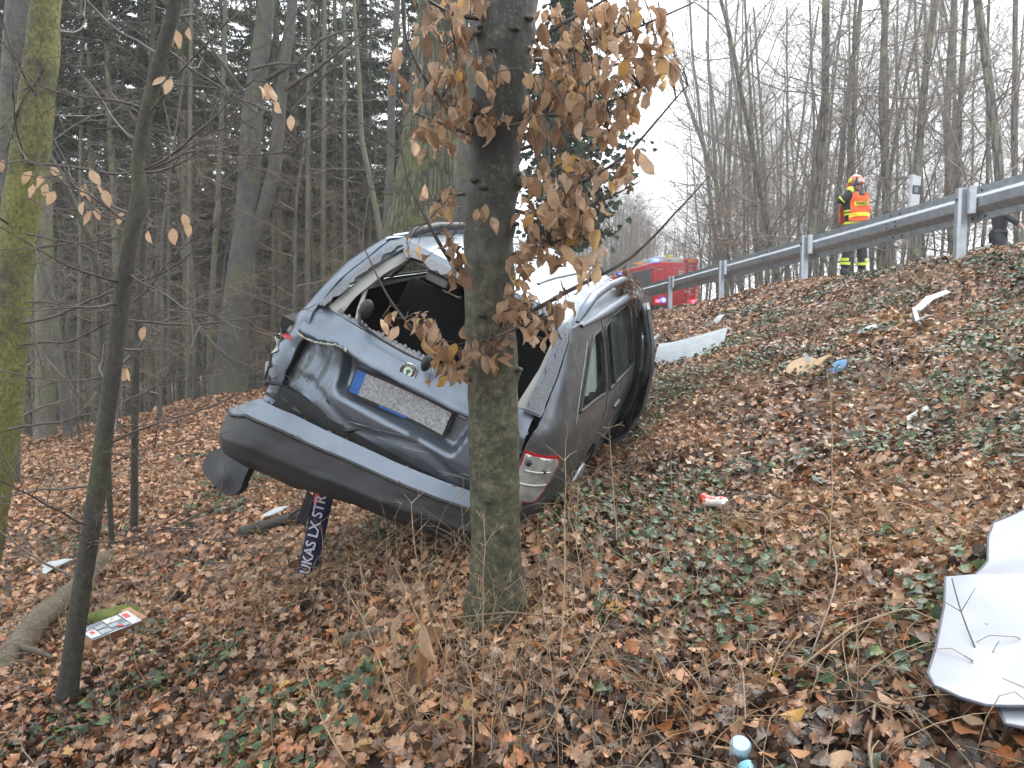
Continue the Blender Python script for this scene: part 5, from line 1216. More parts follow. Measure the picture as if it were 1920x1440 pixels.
# collars where branches leave or broke off
mb = MB()
for (px, py, wd, dep) in scars[:15]:
    mb = MB(); c_ = at(px, py, TRY); cx_ = np.interp(-py, [-p[1] for p in trunk_px], [p[0] for p in trunk_px]); side = (px - cx_) / 52
    nrm = np.array([np.clip(side, -1, 1), -math.sqrt(max(.05, 1 - min(1, side * side))), .15]); ctr = at(cx_, py, TRY); p = ctr + nrm * .105
    ellipsoid(mb, p - base, (.018, .016, .010), 12, 8, fn=lambda x, y, z: (x + .006 * nz(x * 60, y * 60, z * 60), y, z + .006 * nz(x * 70, y * 70, 4)))
    mb.build('branch_scar', m_bark_dark, beech)
BR = [ # branch lines: (px, py, Y)
 [(990, 92, 2.72), (1030, 99, 2.65), (1066, 100, 2.6), (1135, 76, 2.5), (1224, 41, 2.42), (1300, 5, 2.35)],
 [(992, 112, 2.75), (1040, 112, 2.8), (1100, 132, 2.85), (1180, 120, 2.9), (1262, 90, 2.95)],
 [(980, 213, 2.72), (1040, 222, 2.62), (1097, 206, 2.55), (1149, 193, 2.5), (1200, 165, 2.45)],
 [(973, 280, 2.75), (1018, 268, 2.8), (1042, 247, 2.83), (1090, 190, 2.9), (1140, 130, 2.95)],
 [(968, 345, 2.72), (1018, 361, 2.65), (1066, 350, 2.6), (1100, 340, 2.55), (1156, 309, 2.5), (1197, 275, 2.46), (1231, 220, 2.42), (1290, 160, 2.4)],
 [(965, 600, 2.75), (1000, 585, 2.65), (1050, 555, 2.6), (1108, 526, 2.55), (1175, 492, 2.5), (1221, 447, 2.46), (1292, 370, 2.42), (1330, 330, 2.4)],
 [(962, 478, 2.73), (1000, 467, 2.65), (1058, 447, 2.58), (1117, 438, 2.54), (1150, 432, 2.5)],
 [(965, 395, 2.75), (1020, 410, 2.7), (1080, 400, 2.66), (1130, 375, 2.62), (1200, 340, 2.6)],
 [(905, 34, 2.72), (860, 33, 2.65), (819, 17, 2.6), (791, -5, 2.56), (760, -40, 2.5)],
 [(894, 237, 2.72), (846, 210, 2.66), (819, 186, 2.62), (791, 131, 2.58), (757, 76, 2.54), (757, 0, 2.5), (752, -60, 2.48)],
 [(887, 254, 2.72), (846, 240, 2.68), (795, 220, 2.64), (753, 199, 2.62)],
 [(870, 365, 2.73), (845, 366, 2.68), (815, 380, 2.65), (800, 386, 2.64)],
 [(885, 712, 2.64), (850, 690, 2.6), (822, 664, 2.58), (780, 623, 2.56), (744, 582, 2.55), (707, 517, 2.53), (684, 467, 2.52)],
 [(878, 520, 2.66), (850, 505, 2.6), (832, 480, 2.57), (805, 423, 2.53), (757, 326, 2.48), (748, 240, 2.46)],
 [(903, 62, 2.72), (880, 60, 2.6), (860, 58, 2.55), (835, 90, 2.5)],
 [(915, 210, 2.66), (928, 185, 2.58), (933, 150, 2.55), (930, 110, 2.52)],
 [(910, 235, 2.66), (950, 242, 2.56), (985, 230, 2.5), (1020, 215, 2.46)],
 [(905, 640, 2.65), (930, 640, 2.58), (955, 625, 2.55), (985, 600, 2.52), (1035, 590, 2.5)],
 [(1000, 80, 2.74), (1060, 40, 2.72), (1130, 5, 2.7), (1190, -40, 2.68)],
 [(960, 0, 2.7), (920, -30, 2.6), (860, -60, 2.5)],
]
brP = [curve_pts(q) for q in BR]
for q in brP:
    n_ = len(q); r0 = .0085 + .0016 * min(4, n_ * .05)
    jit = np.cumsum(RNG.normal(0, .0016, (n_, 3)), 0); jit -= np.linspace(0, 1, n_)[:, None] * jit[-1]
    mb = MB(); tube(mb, q + jit - base, np.linspace(r0, .0022, n_), 6); mb.build('branch', m_twig, beech)
allB = np.concatenate(brP)
# leaf clusters: (px, py, rx, ry, count, Y, dY)
BL = [(1095, 35, 90, 40, 42, 2.6, .25), (1180, 55, 75, 60, 40, 2.5, .2), (1215, 120, 55, 55, 28, 2.48, .2), (1050, 120, 70, 60, 44, 2.65, .25), (1130, 150, 75, 55, 46, 2.6, .25), (1045, 205, 70, 40, 30, 2.6, .2), (1130, 215, 60, 35, 28, 2.55, .15),
      (1000, 230, 30, 30, 10, 2.55, .1), (1060, 320, 75, 38, 40, 2.6, .2), (1075, 390, 65, 40, 38, 2.58, .2), (1010, 385, 40, 40, 22, 2.58, .15), (1155, 320, 45, 30, 9, 2.5, .1), (1185, 295, 30, 25, 5, 2.46, .1), (1060, 450, 75, 38, 30, 2.57, .15), (985, 470, 25, 40, 10, 2.58, .1), (1110, 490, 40, 30, 7, 2.55, .1),
      (990, 580, 55, 45, 26, 2.56, .15), (1030, 600, 30, 40, 9, 2.55, .1), (935, 660, 35, 45, 9, 2.56, .05), (975, 540, 30, 30, 8, 2.58, .1), (1055, 560, 20, 25, 3, 2.55, .05),
      (850, 20, 70, 35, 22, 2.58, .15), (790, 25, 35, 45, 8, 2.54, .1), (855, 95, 55, 50, 30, 2.6, .15), (825, 160, 55, 45, 26, 2.6, .15), (865, 195, 35, 40, 12, 2.6, .1), (830, 240, 55, 38, 24, 2.62, .12), (790, 255, 25, 25, 6, 2.6, .1), (755, 150, 22, 60, 4, 2.54, .05), (745, 90, 10, 14, 1, 2.52, .02),
      (920, 130, 30, 40, 8, 2.54, .05), (920, 215, 40, 25, 10, 2.55, .05), (825, 370, 30, 28, 10, 2.63, .08), (915, 395, 25, 15, 4, 2.55, .05), (812, 450, 55, 32, 9, 2.52, .06), (850, 500, 25, 30, 7, 2.56, .05),
      (735, 592, 20, 15, 3, 2.54, .03), (780, 610, 40, 30, 9, 2.56, .06), (825, 625, 45, 35, 15, 2.57, .08), (850, 680, 40, 35, 14, 2.58, .06), (820, 690, 25, 25, 5, 2.57, .05), (895, 650, 30, 25, 7, 2.57, .04)]
lpos = []; lw = []
for (px, py, rx, ry, n_, Y, dY) in BL:
    n_ = int(n_ * 1.12) if n_ > 3 else n_
    for k in range(n_):
        a = RNG.random() * 6.283; rr = math.sqrt(RNG.random()); lpos.append(at(px + rx * rr * math.cos(a), py + ry * rr * math.sin(a), Y + RNG.uniform(-dY, dY)))
lpos = np.array(lpos)
order = np.argsort(np.abs(lpos[:, 0]) + 3 * (lpos[:, 2] < -9) + RNG.random(len(lpos)) * .2)
lsize = np.clip(RNG.normal(.062, .016, len(lpos)), .03, .095)
tw = MB(); rest = MB(); rp = []; rs_ = []
indiv = set(np.argsort(-lsize / lpos[:, 1])[:300].tolist())
down = []
for i, p in enumerate(lpos):
    d = vnorm(np.array([RNG.normal(0, .42), RNG.normal(0, .42), -1.0])); n0 = vnorm(np.cross(d, RNG.normal(0, 1, 3))); dn = np.array([0, -1.0, .2]) + RNG.normal(0, .75, 3)
    nrm = vnorm(dn - d * (dn @ d)); s_ = np.cross(nrm, d)
    down.append((d, s_, nrm))
    q = allB[np.argmin(((allB - p) ** 2 * [1, 1, .6]).sum(1))]
    if np.linalg.norm(q - p) < .34:
        mid = (p + q) / 2 + np.array([0, 0, .02]) + RNG.normal(0, .008, 3); V, F = tube_vf([q - base, mid - base, p - base], [.0024, .0018, .0011], 4); tw.add(V, F)
    else:
        V, F = tube_vf([p - base, p - base - d * -.05 + RNG.normal(0, .01, 3), p - base - d * -.10 + RNG.normal(0, .03, 3)], [.001, .0015, .0015], 3); tw.add(V, F)
    if i in indiv:
        o_ = bpy.data.objects.new('leaf', TREELM[int(RNG.integers(12))]); link(o_, beech)
        M3 = Matrix((d, s_, nrm)).transposed(); o_.matrix_local = Matrix.Translation(Vector(p - base)) @ M3.to_4x4() @ Matrix.Scale(float(lsize[i]), 4)
tw.build('twig', m_twig, beech, kind='stuff')
ids = [i for i in range(len(lpos)) if i not in indiv]
V, F, ac, al = TEMPL['beech']
for i in ids:
    S = leaf_shape(V, ac, al, RNG.normal(.1, 1.3, 1), RNG.normal(.3, .7, 1), RNG.normal(0, 1.5, 1), RNG.normal(0, .35, 1))[0] * lsize[i]
    W = S @ np.array(down[i]) + lpos[i] - base; C = np.zeros((len(V), 4)); C[:, 0] = RNG.random(); C[:, 1] = ac; C[:, 2] = al; C[:, 3] = 1; rest.add(W, F, C)
if ids: rest.build('leaves', m_leaf, beech, kind='stuff')

# ---- trunks of the left and middle distance, traced where they stand
def near_tree(name, label, pix, w, Y, mat, sides=14, rough=.05, ridge=0.0, extra=(), branches=(), bmat=None, seed=1.0, auto=0, autolen=.8, group=None):
    Yb = Y if np.isscalar(Y) else Y[0]
    og = at(pix[0][0], pix[0][1], Yb); t = empty(name, og, label, 'tree', group)
    link(bpy.data.objects.new('trunk', trunk_mesh(pix, w, Y, sides, rough, [], seed, mat, og, ridge=ridge)), t)
    for ep, ew in extra:
        link(bpy.data.objects.new('limb', trunk_mesh(ep, ew, Yb, 10, rough, [], seed + 3, mat, og, 'limb')), t)
    for bp, r0 in branches:
        q = curve_pts(bp); n_ = len(q); jit = np.cumsum(RNG.normal(0, .004, (n_, 3)), 0); jit -= np.linspace(0, 1, n_)[:, None] * jit[-1]; q = q + jit
        mb = MB(); tube(mb, q - og, np.linspace(r0 * .75, .0022, n_), 6)
        m_ = int(n_ * .55)
        for k in range(m_):      # side twigs
            i = RNG.integers(2, n_); d = vnorm(q[i] - q[i - 1]); e = vnorm(d + np.array([RNG.normal(0, .5), RNG.normal(0, .7), RNG.normal(.1, .5)])); ln = RNG.uniform(.12, .5) * (1.1 - i / n_ * .5)
            a = q[i]; pts = [a, a + e * ln * .5 + RNG.normal(0, .02, 3), a + e * ln + np.array([0, 0, .05]) + RNG.normal(0, .03, 3)]; tube(mb, np.array(pts) - og, [.0032, .0022, .0012], 4)
            if RNG.random() < .6:
                a2 = pts[1]; e2 = vnorm(e + RNG.normal(0, .7, 3)); tube(mb, np.array([a2, a2 + e2 * ln * .3, a2 + e2 * ln * .55 + [0, 0, .02]]) - og, [.002, .0016, .001], 3)
        mb.build('branch', bmat or m_twig, t)
    if auto:
        P = np.array([at(px, py, Y if np.isscalar(Y) else Y[i]) for i, (px, py) in enumerate(pix)]); rng = np.random.default_rng(int(seed * 10)); mb = MB()
        d = np.r_[0, np.cumsum(np.linalg.norm(np.diff(P, axis=0), axis=1))]
        PP = dict(levels=3, seg=[8, 5, 3], wob=[.13, .2, .22], up=[.02, .03, .02], taper=[.25, .3, .4], n=[(7, 11), (3, 5)], start=[.2, .2], ang=[(30, 65), (30, 60)], ratio=[(.3, .6), (.3, .6)], fall=[.5, .4], lift=[0, 0], rr=[.55, .6], rmin=.0013)
        for k in range(auto):
            s_ = d[-1] * (.12 + .88 * (k + rng.random()) / auto); p = np.array([np.interp(s_, d, P[:, i]) for i in range(3)]); a = rng.random() * 6.283
            out = []; grow(out, p, vnorm(np.array([math.cos(a), math.sin(a) * .8, rng.uniform(-.05, .7)])), autolen * rng.uniform(.5, 1.3), .008 * autolen ** .5, 0, PP, rng)
            for lv, q, R in out: tube(mb, q - og, R, (5, 4, 3)[lv])
        mb.build('crown', bmat or m_twig, t)
    return t, og
def hang_leaves(t, og, spots, meshes=PALELM, size=.075, Y=3.4):
    for px, py in spots:
        p = at(px, py, Y + RNG.uniform(-.15, .15)); d = vnorm(np.array([RNG.normal(0, .5), RNG.normal(0, .4), -1])); dn = np.array([0, -1.0, .2]) + RNG.normal(0, .45, 3); nr = vnorm(dn - d * (dn @ d)); s_ = np.cross(nr, d)
        o_ = bpy.data.objects.new('leaf', meshes[int(RNG.integers(len(meshes)))]); link(o_, t); o_.matrix_local = Matrix.Translation(Vector(p - og)) @ Matrix((d, s_, nr)).transposed().to_4x4() @ Matrix.Scale(size * RNG.uniform(.8, 1.15), 4)

t, og = near_tree('mossy_tree', 'yellow green mossy trunk at the left edge of the clearing', [(-40, 1050), (-8, 850), (8, 760), (20, 640), (30, 500), (40, 390), (62, 250), (78, 110), (86, 0), (98, -150), (115, -400), (130, -700)], [92, 84, 78, 72, 72, 74, 74, 66, 56, 54, 46, 34], 5.0, m_bark_moss, 24, .06, seed=1.7, bmat=m_twig, auto=22, autolen=1.3,
  branches=[([(45, 605, 4.9), (100, 590, 4.8), (150, 565, 4.7), (260, 527, 4.6), (340, 485, 4.5), (430, 390, 4.4), (447, 325, 4.35)], .014),
            ([(53, 304, 4.9), (146, 311, 4.85), (233, 321, 4.8), (311, 308, 4.75), (350, 282, 4.7), (408, 277, 4.65), (462, 291, 4.6), (535, 287, 4.6), (640, 214, 4.5)], .015),
            ([(50, 437, 4.9), (141, 456, 4.9), (185, 471, 4.9), (250, 500, 4.85), (330, 560, 4.8)], .012), ([(44, 566, 4.9), (131, 573, 4.85), (209, 573, 4.8), (311, 578, 4.75), (400, 600, 4.7)], .011),
            ([(36, 646, 4.9), (131, 641, 4.8), (194, 607, 4.7), (272, 544, 4.6), (340, 466, 4.5), (420, 400, 4.45)], .013),
            ([(13, 805, 4.8), (67, 793, 4.75), (133, 787, 4.7), (200, 772, 4.65), (267, 743, 4.6), (320, 713, 4.55), (400, 697, 4.5), (493, 690, 4.45)], .014),
            ([(50, 590, 4.9), (62, 640, 4.85), (90, 680, 4.8), (150, 740, 4.8), (200, 800, 4.8)], .010), ([(80, 130, 4.9), (40, 190, 4.9), (20, 260, 4.9), (0, 330, 4.9)], .016)])
hang_leaves(t, og, [(5, 300), (58, 318), (80, 325), (95, 312), (62, 345), (78, 348), (88, 345), (102, 358)], size=.10, Y=4.7)
t, og = near_tree('sapling', 'dark leaning young beech in the left foreground', [(122, 1345), (128, 1290), (142, 1180), (160, 1060), (178, 950), (192, 850), (200, 780), (212, 690), (228, 560), (243, 450), (262, 370), (258, 300), (272, 220), (298, 120), (325, 20), (345, -80), (380, -300), (400, -500)], [58, 44, 40, 38, 38, 36, 35, 34, 33, 31, 30, 26, 27, 27, 25, 24, 18, 10], 3.3, m_bark_dark, 18, .06, seed=4.2, auto=26, autolen=.75,
  branches=[([(243, 595, 3.3), (300, 603, 3.35), (360, 608, 3.4), (433, 600, 3.45), (547, 583, 3.5)], .009), ([(262, 320, 3.3), (310, 300, 3.3), (370, 255, 3.3), (440, 180, 3.3), (520, 100, 3.3)], .008), ([(268, 230, 3.3), (330, 150, 3.25), (420, 60, 3.2), (470, -20, 3.2)], .008), ([(310, 90, 3.3), (400, 150, 3.4), (470, 190, 3.45), (520, 215, 3.5)], .006), ([(215, 700, 3.3), (150, 720, 3.3), (60, 700, 3.3), (-20, 720, 3.3)], .006), ([(235, 510, 3.3), (330, 560, 3.2), (400, 640, 3.2), (420, 690, 3.2)], .006),
            ([(190, 870, 3.3), (260, 840, 3.2), (330, 830, 3.15)], .005), ([(165, 1020, 3.25), (240, 1010, 3.1), (330, 990, 3.0), (420, 940, 2.95)], .005), ([(250, 400, 3.3), (200, 420, 3.3), (120, 330, 3.3), (50, 300, 3.3)], .006)])
hang_leaves(t, og, [(160, 345), (185, 345), (150, 352), (155, 378), (172, 395), (195, 355), (168, 318), (178, 390), (230, 397), (275, 432), (270, 612), (305, 38), (312, 52), (310, 145), (330, 55), (322, 148), (345, 400), (352, 418), (325, 428), (318, 432), (490, 160), (506, 162), (512, 192), (545, 215), (500, 155), (232, 692), (238, 690), (350, 50)], Y=3.3)
near_tree('sapling', 'slim straight pole sapling beyond the dark leaning beech', [(252, 1000), (252, 860), (254, 700), (262, 560), (272, 400), (280, 200), (290, -60)], [17, 15, 15, 14, 12, 10, 7], 6.0, m_bark_dark, 8, .03, auto=12, autolen=.6, seed=6.1)
near_tree('sapling', 'short thin sapling stub beside the leaning beech', [(210, 1020), (205, 930), (203, 850), (200, 740)], [13, 12, 10, 6], 5.4, m_bark_dark, 8, .03, seed=7.1, auto=5, autolen=.4)
near_tree('sapling', 'thin dark crooked stem curving beside the mossy trunk', [(200, 860), (190, 760), (192, 620), (186, 520), (166, 440), (112, 322), (62, 250), (30, 120), (5, 40)], [14, 14, 14, 14, 15, 13, 11, 9, 7], 6.5, m_bark_dark, 8, .03, seed=8.3, auto=10, autolen=.8)
near_tree('beech_tree', 'tall mossy grey trunk standing behind the mossy left tree', [(88, 850), (86, 800), (84, 600), (82, 400), (80, 250), (86, 100), (92, -200), (100, -500)], [52, 42, 38, 36, 33, 30, 26, 20], 13.5, m_bark_pale, 14, .04, seed=9.4, auto=10, autolen=2.2, bmat=m_twigg)
near_tree('beech_tree', 'dark grey trunk in the upper left corner', [(18, 900), (18, 500), (22, 300), (28, 180), (36, 60), (44, -60), (60, -400)], [40, 48, 54, 56, 58, 56, 44], 8.0, m_bark_grey, 14, .05, seed=10.4)
near_tree('beech_tree', 'grey leaning trunk behind the mossy tree foot', [(128, 820), (118, 720), (96, 560), (74, 470), (60, 360)], [22, 20, 18, 15, 12], 11.0, m_bark_grey, 10, .04, seed=10.9)
near_tree('forked_beech', 'big grey forked beech at the edge of the dark forest', [(428, 745), (432, 690), (440, 600), (452, 500), (462, 420), (468, 320), (472, 220), (486, 120), (498, 20), (510, -100), (530, -400)], [76, 62, 56, 50, 46, 42, 40, 36, 32, 30, 22], 15.3, m_bark_grey, 18, .04, seed=11.4, bmat=m_twig, auto=22, autolen=3.0,
  extra=[([(452, 520), (478, 440), (498, 380), (514, 320), (522, 240), (530, 140), (545, 40), (560, -120), (580, -400)], [26, 27, 27, 26, 24, 22, 19, 16, 10])],
  branches=[([(462, 190, 15.3), (440, 150, 15), (400, 100, 14.8), (370, 30, 14.6), (350, -40, 14.5)], .07), ([(455, 200, 15.3), (420, 160, 15), (380, 110, 14.6), (345, 60, 14.5)], .06), ([(528, 170, 15.3), (570, 145, 15), (620, 110, 14.6), (690, 50, 14.2), (730, 20, 14)], .075), ([(500, 150, 15.3), (560, 110, 15), (600, 70, 14.8), (650, 55, 14.5), (760, 60, 14.2)], .06), ([(545, 210, 15.3), (600, 150, 15), (660, 95, 14.8), (720, 50, 14.5)], .05), ([(478, 60, 15.3), (460, 20, 15), (455, -30, 15)], .06), ([(470, 130, 15), (520, 120, 14.5), (560, 122, 14.2), (600, 60, 14)], .05)])
near_tree('pale_pole', 'straight pale barked pole trunk right of the forked beech', [(392, 755), (396, 600), (402, 480), (408, 380), (414, 250), (420, 100), (425, -100)], [15, 13, 12, 11, 10, 9, 8], 17.0, m_bark_pale, 8, .03, seed=12.1, auto=6, autolen=1.2, bmat=m_twigg)
near_tree('pale_pole', 'pale greenish pole trunk in the middle of the dark forest', [(606, 560), (606, 400), (607, 250), (608, 120), (609, 0), (610, -200)], [11, 10, 10, 9, 8, 7], 20.0, m_bark_pale, 8, .02, seed=13.1)
for i_, (px_, w_, Y_, dx_) in enumerate([(148, 10, 17, 4), (318, 9, 19, -3), (352, 11, 16, 5), (512, 10, 21, 2), (556, 9, 22, -4), (575, 12, 19, 3), (648, 10, 20, -2), (690, 9, 23, 4), (30, 12, 15, 3)]):
    near_tree('pale_pole', 'thin pale greenish pole trunk standing in the dark forest', [(px_, 790 - 8 * i_), (px_ + dx_ * .5, 500), (px_ + dx_, 200), (px_ + dx_ * 1.5, -150)], [w_, w_ * .85, w_ * .7, w_ * .5], Y_, m_bark_pale, 8, .02, seed=20.1 + i_, auto=5, autolen=1.0, bmat=m_twigg, group='thin pale pole trunks in the dark forest')
near_tree('young_beech', 'thin grey trunk left of the thick oak', [(722, 470), (728, 380), (732, 300), (734, 200), (740, 100), (745, 0), (750, -200)], [17, 16, 15, 14, 12, 11, 8], 14.0, m_bark_grey, 8, .03, seed=14.1, auto=9, autolen=1.6, bmat=m_twigg)
near_tree('young_beech', 'crooked slender trunk left of the oak, bent at mid height', [(716, 460), (706, 400), (692, 330), (678, 262), (675, 180), (668, 80), (660, -60)], [12, 11, 10, 10, 9, 8, 6], 16.0, m_bark_pale, 8, .03, seed=14.9, auto=8, autolen=1.5, bmat=m_twigg)
near_tree('oak_tree', 'thick fissured mossy oak trunk rising behind the car roof', [(772, 640), (778, 560), (784, 470), (792, 400), (802, 320), (810, 240), (818, 150), (826, 60), (832, -40), (842, -250), (850, -600)], [190, 160, 140, 124, 112, 104, 96, 88, 84, 78, 66], 9.5, m_bark_oak, 72, .03, .022, seed=15.3, extra=[([(752, 470), (756, 400), (768, 330), (786, 260)], [34, 30, 26, 16])], auto=8, autolen=2.0)
near_tree('young_beech', 'smooth grey trunk just behind the front beech', [(868, 520), (868, 430), (872, 340), (880, 240), (890, 120), (900, 0), (915, -250)], [40, 38, 36, 34, 32, 30, 26], 7.6, m_bark_grey, 12, .04, seed=16.3)
# ivy clad tree behind the brown leaves
it, iog = near_tree('ivy_clad_tree', 'ivy clad dark green tree behind the brown beech leaves', [(1060, 620), (1058, 450), (1062, 300), (1066, 150), (1072, 0), (1076, -200)], [26, 22, 20, 18, 16, 12], 19.0, m_bark_dark, 10, .04, seed=17.3, auto=14, autolen=2.6)
m_ = 8000; rng = np.random.default_rng(21); hz = rng.random(m_) ** .85; cy_ = 470 - 560 * hz; rx_ = 24 + 62 * np.sin(np.clip(hz * 1.25 + .1, 0, 1) * math.pi) ** .8
cl = np.array([fbm(c_ * .02, k * .0, 3, 3) for k, c_ in enumerate(cy_)])
P = np.array([at(1064 + rx_[i] * rng.normal(0, .55) * (1 + .6 * cl[i]), cy_[i], 19 + rng.normal(0, .55)) for i in range(m_)])
keep = np.array([fbm(p[0] * 1.5, p[1] * 1.5, p[2] * 1.3, 3) > -.2 for p in P]); P = P[keep]; nrm = rng.normal(0, 1, (len(P), 3)) + [0, -.8, .4]; nrm /= np.linalg.norm(nrm, axis=1)[:, None]
mb = MB(); put_leaves(mb, 'ivy', P - iog, nrm, rng.random(len(P)) * 6.283, rng.uniform(.14, .26, len(P)), rng.random(len(P)), rng); mb.build('ivy_leaves', m_ivyt, it, kind='stuff')

# understory saplings with bare spreading twigs in front of the forest, and a few by the roadside wood
SAPP = dict(levels=4, seg=[9, 8, 5, 3], wob=[.06, .12, .2, .22], up=[.04, .01, .02, .0], taper=[.25, .25, .3, .4], n=[(18, 24), (6, 9), (3, 5)], start=[.12, .2, .2], ang=[(60, 92), (30, 60), (30, 60)], ratio=[(.28, .5), (.25, .5), (.3, .6)], fall=[.45, .5, .4], lift=[.05, 0, 0], rr=[.36, .5, .6], rmin=.0022)
SAPV = [make_trunk_crown(400 + i, SAPP, [5.5, 6.5, 4.8, 7][i], [.032, .04, .028, .045][i], (m_bark_grey, m_twig2), .06, (8, 5, 4, 3)) for i in range(4)]
sp_ = [(150, 12.5), (300, 13), (215, 15.5), (360, 14.5), (480, 16.5), (545, 15), (330, 18), (600, 17), (660, 15), (540, 20), (60, 15), (420, 18.5), (700, 19), (260, 20), (130, 17.5), (640, 22)]
rng = np.random.default_rng(31)
for i, (px, Y) in enumerate(sp_):
    x = (px - 960) / FPX * Y; k = i % 4
    tree_thing('bare_sapling', (x, Y, tz(x, Y)), (('trunk', SAPV[k][0]), ('crown', SAPV[k][1])), 'bare thin sapling with fine spreading twigs before the dark forest', group='bare saplings before the dark forest', rz=rng.random() * 6.28, s=rng.uniform(.85, 1.25))
for i, (px, Y) in enumerate([(1330, 30), (1370, 26), (1450, 27), (1530, 24), (1590, 26), (1650, 23), (1740, 22), (1810, 20), (1890, 21), (1480, 22), (1300, 38), (1275, 44)]):
    x = (px - 960) / FPX * Y; x = max(x, RX(14.2, Y)); k = (i + 1) % 4
    tree_thing('bare_sapling', (x, Y, tz(x, Y)), (('trunk', SAPV[k][0]), ('crown', SAPV[k][1])), 'bare thin roadside sapling beyond the guardrail', group='bare saplings beyond the guardrail', rz=rng.random() * 6.28, s=rng.uniform(.8, 1.2))
# a few saplings keep rusty leaves in the wood across the road
for i, (px, py, Y) in enumerate([(1395, 390, 30), (1385, 455, 30), (1450, 330, 33)]):
    og = at(px, py, Y); q = og + RNG.normal(0, 1, (150, 3)) * [.9, .5, .22]; nr = RNG.normal(0, 1, (150, 3)) + [0, 0, 1]; nr /= np.linalg.norm(nr, axis=1)[:, None]
    x, yv = og[0], Y; z0 = tz(x, yv); t = empty('rusty_sapling', (x, yv, z0), ['sapling with rusty leaves low beyond the guardrail, by the fire engine side', 'lowest rusty leaved sapling behind the guardrail', 'taller sapling with faint rusty leaves in the wood'][i], 'tree', 'rusty leaved saplings')
    mb = MB(); tube(mb, [(0, 0, -.3), (.1, 0, (og[2] - z0) * .6), (0, 0, og[2] - z0 + .5)], [.04, .03, .01], 6)
    for k in range(10): e = RNG.normal(0, 1, 3) * [1, .6, .25]; tube(mb, [(0, 0, og[2] - z0 - .3), np.array([0, 0, og[2] - z0]) + e * .5, np.array([0, 0, og[2] - z0]) + e * 1.1], [.015, .01, .005], 4)
    mb.build('trunk', m_twigg, t)
    mb = MB(); put_leaves(mb, 'simple', q - [x, yv, z0], nr, RNG.random(150) * 6.28, RNG.uniform(.10, .16, 150), RNG.random(150), RNG); mb.build('leaves', m_litter2, t, kind='stuff')

# ================================================================== LITTER, IVY, DRY GRASS
def in_view(x, y, m=140):
    px = 960 + FPX * x / np.maximum(y, .1); return (px > -m) & (px < 1920 + m)
def scatter(n, y0, y1, rng, side=0):
    y = np.sqrt(rng.uniform(y0 ** 2, y1 ** 2, n)); x = (y * .88 + .75) * rng.uniform(-1, 1, n)
    u = uroad(x, y); k = u < 6.9
    return x[k], y[k]
def litter(mb, n, y0, y1, kinds, smin, smax, rng, lift=.03, tilt=.45, mat=None, excl=None):
    x, y = scatter(n, y0, y1, rng); z = terrain(x, y); nr = tnorm(x, y) + rng.normal(0, tilt, (len(x), 3)); nr /= np.linalg.norm(nr, axis=1)[:, None]
    # patches of dark wet leaves and of paler dry ones
    t = np.clip(rng.random(len(x)) ** 1.15 * .92 + .42 * np.array([fbm(a * .9, b_ * .8, 11, 3) for a, b_ in zip(x, y)]) + .03, 0, .95) + np.where(rng.random(len(x)) < .025, .05, 0)
    pos = np.c_[x, y, z + rng.uniform(.0, lift, len(x))]; kk = rng.integers(0, len(kinds), len(x)); size = rng.uniform(smin, smax, len(x))
    pale = (uroad(x, y) < 2.2 - .02 * y) & (y > 5.0) if mat is None else np.full(len(x), mat > 0)
    for i, kd in enumerate(kinds):
        for p_ in (0, 1):
            s = (kk == i) & (pale == bool(p_)); put_leaves(mb, kd, pos[s], nr[s], rng.random(s.sum()) * 6.283, size[s], t[s], rng, mat=p_)
rng = np.random.default_rng(77)
mb = MB()
litter(mb, 27000, 1.1, 4.2, ('oval', 'beech', 'lobed', 'lobed'), .026, .074, rng, .05, .55)
litter(mb, 34000, 4.2, 8.5, ('oval', 'oval', 'lobed'), .034, .085, rng, .05, .55)
litter(mb, 45000, 8.5, 15, ('simple', 'oval'), .055, .105, rng, .05, .45)
litter(mb, 30000, 15, 24, ('simple',), .11, .19, rng, .05, .4)
litter(mb, 9000, 1.1, 2.9, ('oval', 'beech', 'lobed', 'lobed'), .03, .08, rng, .035, .5)
mb.build('leaf_litter', [m_litter, m_litter2], kind='stuff', label='thick carpet of fallen brown leaves over the slope')
# the largest leaves of the foreground, one by one
LM = [leaf_mesh('leaf', ('oval', 'lobed', 'beech')[i % 3], 500 + i, m_litter_o, .6, .35, .8) for i in range(12)]
x, y = scatter(700, 1.45, 3.6, rng); k = in_view(x, y, 20); x, y = x[k][:300], y[k][:300]; z = terrain(x, y); nr = tnorm(x, y) + rng.normal(0, .32, (len(x), 3)); nr /= np.linalg.norm(nr, axis=1)[:, None]; R3 = frames(nr, rng.random(len(x)) * 6.283)
for i in range(len(x)):
    o_ = bpy.data.objects.new('leaf', LM[i % 12]); link(o_, ground)
    o_.matrix_local = Matrix.Translation((x[i], y[i], z[i] + .035 + .02 * rng.random())) @ Matrix(R3[i].tolist()).to_4x4() @ Matrix.Scale(float(rng.uniform(.045, .085)), 4)
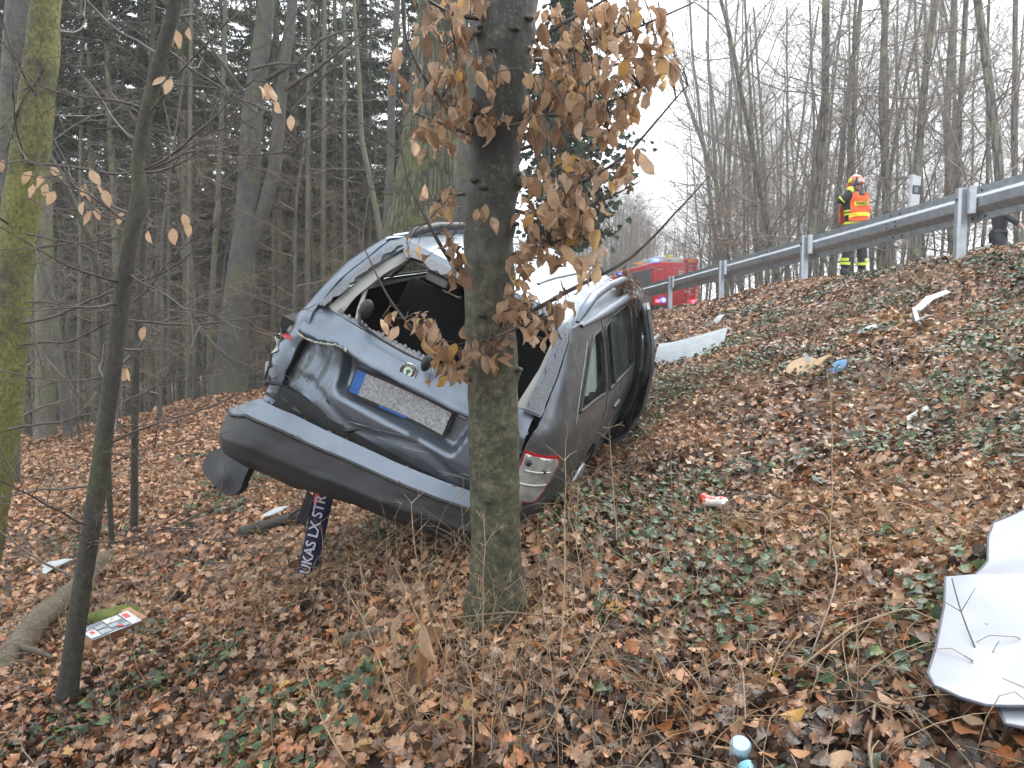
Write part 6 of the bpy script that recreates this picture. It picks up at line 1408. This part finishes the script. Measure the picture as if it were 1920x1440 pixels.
# ivy, in patches
x, y = scatter(64000, 1.2, 11.0, rng); px = 960 + FPX * x / y
dens = np.array([fbm(a * .9 + 5, b_ * .9, 2, 4) for a, b_ in zip(x, y)]); k = (dens + .25 * np.clip(uroad(x, y) * .6, -1, .6) - .008 * np.maximum(0, y - 4)) > .10 + rng.random(len(x)) * .22; k &= uroad(x, y) > -3.6 + .6 * np.sin(y * 2.1)
k |= (rng.random(len(x)) < .012)
x, y = x[k], y[k]; nr = tnorm(x, y) + rng.normal(0, .35, (len(x), 3)); nr /= np.linalg.norm(nr, axis=1)[:, None]
mb = MB(); pos = np.c_[x, y, terrain(x, y) + rng.uniform(.03, .085, len(x))]
put_leaves(mb, 'ivy', pos, nr, rng.random(len(x)) * 6.283, rng.uniform(.024, .058, len(x)), rng.random(len(x)), rng, curl=.25, fold=.25, wave=.3)
mb.build('ivy_ground_cover', m_ivy, kind='stuff', label='dark green ivy creeping through the fallen leaves')
# matted dry grass, fallen twigs
mb = MB(); 
x, y = scatter(9000, 1.2, 8.5, rng); dn = np.array([fbm(a * .8 + 15, b_ * .8, 7, 3) for a, b_ in zip(x, y)]); u_ = uroad(x, y); k = (dn + .35 * np.exp(-((u_ + .5) / 1.1) ** 2) * (y > 3.4) + .2 * np.exp(-((u_ - 1.6) / 1.3) ** 2)) > .10; x, y = x[k][:4200], y[k][:4200]; z = terrain(x, y); nr = tnorm(x, y)
for i in range(len(x)):
    a = rng.random() * 6.283 if rng.random() < .4 else rng.normal(2.6, .7); ln = rng.uniform(.12, .5); d = np.array([math.cos(a), math.sin(a), 0]); d -= nr[i] * (d @ nr[i]); h = rng.uniform(.01, .09)
    p0 = np.array([x[i], y[i], z[i] + .02]); V, F = tube_vf(bez(p0, p0 + d * ln * .5 + nr[i] * h * 1.5 + rng.normal(0, .02, 3), p0 + d * ln + nr[i] * h * .3 + rng.normal(0, .035, 3)), np.linspace(.0019, .0007, 6), 3); mb.add(V, F)
mb.build('dry_grass', m_stem, kind='stuff', label='matted dry grass stalks between the leaves')
mb = MB(); x, y = scatter(700, 1.3, 11, rng); z = terrain(x, y); nr = tnorm(x, y)
for i in range(len(x)):
    a = rng.random() * 6.283; ln = rng.uniform(.15, .7); d = np.array([math.cos(a), math.sin(a), 0]); d -= nr[i] * (d @ nr[i]); p0 = np.array([x[i], y[i], z[i] + .035]); r0 = rng.uniform(.002, .006)
    V, F = tube_vf([p0, p0 + d * ln * .35 + rng.normal(0, .02, 3), p0 + d * ln * .7 + rng.normal(0, .02, 3), p0 + d * ln], [r0, r0 * .8, r0 * .6, r0 * .3], 4); mb.add(V, F)
mb.build('fallen_twigs', m_twig2, kind='stuff', label='small fallen twigs scattered over the leaf litter')

# standing dry weeds round the trunk foot
def weed(name, label, foot, tip, r, seed, group=None, mat=m_stem, nside=9):
    rng = np.random.default_rng(seed); p0 = ground_px(*foot); Yt = p0[1] + tip[2]; p1 = at(tip[0], tip[1], Yt); t = empty(name, p0, label, 'dry weed', group); mb = MB()
    s = np.linspace(0, 1, 12)[:, None]; bow = rng.normal(0, .03, 3); q = p0 * (1 - s) + p1 * s + np.sin(s * math.pi) * bow + np.cumsum(rng.normal(0, .003, (12, 3)), 0); ln = np.linalg.norm(p1 - p0)
    tube(mb, q - p0, np.linspace(r, r * .4, 12), 5)
    for k in range(nside):
        i = rng.integers(5, 12); e = vnorm(np.array([rng.normal(0, .8), rng.normal(0, .6), rng.uniform(.2, 1)])) * ln * rng.uniform(.05, .16); a = q[i] - p0; tube(mb, [a, a + e * .5 + rng.normal(0, .004, 3), a + e], [r * .5, r * .4, r * .2], 3)
        if rng.random() < .6: e2 = vnorm(e + rng.normal(0, .05, 3)) * .05; tube(mb, [a + e * .5, a + e * .5 + e2], [r * .35, r * .2], 3)
    mb.build('stem', mat, t); return t, p0
WD = [('pale branching weed stalk straight before the trunk foot', (906, 1300), (900, 960), -.1), ('long weed stalk leaning left of the trunk foot', (850, 1260), (765, 940), .1), ('weed stalk crossing far left before the bumper', (760, 1350), (645, 1090), .1), ('tall weed stalk right beside the tail lamp', (1050, 1240), (1060, 830), .35), ('weed stalk bending over right of the trunk', (1110, 1130), (1082, 910), .2), ('twiggy pale stalk under the rear wing', (1090, 1010), (1080, 905), .1),
      ('thin straight stalk in the right middle ground', (1555, 1060), (1550, 690), .5), ('thin bare stalk standing left of the drinks can', (1160, 1020), (1145, 800), .3), ('pale stalk at the bottom before the trunk', (880, 1430), (850, 1180), .05), ('leaning stalk at the lower left of the trunk', (660, 1420), (560, 1200), .1), ('stalk pair leaning right by the lower middle', (1010, 1380), (1130, 1150), .2), ('low twiggy stalk left of the beech foot', (800, 1230), (745, 1070), .1)]
for i, (lab, ft, tp, dz) in enumerate(WD): weed('dry_weed', lab, ft, (tp[0], tp[1], dz), .0034, 900 + i, group='dry weed stalks in the foreground')
rng = np.random.default_rng(88)
mb = MB()
for k in range(300):
    px = rng.normal(930, 290); py = rng.uniform(930, 1440) if px > 980 or rng.random() < .3 else rng.uniform(1080, 1440)
    p0 = ground_px(px, py); h = rng.uniform(.12, .5); q = [p0, p0 + [rng.normal(0, .04), rng.normal(0, .04), h * .5], p0 + [rng.normal(0, .12), rng.normal(0, .1), h]]; r = rng.uniform(.0010, .0021); V, F = tube_vf(bez(*q), np.linspace(r, r * .4, 6), 3); mb.add(V, F)
    for j in range(rng.integers(0, 5)):
        a = np.array(q[1]) * (1 - (t_ := rng.random())) + np.array(q[2]) * t_; V, F = tube_vf([a, a + [rng.normal(0, .03), rng.normal(0, .03), rng.uniform(.01, .06)]], [r * .6, r * .3], 3); mb.add(V, F)
mb.build('thin_weed_stalks', m_stem, kind='stuff', label='thin dead weed stalks round the beech foot and car')
# shrivelled hanging leaves on a stalk left of the trunk
p0 = ground_px(790, 1290); t = empty('withered_plant', p0, 'withered plant with drooping shrivelled leaves left of the beech foot', 'dry plant')
mb = MB(); tube(mb, [(0, 0, -.02), (.01, 0, .16), (.0, .01, .34)], [.005, .004, .002], 5); mb.build('stem', m_stem, t)
for k in range(7):
    d = vnorm(np.array([RNG.normal(0, .3), RNG.normal(0, .3), -1])); dn = np.array([0, -1, 0]) + RNG.normal(0, .5, 3); nr_ = vnorm(dn - d * (dn @ d)); o_ = bpy.data.objects.new('leaf', TREELM[k]); link(o_, t); o_.matrix_local = Matrix.Translation((RNG.normal(0, .05), RNG.normal(0, .04), .30 - .03 * k)) @ Matrix((d, np.cross(nr_, d), nr_)).transposed().to_4x4() @ Matrix.Diagonal((.13, .09, .13, 1))

# ================================================================== DEBRIS
def on_ground(name, px, py, label, cat, lift=.0, rz=0.0):
    p = ground_px(px, py); n_ = tnorm([p[0]], [p[1]])[0]; t = empty(name, p + n_ * lift, label, cat)
    a = np.array([math.cos(rz), math.sin(rz), 0]); a -= n_ * (a @ n_); a /= np.linalg.norm(a); M = Matrix((a, np.cross(n_, a), n_)).transposed(); t.rotation_euler = M.to_euler('XYZ'); return t, p
def ground_sheet(name, label, cat, outline_px, mat, lift, wave=.01, wk=9, t=.004, h=.03, part='sheet', parent=None):
    """a flexible sheet lying on the slope, its outline given by where its corners lie on the ground"""
    P = np.array([ground_px(*q, lift=lift) for q in outline_px]); c = P.mean(0); c[2] = tz(c[0], c[1])
    e = parent or empty(name, c, label, cat); c = np.array(e.location)
    f = lambda u, v: (u, v, tz(u + c[0], v + c[1]) - c[2] + lift + wave * math.sin(u * wk + v * 5) + wave * .5 * fbm(u * 6, v * 6, 1, 2))
    ol = [(p[0] - c[0], p[1] - c[1]) for p in P]
    return e, sheet(part, mat, e, ol, h, f, t=t, off=1), f, ol
m_sheetw = simple('white_sunshade_foil', (.245, .262, .295), (.215, .232, .265), 1.5, .45)
m_edge = simple('dark_piping', (.05, .05, .07), (.08, .08, .10), 30, .7)
SUN1 = [(1990, 1080), (1880, 1090), (1772, 1092), (1770, 1150), (1757, 1210), (1740, 1255), (1752, 1283), (1800, 1300), (1850, 1311), (1920, 1318), (2000, 1320)]
e, s1, f, ol = ground_sheet('sunshade', 'folded white windscreen sunshade with dark piping on the leaves', 'sunshade', SUN1, m_sheetw, .13, .018, 7, part='lower_panel')
def piping(ol, f, i0, i1, parent):
    pts = densify(ol, .03); pl_ = [np.array(ol[i]) for i in range(i0, i1 + 1)]; q = []
    for a, b_ in zip(pl_[:-1], pl_[1:]):
        for k in range(6): q.append(a + (b_ - a) * k / 6)
    q.append(pl_[-1]); mb = MB(); tube(mb, [np.array(f(*p)) + [0, 0, .003] for p in q], .004, 6); mb.build('piping', m_edge, parent)
piping(ol, f, 2, 10, s1)
SUN2 = [(2000, 950), (1920, 968), (1862, 985), (1853, 1005), (1852, 1045), (1828, 1080), (1835, 1105), (1990, 1120)]
e, s2, f, ol = ground_sheet('', '', '', SUN2, m_sheetw, .11, .016, 7, part='upper_panel', parent=e); piping(ol, f, 1, 5, s2)
SUN3 = [(1862, 1305), (1872, 1335), (1885, 1358), (1920, 1372), (2000, 1390), (2000, 1300)]
e, s3, f, ol = ground_sheet('', '', '', SUN3, m_sheetw, .10, .006, 7, part='tucked_panel', parent=e); piping(ol, f, 0, 4, s3)
# grey curved panel
m_panel = simple('grey_felt_panel', (.27, .30, .325), (.21, .23, .25), 9, .7, bump=.2)
bl = [ground_px(*q) for q in ((1228, 676), (1252, 680), (1292, 670), (1330, 656), (1357, 645))]
tl = [ground_px(*q) for q in ((1238, 648), (1264, 643), (1300, 634), (1338, 624), (1366, 618))]
e = empty('curved_panel', bl[1], 'curved grey felt panel lying right of the car on the slope', 'panel')
def cpan(u, v):
    k = np.arange(5); a = np.array([np.interp(u, k, [p[i] for p in bl]) for i in range(3)]); b_ = np.array([np.interp(u, k, [p[i] for p in tl]) for i in range(3)])
    q = a * (1 - v) + b_ * v + np.array([0, -.04, .10]) * math.sin(v * math.pi) ** .7 + [0, 0, .03]
    return tuple(q - bl[1])
sheet('felt_sheet', m_panel, e, [(0, -.15), (2, -.1), (4, -.1), (4, 1), (2, 1), (0, 1)], .2, cpan, t=.015, off=0)
# drinks can
m_canred = simple('red_white_can_print', (.62, .035, .022), (.74, .70, .66), 16, .3)
for n2 in m_canred.node_tree.nodes:
    if n2.type == 'VALTORGB': n2.color_ramp.elements[0].position = .47; n2.color_ramp.elements[1].position = .52
m_alu = simple('bare_aluminium', (.72, .73, .74), (.6, .6, .62), 12, .25, .9)
t, p = on_ground('drinks_can', 1343, 955, 'crushed red and white drinks can on ivy and leaves', 'drinks can', .08, rad(-52))
mb = MB(); xs_ = np.linspace(-.075, .065, 15); V, F = tube_vf([(a, 0, 0) for a in xs_], .034, 20)
V[:, 2] *= 1 - .25 * np.exp(-((V[:, 0] + .01) / .03) ** 2); V[:, 1] += .010 * np.sin(V[:, 0] * 50); V += np.array([[0, .004 * nz(*(q * 40)), .005 * nz(*(q * 40 + 9))] for q in V]); mb.add(V, F); mb.build('can_wall', m_canred, t)
mb = MB(); tube(mb, [(.065, 0, 0), (.074, 0, 0), (.078, 0, 0)], [.033, .027, .024], 20, caps=True); mb.build('can_end', m_alu, t); mb = MB(); tube(mb, [(-.075, 0, 0), (-.082, 0, 0)], [.033, .028], 20, caps=True); mb.build('can_end', m_alu, t)
# round board with a torn white strip
m_tan = simple('tan_board', (.40, .27, .15), (.34, .225, .12), 7, .6)
t, p = on_ground('round_board', 1508, 690, 'round tan board lying on the leaves', 'board', .05, .1)
mb = MB(); th = np.linspace(0, 2 * math.pi, 30)[:-1]; tube(mb, [(0, 0, -.012), (0, 0, .012)], [.135, .135], 28, caps=True); o_ = mb.build('board', m_tan, t); o_.rotation_euler = (rad(18), rad(-8), 0)
mb = MB(); tube(mb, [(-.01, 0, .012), (-.01, 0, .016)], [.012, .012], 10, caps=True); o_ = mb.build('centre_hole', m_dark, t); o_.rotation_euler = (rad(18), rad(-8), 0)
t, p = on_ground('split_board', 1540, 688, 'broken tan board piece beside the round board', 'board', .04, .2)
sheet('board', m_tan, t, [(-.03, -.05), (.13, -.04), (.12, .0), (.04, .07), (-.03, .05)], .04, lambda u, v: (u, v, .035 + .02 * math.sin(u * 18)), t=.012, off=0)
def scrap(name, px, py, label, cat, ol, mat, lift=.03, bendk=.03, rz=0, t=.006, sc=1.0, h=.025):
    e, p = on_ground(name, px, py, label, cat, lift, rz); ol = [(a * sc, b_ * sc) for a, b_ in ol]
    sheet('sheet', mat, e, ol, h * max(1, sc), lambda u, v: (u, v, bendk * math.sin(u * 14 / sc + v * 9 / sc) + bendk * .6 * fbm(u * 8, v * 8, px, 2)), t=t, off=0); return e
m_paper = simple('white_wet_plastic', (.42, .44, .44), (.30, .32, .32), 14, .45, bump=.3)
m_bluec_ = simple('pale_blue_cloth', (.09, .22, .42), (.15, .30, .50), 26, .7, bump=.5)
m_pblue = simple('pale_blue_plastic', (.27, .38, .46), (.31, .41, .48), 8, .35)
e = scrap('torn_strip', 1522, 683, 'torn white strip standing against the round board', 'plastic strip', [(-.02, -.07), (.03, -.06), (.02, .0), (.015, .07), (-.015, .08), (-.02, 0)], m_paper, .08, .02, 0); e.rotation_euler.x += rad(60)
scrap('blue_rag', 1570, 692, 'crumpled blue rag beside the round board', 'rag', [(-.10, -.04), (-.02, -.07), (.07, -.05), (.10, .0), (.05, .06), (-.06, .05)], m_bluec_, .05, .035)
scrap('face_mask', 1628, 621, 'pale blue face mask lying on the upper slope', 'mask', [(-.09, -.03), (.08, -.04), (.10, .03), (-.08, .04)], m_pblue, .06, .025)
e, p = on_ground('window_trim_strip', 1727, 600, 'bent white plastic trim strip high on the slope', 'plastic strip', .05, rad(20))
q = [ground_px(*a) for a in ((1780, 556), (1745, 575), (1722, 590), (1716, 596), (1724, 617), (1733, 612), (1746, 604))]; mb = MB()
for i, (a, w_) in enumerate(zip(q, (.03, .05, .045, .03, .035, .05, .045))): pass
ep = np.array(q) - p; e.rotation_euler = (0, 0, 0)
for a in range(len(ep)): ep[a] += [0, 0, .03 + .03 * (a % 2)]
wid = [.02, .035, .03, .02, .025, .035, .03]; V = []
for i, c_ in enumerate(ep):
    d = vnorm(ep[min(i + 1, 6)] - ep[max(i - 1, 0)]); s_ = vnorm(np.cross(d, [0, 0, 1])); V += [c_ - s_ * wid[i], c_ + s_ * wid[i] + [0, 0, .03]]
mb.add(V, [[2 * i, 2 * i + 1, 2 * i + 3, 2 * i + 2] for i in range(6)]); thick(mb.build('strip', m_paper, e, smooth=False), .008, 0)
scrap('white_panel_piece', 1350, 602, 'small white panel piece above the grey curved panel', 'panel piece', [(-.30, -.06), (.26, .0), (.30, .06), (-.10, .07)], m_paper, .06, .03, rad(25), .01)
scrap('white_foil_scrap', 1690, 497, 'crumpled silvery foil on the crest near the firefighter', 'foil', [(-.35, -.10), (.05, -.14), (.42, -.06), (.36, .10), (-.10, .14)], m_panel, .07, .05, 0, .008, 1.0, .06)
scrap('white_wrapper', 1722, 772, 'small white wrapper half way up the right slope', 'wrapper', [(-.08, -.025), (.08, -.02), (.09, .03), (-.07, .03)], m_paper, .03, .015)
scrap('white_plastic_shell', 102, 1064, 'white cracked plastic shell left of the leaning beech', 'plastic piece', [(-.16, -.05), (-.02, -.08), (.13, -.05), (.16, .03), (.05, .02), (-.02, .05), (-.12, .06)], m_paper, .06, .03)
scrap('white_plastic_shard', 520, 972, 'white plastic shard lying on the broken branch', 'plastic piece', [(-.11, -.03), (.08, -.05), (.13, .01), (.02, .05), (-.10, .04)], m_paper, .10, .025)
# pale blue cap bottom right
t, p = on_ground('plastic_cup', 1397, 1408, 'pale blue plastic cup at the bottom right among leaves', 'cup', .035, .3)
mb = MB(); tube(mb, [(0, -.0, -.04), (0, 0, .0), (0, 0, .03), (0, 0, .036)], [.026, .026, .027, .022], 20, caps=True); o_ = mb.build('cup', m_pblue, t); o_.rotation_euler = (rad(25), rad(10), 0)
mb = MB(); tube(mb, [(-.03, -.075, -.01), (-.02, -.05, .0)], [.022, .022], 16, caps=True); mb.build('lid', simple('cyan_plastic', (.13, .34, .40), (.16, .37, .43), 6, .35), t)
# parcel box, half open
m_boxw = simple('box_white_print', (.42, .43, .44), (.34, .35, .36), 9, .5)
m_boxd = simple('box_dark_print', (.10, .12, .15), (.13, .15, .18), 12, .5)
m_card = simple('brown_cardboard', (.30, .17, .09), (.24, .13, .07), 12, .7)
m_boxr = simple('box_red_print', (.60, .05, .05), (.5, .04, .04), 12, .5)
pa = ground_px(170, 1212); pb = ground_px(262, 1175); e = empty('parcel_box', pa, 'long printed cardboard box lying open by the mossy stone', 'box'); d = vnorm(pb - pa); Lb = np.linalg.norm(pb - pa); n_ = np.array([0, -.55, .83]); n_ = vnorm(n_ - d * (n_ @ d)); up_ = np.cross(d, n_) * -1
if up_[2] < 0: up_ = -up_
e.location = Vector(pa + n_ * .075)
MM = Matrix((d, up_, np.cross(d, up_))).transposed().to_4x4()
e.rotation_euler = MM.to_euler('XYZ')
H_ = .14
mb = MB(); box(mb, (0, 0, -.10), (Lb, H_, 0)); mb.build('carton', m_card, e, smooth=False)
mb = MB(); box(mb, (0.0, .0, .001), (Lb, H_, .004)); fp = mb.build('printed_side', m_boxd, e, smooth=False)
def lab(x0, y0, x1, y1, m, z=.0065): mb = MB(); box(mb, (x0 * Lb, y0 * H_, z), (x1 * Lb, y1 * H_, z + .002)); mb.build('print_field', m, fp, smooth=False)
for a in ((.0, .10, .20, .62, m_boxw), (.0, .72, .12, .98, m_boxw), (.80, .02, 1.0, 1.0, m_boxw), (.46, .62, .76, .96, m_boxw), (.22, .50, .42, .72, m_panel), (.22, .12, .42, .40, m_panel), (.45, .30, .62, .55, m_panel), (.64, .10, .78, .30, m_panel), (.30, -.0, .60, .05, m_boxw)): lab(*a)
lab(.08, .34, .14, .52, m_boxr, .0095); lab(.83, .55, .93, .85, m_boxr, .0095); lab(.58, .16, .66, .28, m_boxr, .0095)
mb = MB(); box(mb, (Lb + .004, .0, -.02), (Lb + .07, H_ * 1.1, -.012), M=Matrix.Rotation(rad(6), 4, 'Z')); mb.build('box_flap', m_card, e, smooth=False)
mb = MB(); tube(mb, [(Lb - .02, H_ * .5, -.05), (Lb + .02, H_ * .5, -.05)], .035, 14, caps=True); mb.build('red_insert', m_boxr, e)
# mossy stone, fallen log, broken branch
m_mossg = simple('bright_moss', (.105, .125, .016), (.045, .06, .010), 40, .9, bump=1, bscale=120)
p = ground_px(205, 1172); t = empty('mossy_stone', p, 'stone capped with bright green moss behind the box', 'stone'); mb = MB(); ellipsoid(mb, (0, 0.12, .02), (.20, .10, .09), 22, 12, fn=lambda x, y, z: (x + .02 * nz(x * 9, y * 9, z * 9), y, z + .025 * nz(x * 12, y * 12, 3))); mb.build('moss_cushion', m_mossg, t)
m_log = barkmat('old_log_bark', (.085, .063, .046), (.19, .148, .108), (.09, .095, .045), .15, scale=14, bump=1.0)
la, lb_ = ground_px(15, 1235), ground_px(185, 1062); la[2] += .04; lb_[2] += .05
t = empty('fallen_log', la, 'fallen grey log lying in the lower left behind the sapling', 'log'); s = np.linspace(-.12, 1.15, 20)[:, None]; q = la * (1 - s) + lb_ * s - la; q[:, 2] += .03 * np.sin(s[:, 0] * 5)
V, F = tube_vf(q, np.linspace(.078, .062, 20), 18); V += np.array([[.018 * nz(*(a * 11)), .018 * nz(*(a * 11 + 5)), .022 * nz(*(a * 11 + 11))] for a in V]); mb = MB(); mb.add(V, F); mb.build('trunk', m_log, t)
mb = MB(); ring = V[:18]; mb.add(np.vstack([ring, ring.mean(0)]), [[k, (k + 1) % 18, 18] for k in range(18)]); mb.build('cut_end', m_dark, t)
mb = MB(); tube(mb, [q[3] + [.05, -.05, .02], q[3] + [.22, -.18, .06], q[3] + [.38, -.2, .0], q[3] + [.55, -.1, -.03]], [.02, .016, .012, .006], 7); mb.build('side_branch', m_log, t)
pa, pb = ground_px(450, 1003), ground_px(560, 966); t = empty('broken_branch', pa, 'short dark broken branch behind the bumper end', 'branch'); s = np.linspace(0, 1, 10)[:, None]; q = (pb - pa) * s + [0, 0, .05]; mb = MB(); tube(mb, q + np.cumsum(RNG.normal(0, .006, (10, 3)), 0), np.linspace(.055, .045, 10), 10, caps=True); tube(mb, [q[7], q[7] + [.15, -.1, .10], q[7] + [.22, -.25, .05], q[7] + [.24, -.3, -.12]], [.012, .011, .009, .007], 6); mb.build('wood', m_bark_dark, t)
pa, pb = ground_px(640, 1205), ground_px(780, 1170); t = empty('rotten_branch', pa, 'rotten brown branch half buried left of the beech foot', 'branch'); s = np.linspace(0, 1, 10)[:, None]; mb = MB(); tube(mb, (pb - pa) * s + [0, 0, .015] + np.cumsum(RNG.normal(0, .004, (10, 3)), 0), np.linspace(.038, .03, 10), 10, caps=True); mb.build('wood', m_log, t)
for i, (a, b_, lab_) in enumerate([((1300, 1260), (1222, 1440), 'x')]): pass
for i, (pts, lab_) in enumerate([([(1560, 1030), (1570, 1100), (1560, 1160), (1530, 1235), (1510, 1260)], 'bent pale stick standing right of the middle foreground'), ([(1500, 1260), (1600, 1210), (1700, 1180), (1750, 1172)], 'long straw bundle pointing at the sunshade'), ([(1375, 1235), (1392, 1300), (1398, 1360)], 'short brown stick above the pale blue cup'), ([(900, 1120), (960, 1070), (1010, 1060), (1080, 1075), (1120, 1100)], 'arched pale twig leaning over the beech foot'), ([(850, 1155), (900, 1172), (960, 1168), (1050, 1155)], 'curved twig lying across the beech foot')]):
    q = np.array([ground_px(*a) for a in pts]); p = q[0].copy(); n_ = len(q); q[:, 2] += .05 + .06 * np.sin(np.linspace(0, math.pi, n_)); 
    if i >= 3: q[:, 1] -= .06
    s = np.linspace(0, n_ - 1, 24); Q = np.stack([np.interp(s, np.arange(n_), q[:, k]) for k in range(3)], -1)
    for _ in range(4): Q[1:-1] = (Q[:-2] + 2 * Q[1:-1] + Q[2:]) / 4
    t = empty('stick', p, lab_, 'stick'); mb = MB(); tube(mb, Q - p, np.linspace(.0045, .0022, 24), 6); mb.build('wood', m_stem if i == 1 else m_twig2, t)
# curved bare bramble over the sunshade
q = curve_pts([(1785, 1085, 2.0), (1800, 1150, 1.9), (1830, 1220, 1.8), (1862, 1290, 1.7), (1905, 1370, 1.6), (1930, 1420, 1.55)]); t = empty('bramble', q[-1], 'thin bare bramble twig hanging over the white sunshade', 'twig'); mb = MB(); tube(mb, q - q[-1], np.linspace(.0018, .0028, len(q)), 5)
for k in (2, 5, 8):
    if k < len(q): tube(mb, [q[k] - q[-1], q[k] - q[-1] + [.05, .02, .06]], [.0015, .0008], 4); tube(mb, [q[k] - q[-1], q[k] - q[-1] + [-.05, .0, .03]], [.0015, .0008], 4)
mb.build('stem', m_twig, t)
# scarf hanging from under the bumper down to the ground
m_scarf = simple('navy_knitted_scarf', (.010, .012, .045), (.016, .018, .06), 60, .9, bump=.6, bscale=180)
m_scl = simple('white_knitted_letter', (.62, .60, .66), (.5, .5, .58), 60, .9)
sa, sb = at(612, 905, 4.15), at(572, 1088, 4.22); e = empty('scarf', sb, 'navy club scarf with white letters hanging under the bumper', 'scarf'); dv = sa - sb; Ls = np.linalg.norm(dv); dvn = dv / Ls; sx_ = vnorm(np.cross([0, 1, 0], dvn)) * -1
if sx_[0] < 0: sx_ = -sx_
nrm_ = np.cross(sx_, dvn); nrm_ = nrm_ if nrm_[1] < 0 else -nrm_
w0 = .050
sfn = lambda u, v: tuple(dvn * v + sx_ * (u * (1 + .25 * v / Ls)) + nrm_ * (.012 * math.sin(v * 16) + .012 * math.cos(u * 40)))
sc1 = sheet('knit', m_scarf, e, [(-w0, -.02), (w0, .0), (w0, Ls), (-w0, Ls)], .025, sfn, t=.008, off=0)
SM = Matrix((dvn, -sx_, nrm_)).transposed().to_4x4()
text('lettering', 'LUKAS LX STRU', .086, m_scl, e, Matrix.Translation(Vector(dvn * (Ls * .50) + nrm_ * .026 - sx_ * .004)) @ SM, .002)
sheet('blue_tag', m_navy, e, [(-w0 - .06, Ls * .55), (-w0 - .012, Ls * .52), (-w0 + .01, Ls * .82), (-w0 - .03, Ls * .88)], .03, lambda u, v: tuple(np.array(sfn(u, v)) + nrm_ * .012), t=.008)
sheet('red_stripe', m_boxr, e, [(-w0 + .01, Ls * .80), (-w0 + .03, Ls * .78), (-w0 + .04, Ls), (-w0 + .01, Ls)], .03, lambda u, v: tuple(np.array(sfn(u, v)) + nrm_ * .010), t=.004)
# clump of roots and grass torn up by the front door frame
cp = at(1168, 528, 5.0); t = empty('torn_grass_clump', cp, 'clump of torn brown grass caught on the front of the roof rail', 'grass clump'); mb = MB()
for k in range(90):
    a = RNG.normal(0, .035, 3); d = vnorm(np.array([RNG.normal(.2, .4), RNG.normal(-.2, .4), RNG.normal(-.9, .5)])); ln = RNG.uniform(.06, .26); V, F = tube_vf([a, a + d * ln * .5 + RNG.normal(0, .02, 3), a + d * ln + [0, 0, -.06]], [.004, .003, .001], 3); mb.add(V, F)
mb.build('stalks', m_twig2, t, kind='stuff')
m_ = 34; P = RNG.normal(0, .045, (m_, 3)) + [.02, 0, -.03]; nr = RNG.normal(0, 1, (m_, 3)); nr /= np.linalg.norm(nr, axis=1)[:, None]; mb = MB(); put_leaves(mb, 'oval', P, nr, RNG.random(m_) * 6.28, RNG.uniform(.04, .08, m_), RNG.random(m_), RNG); mb.build('caught_leaves', m_litter2, t, kind='stuff')
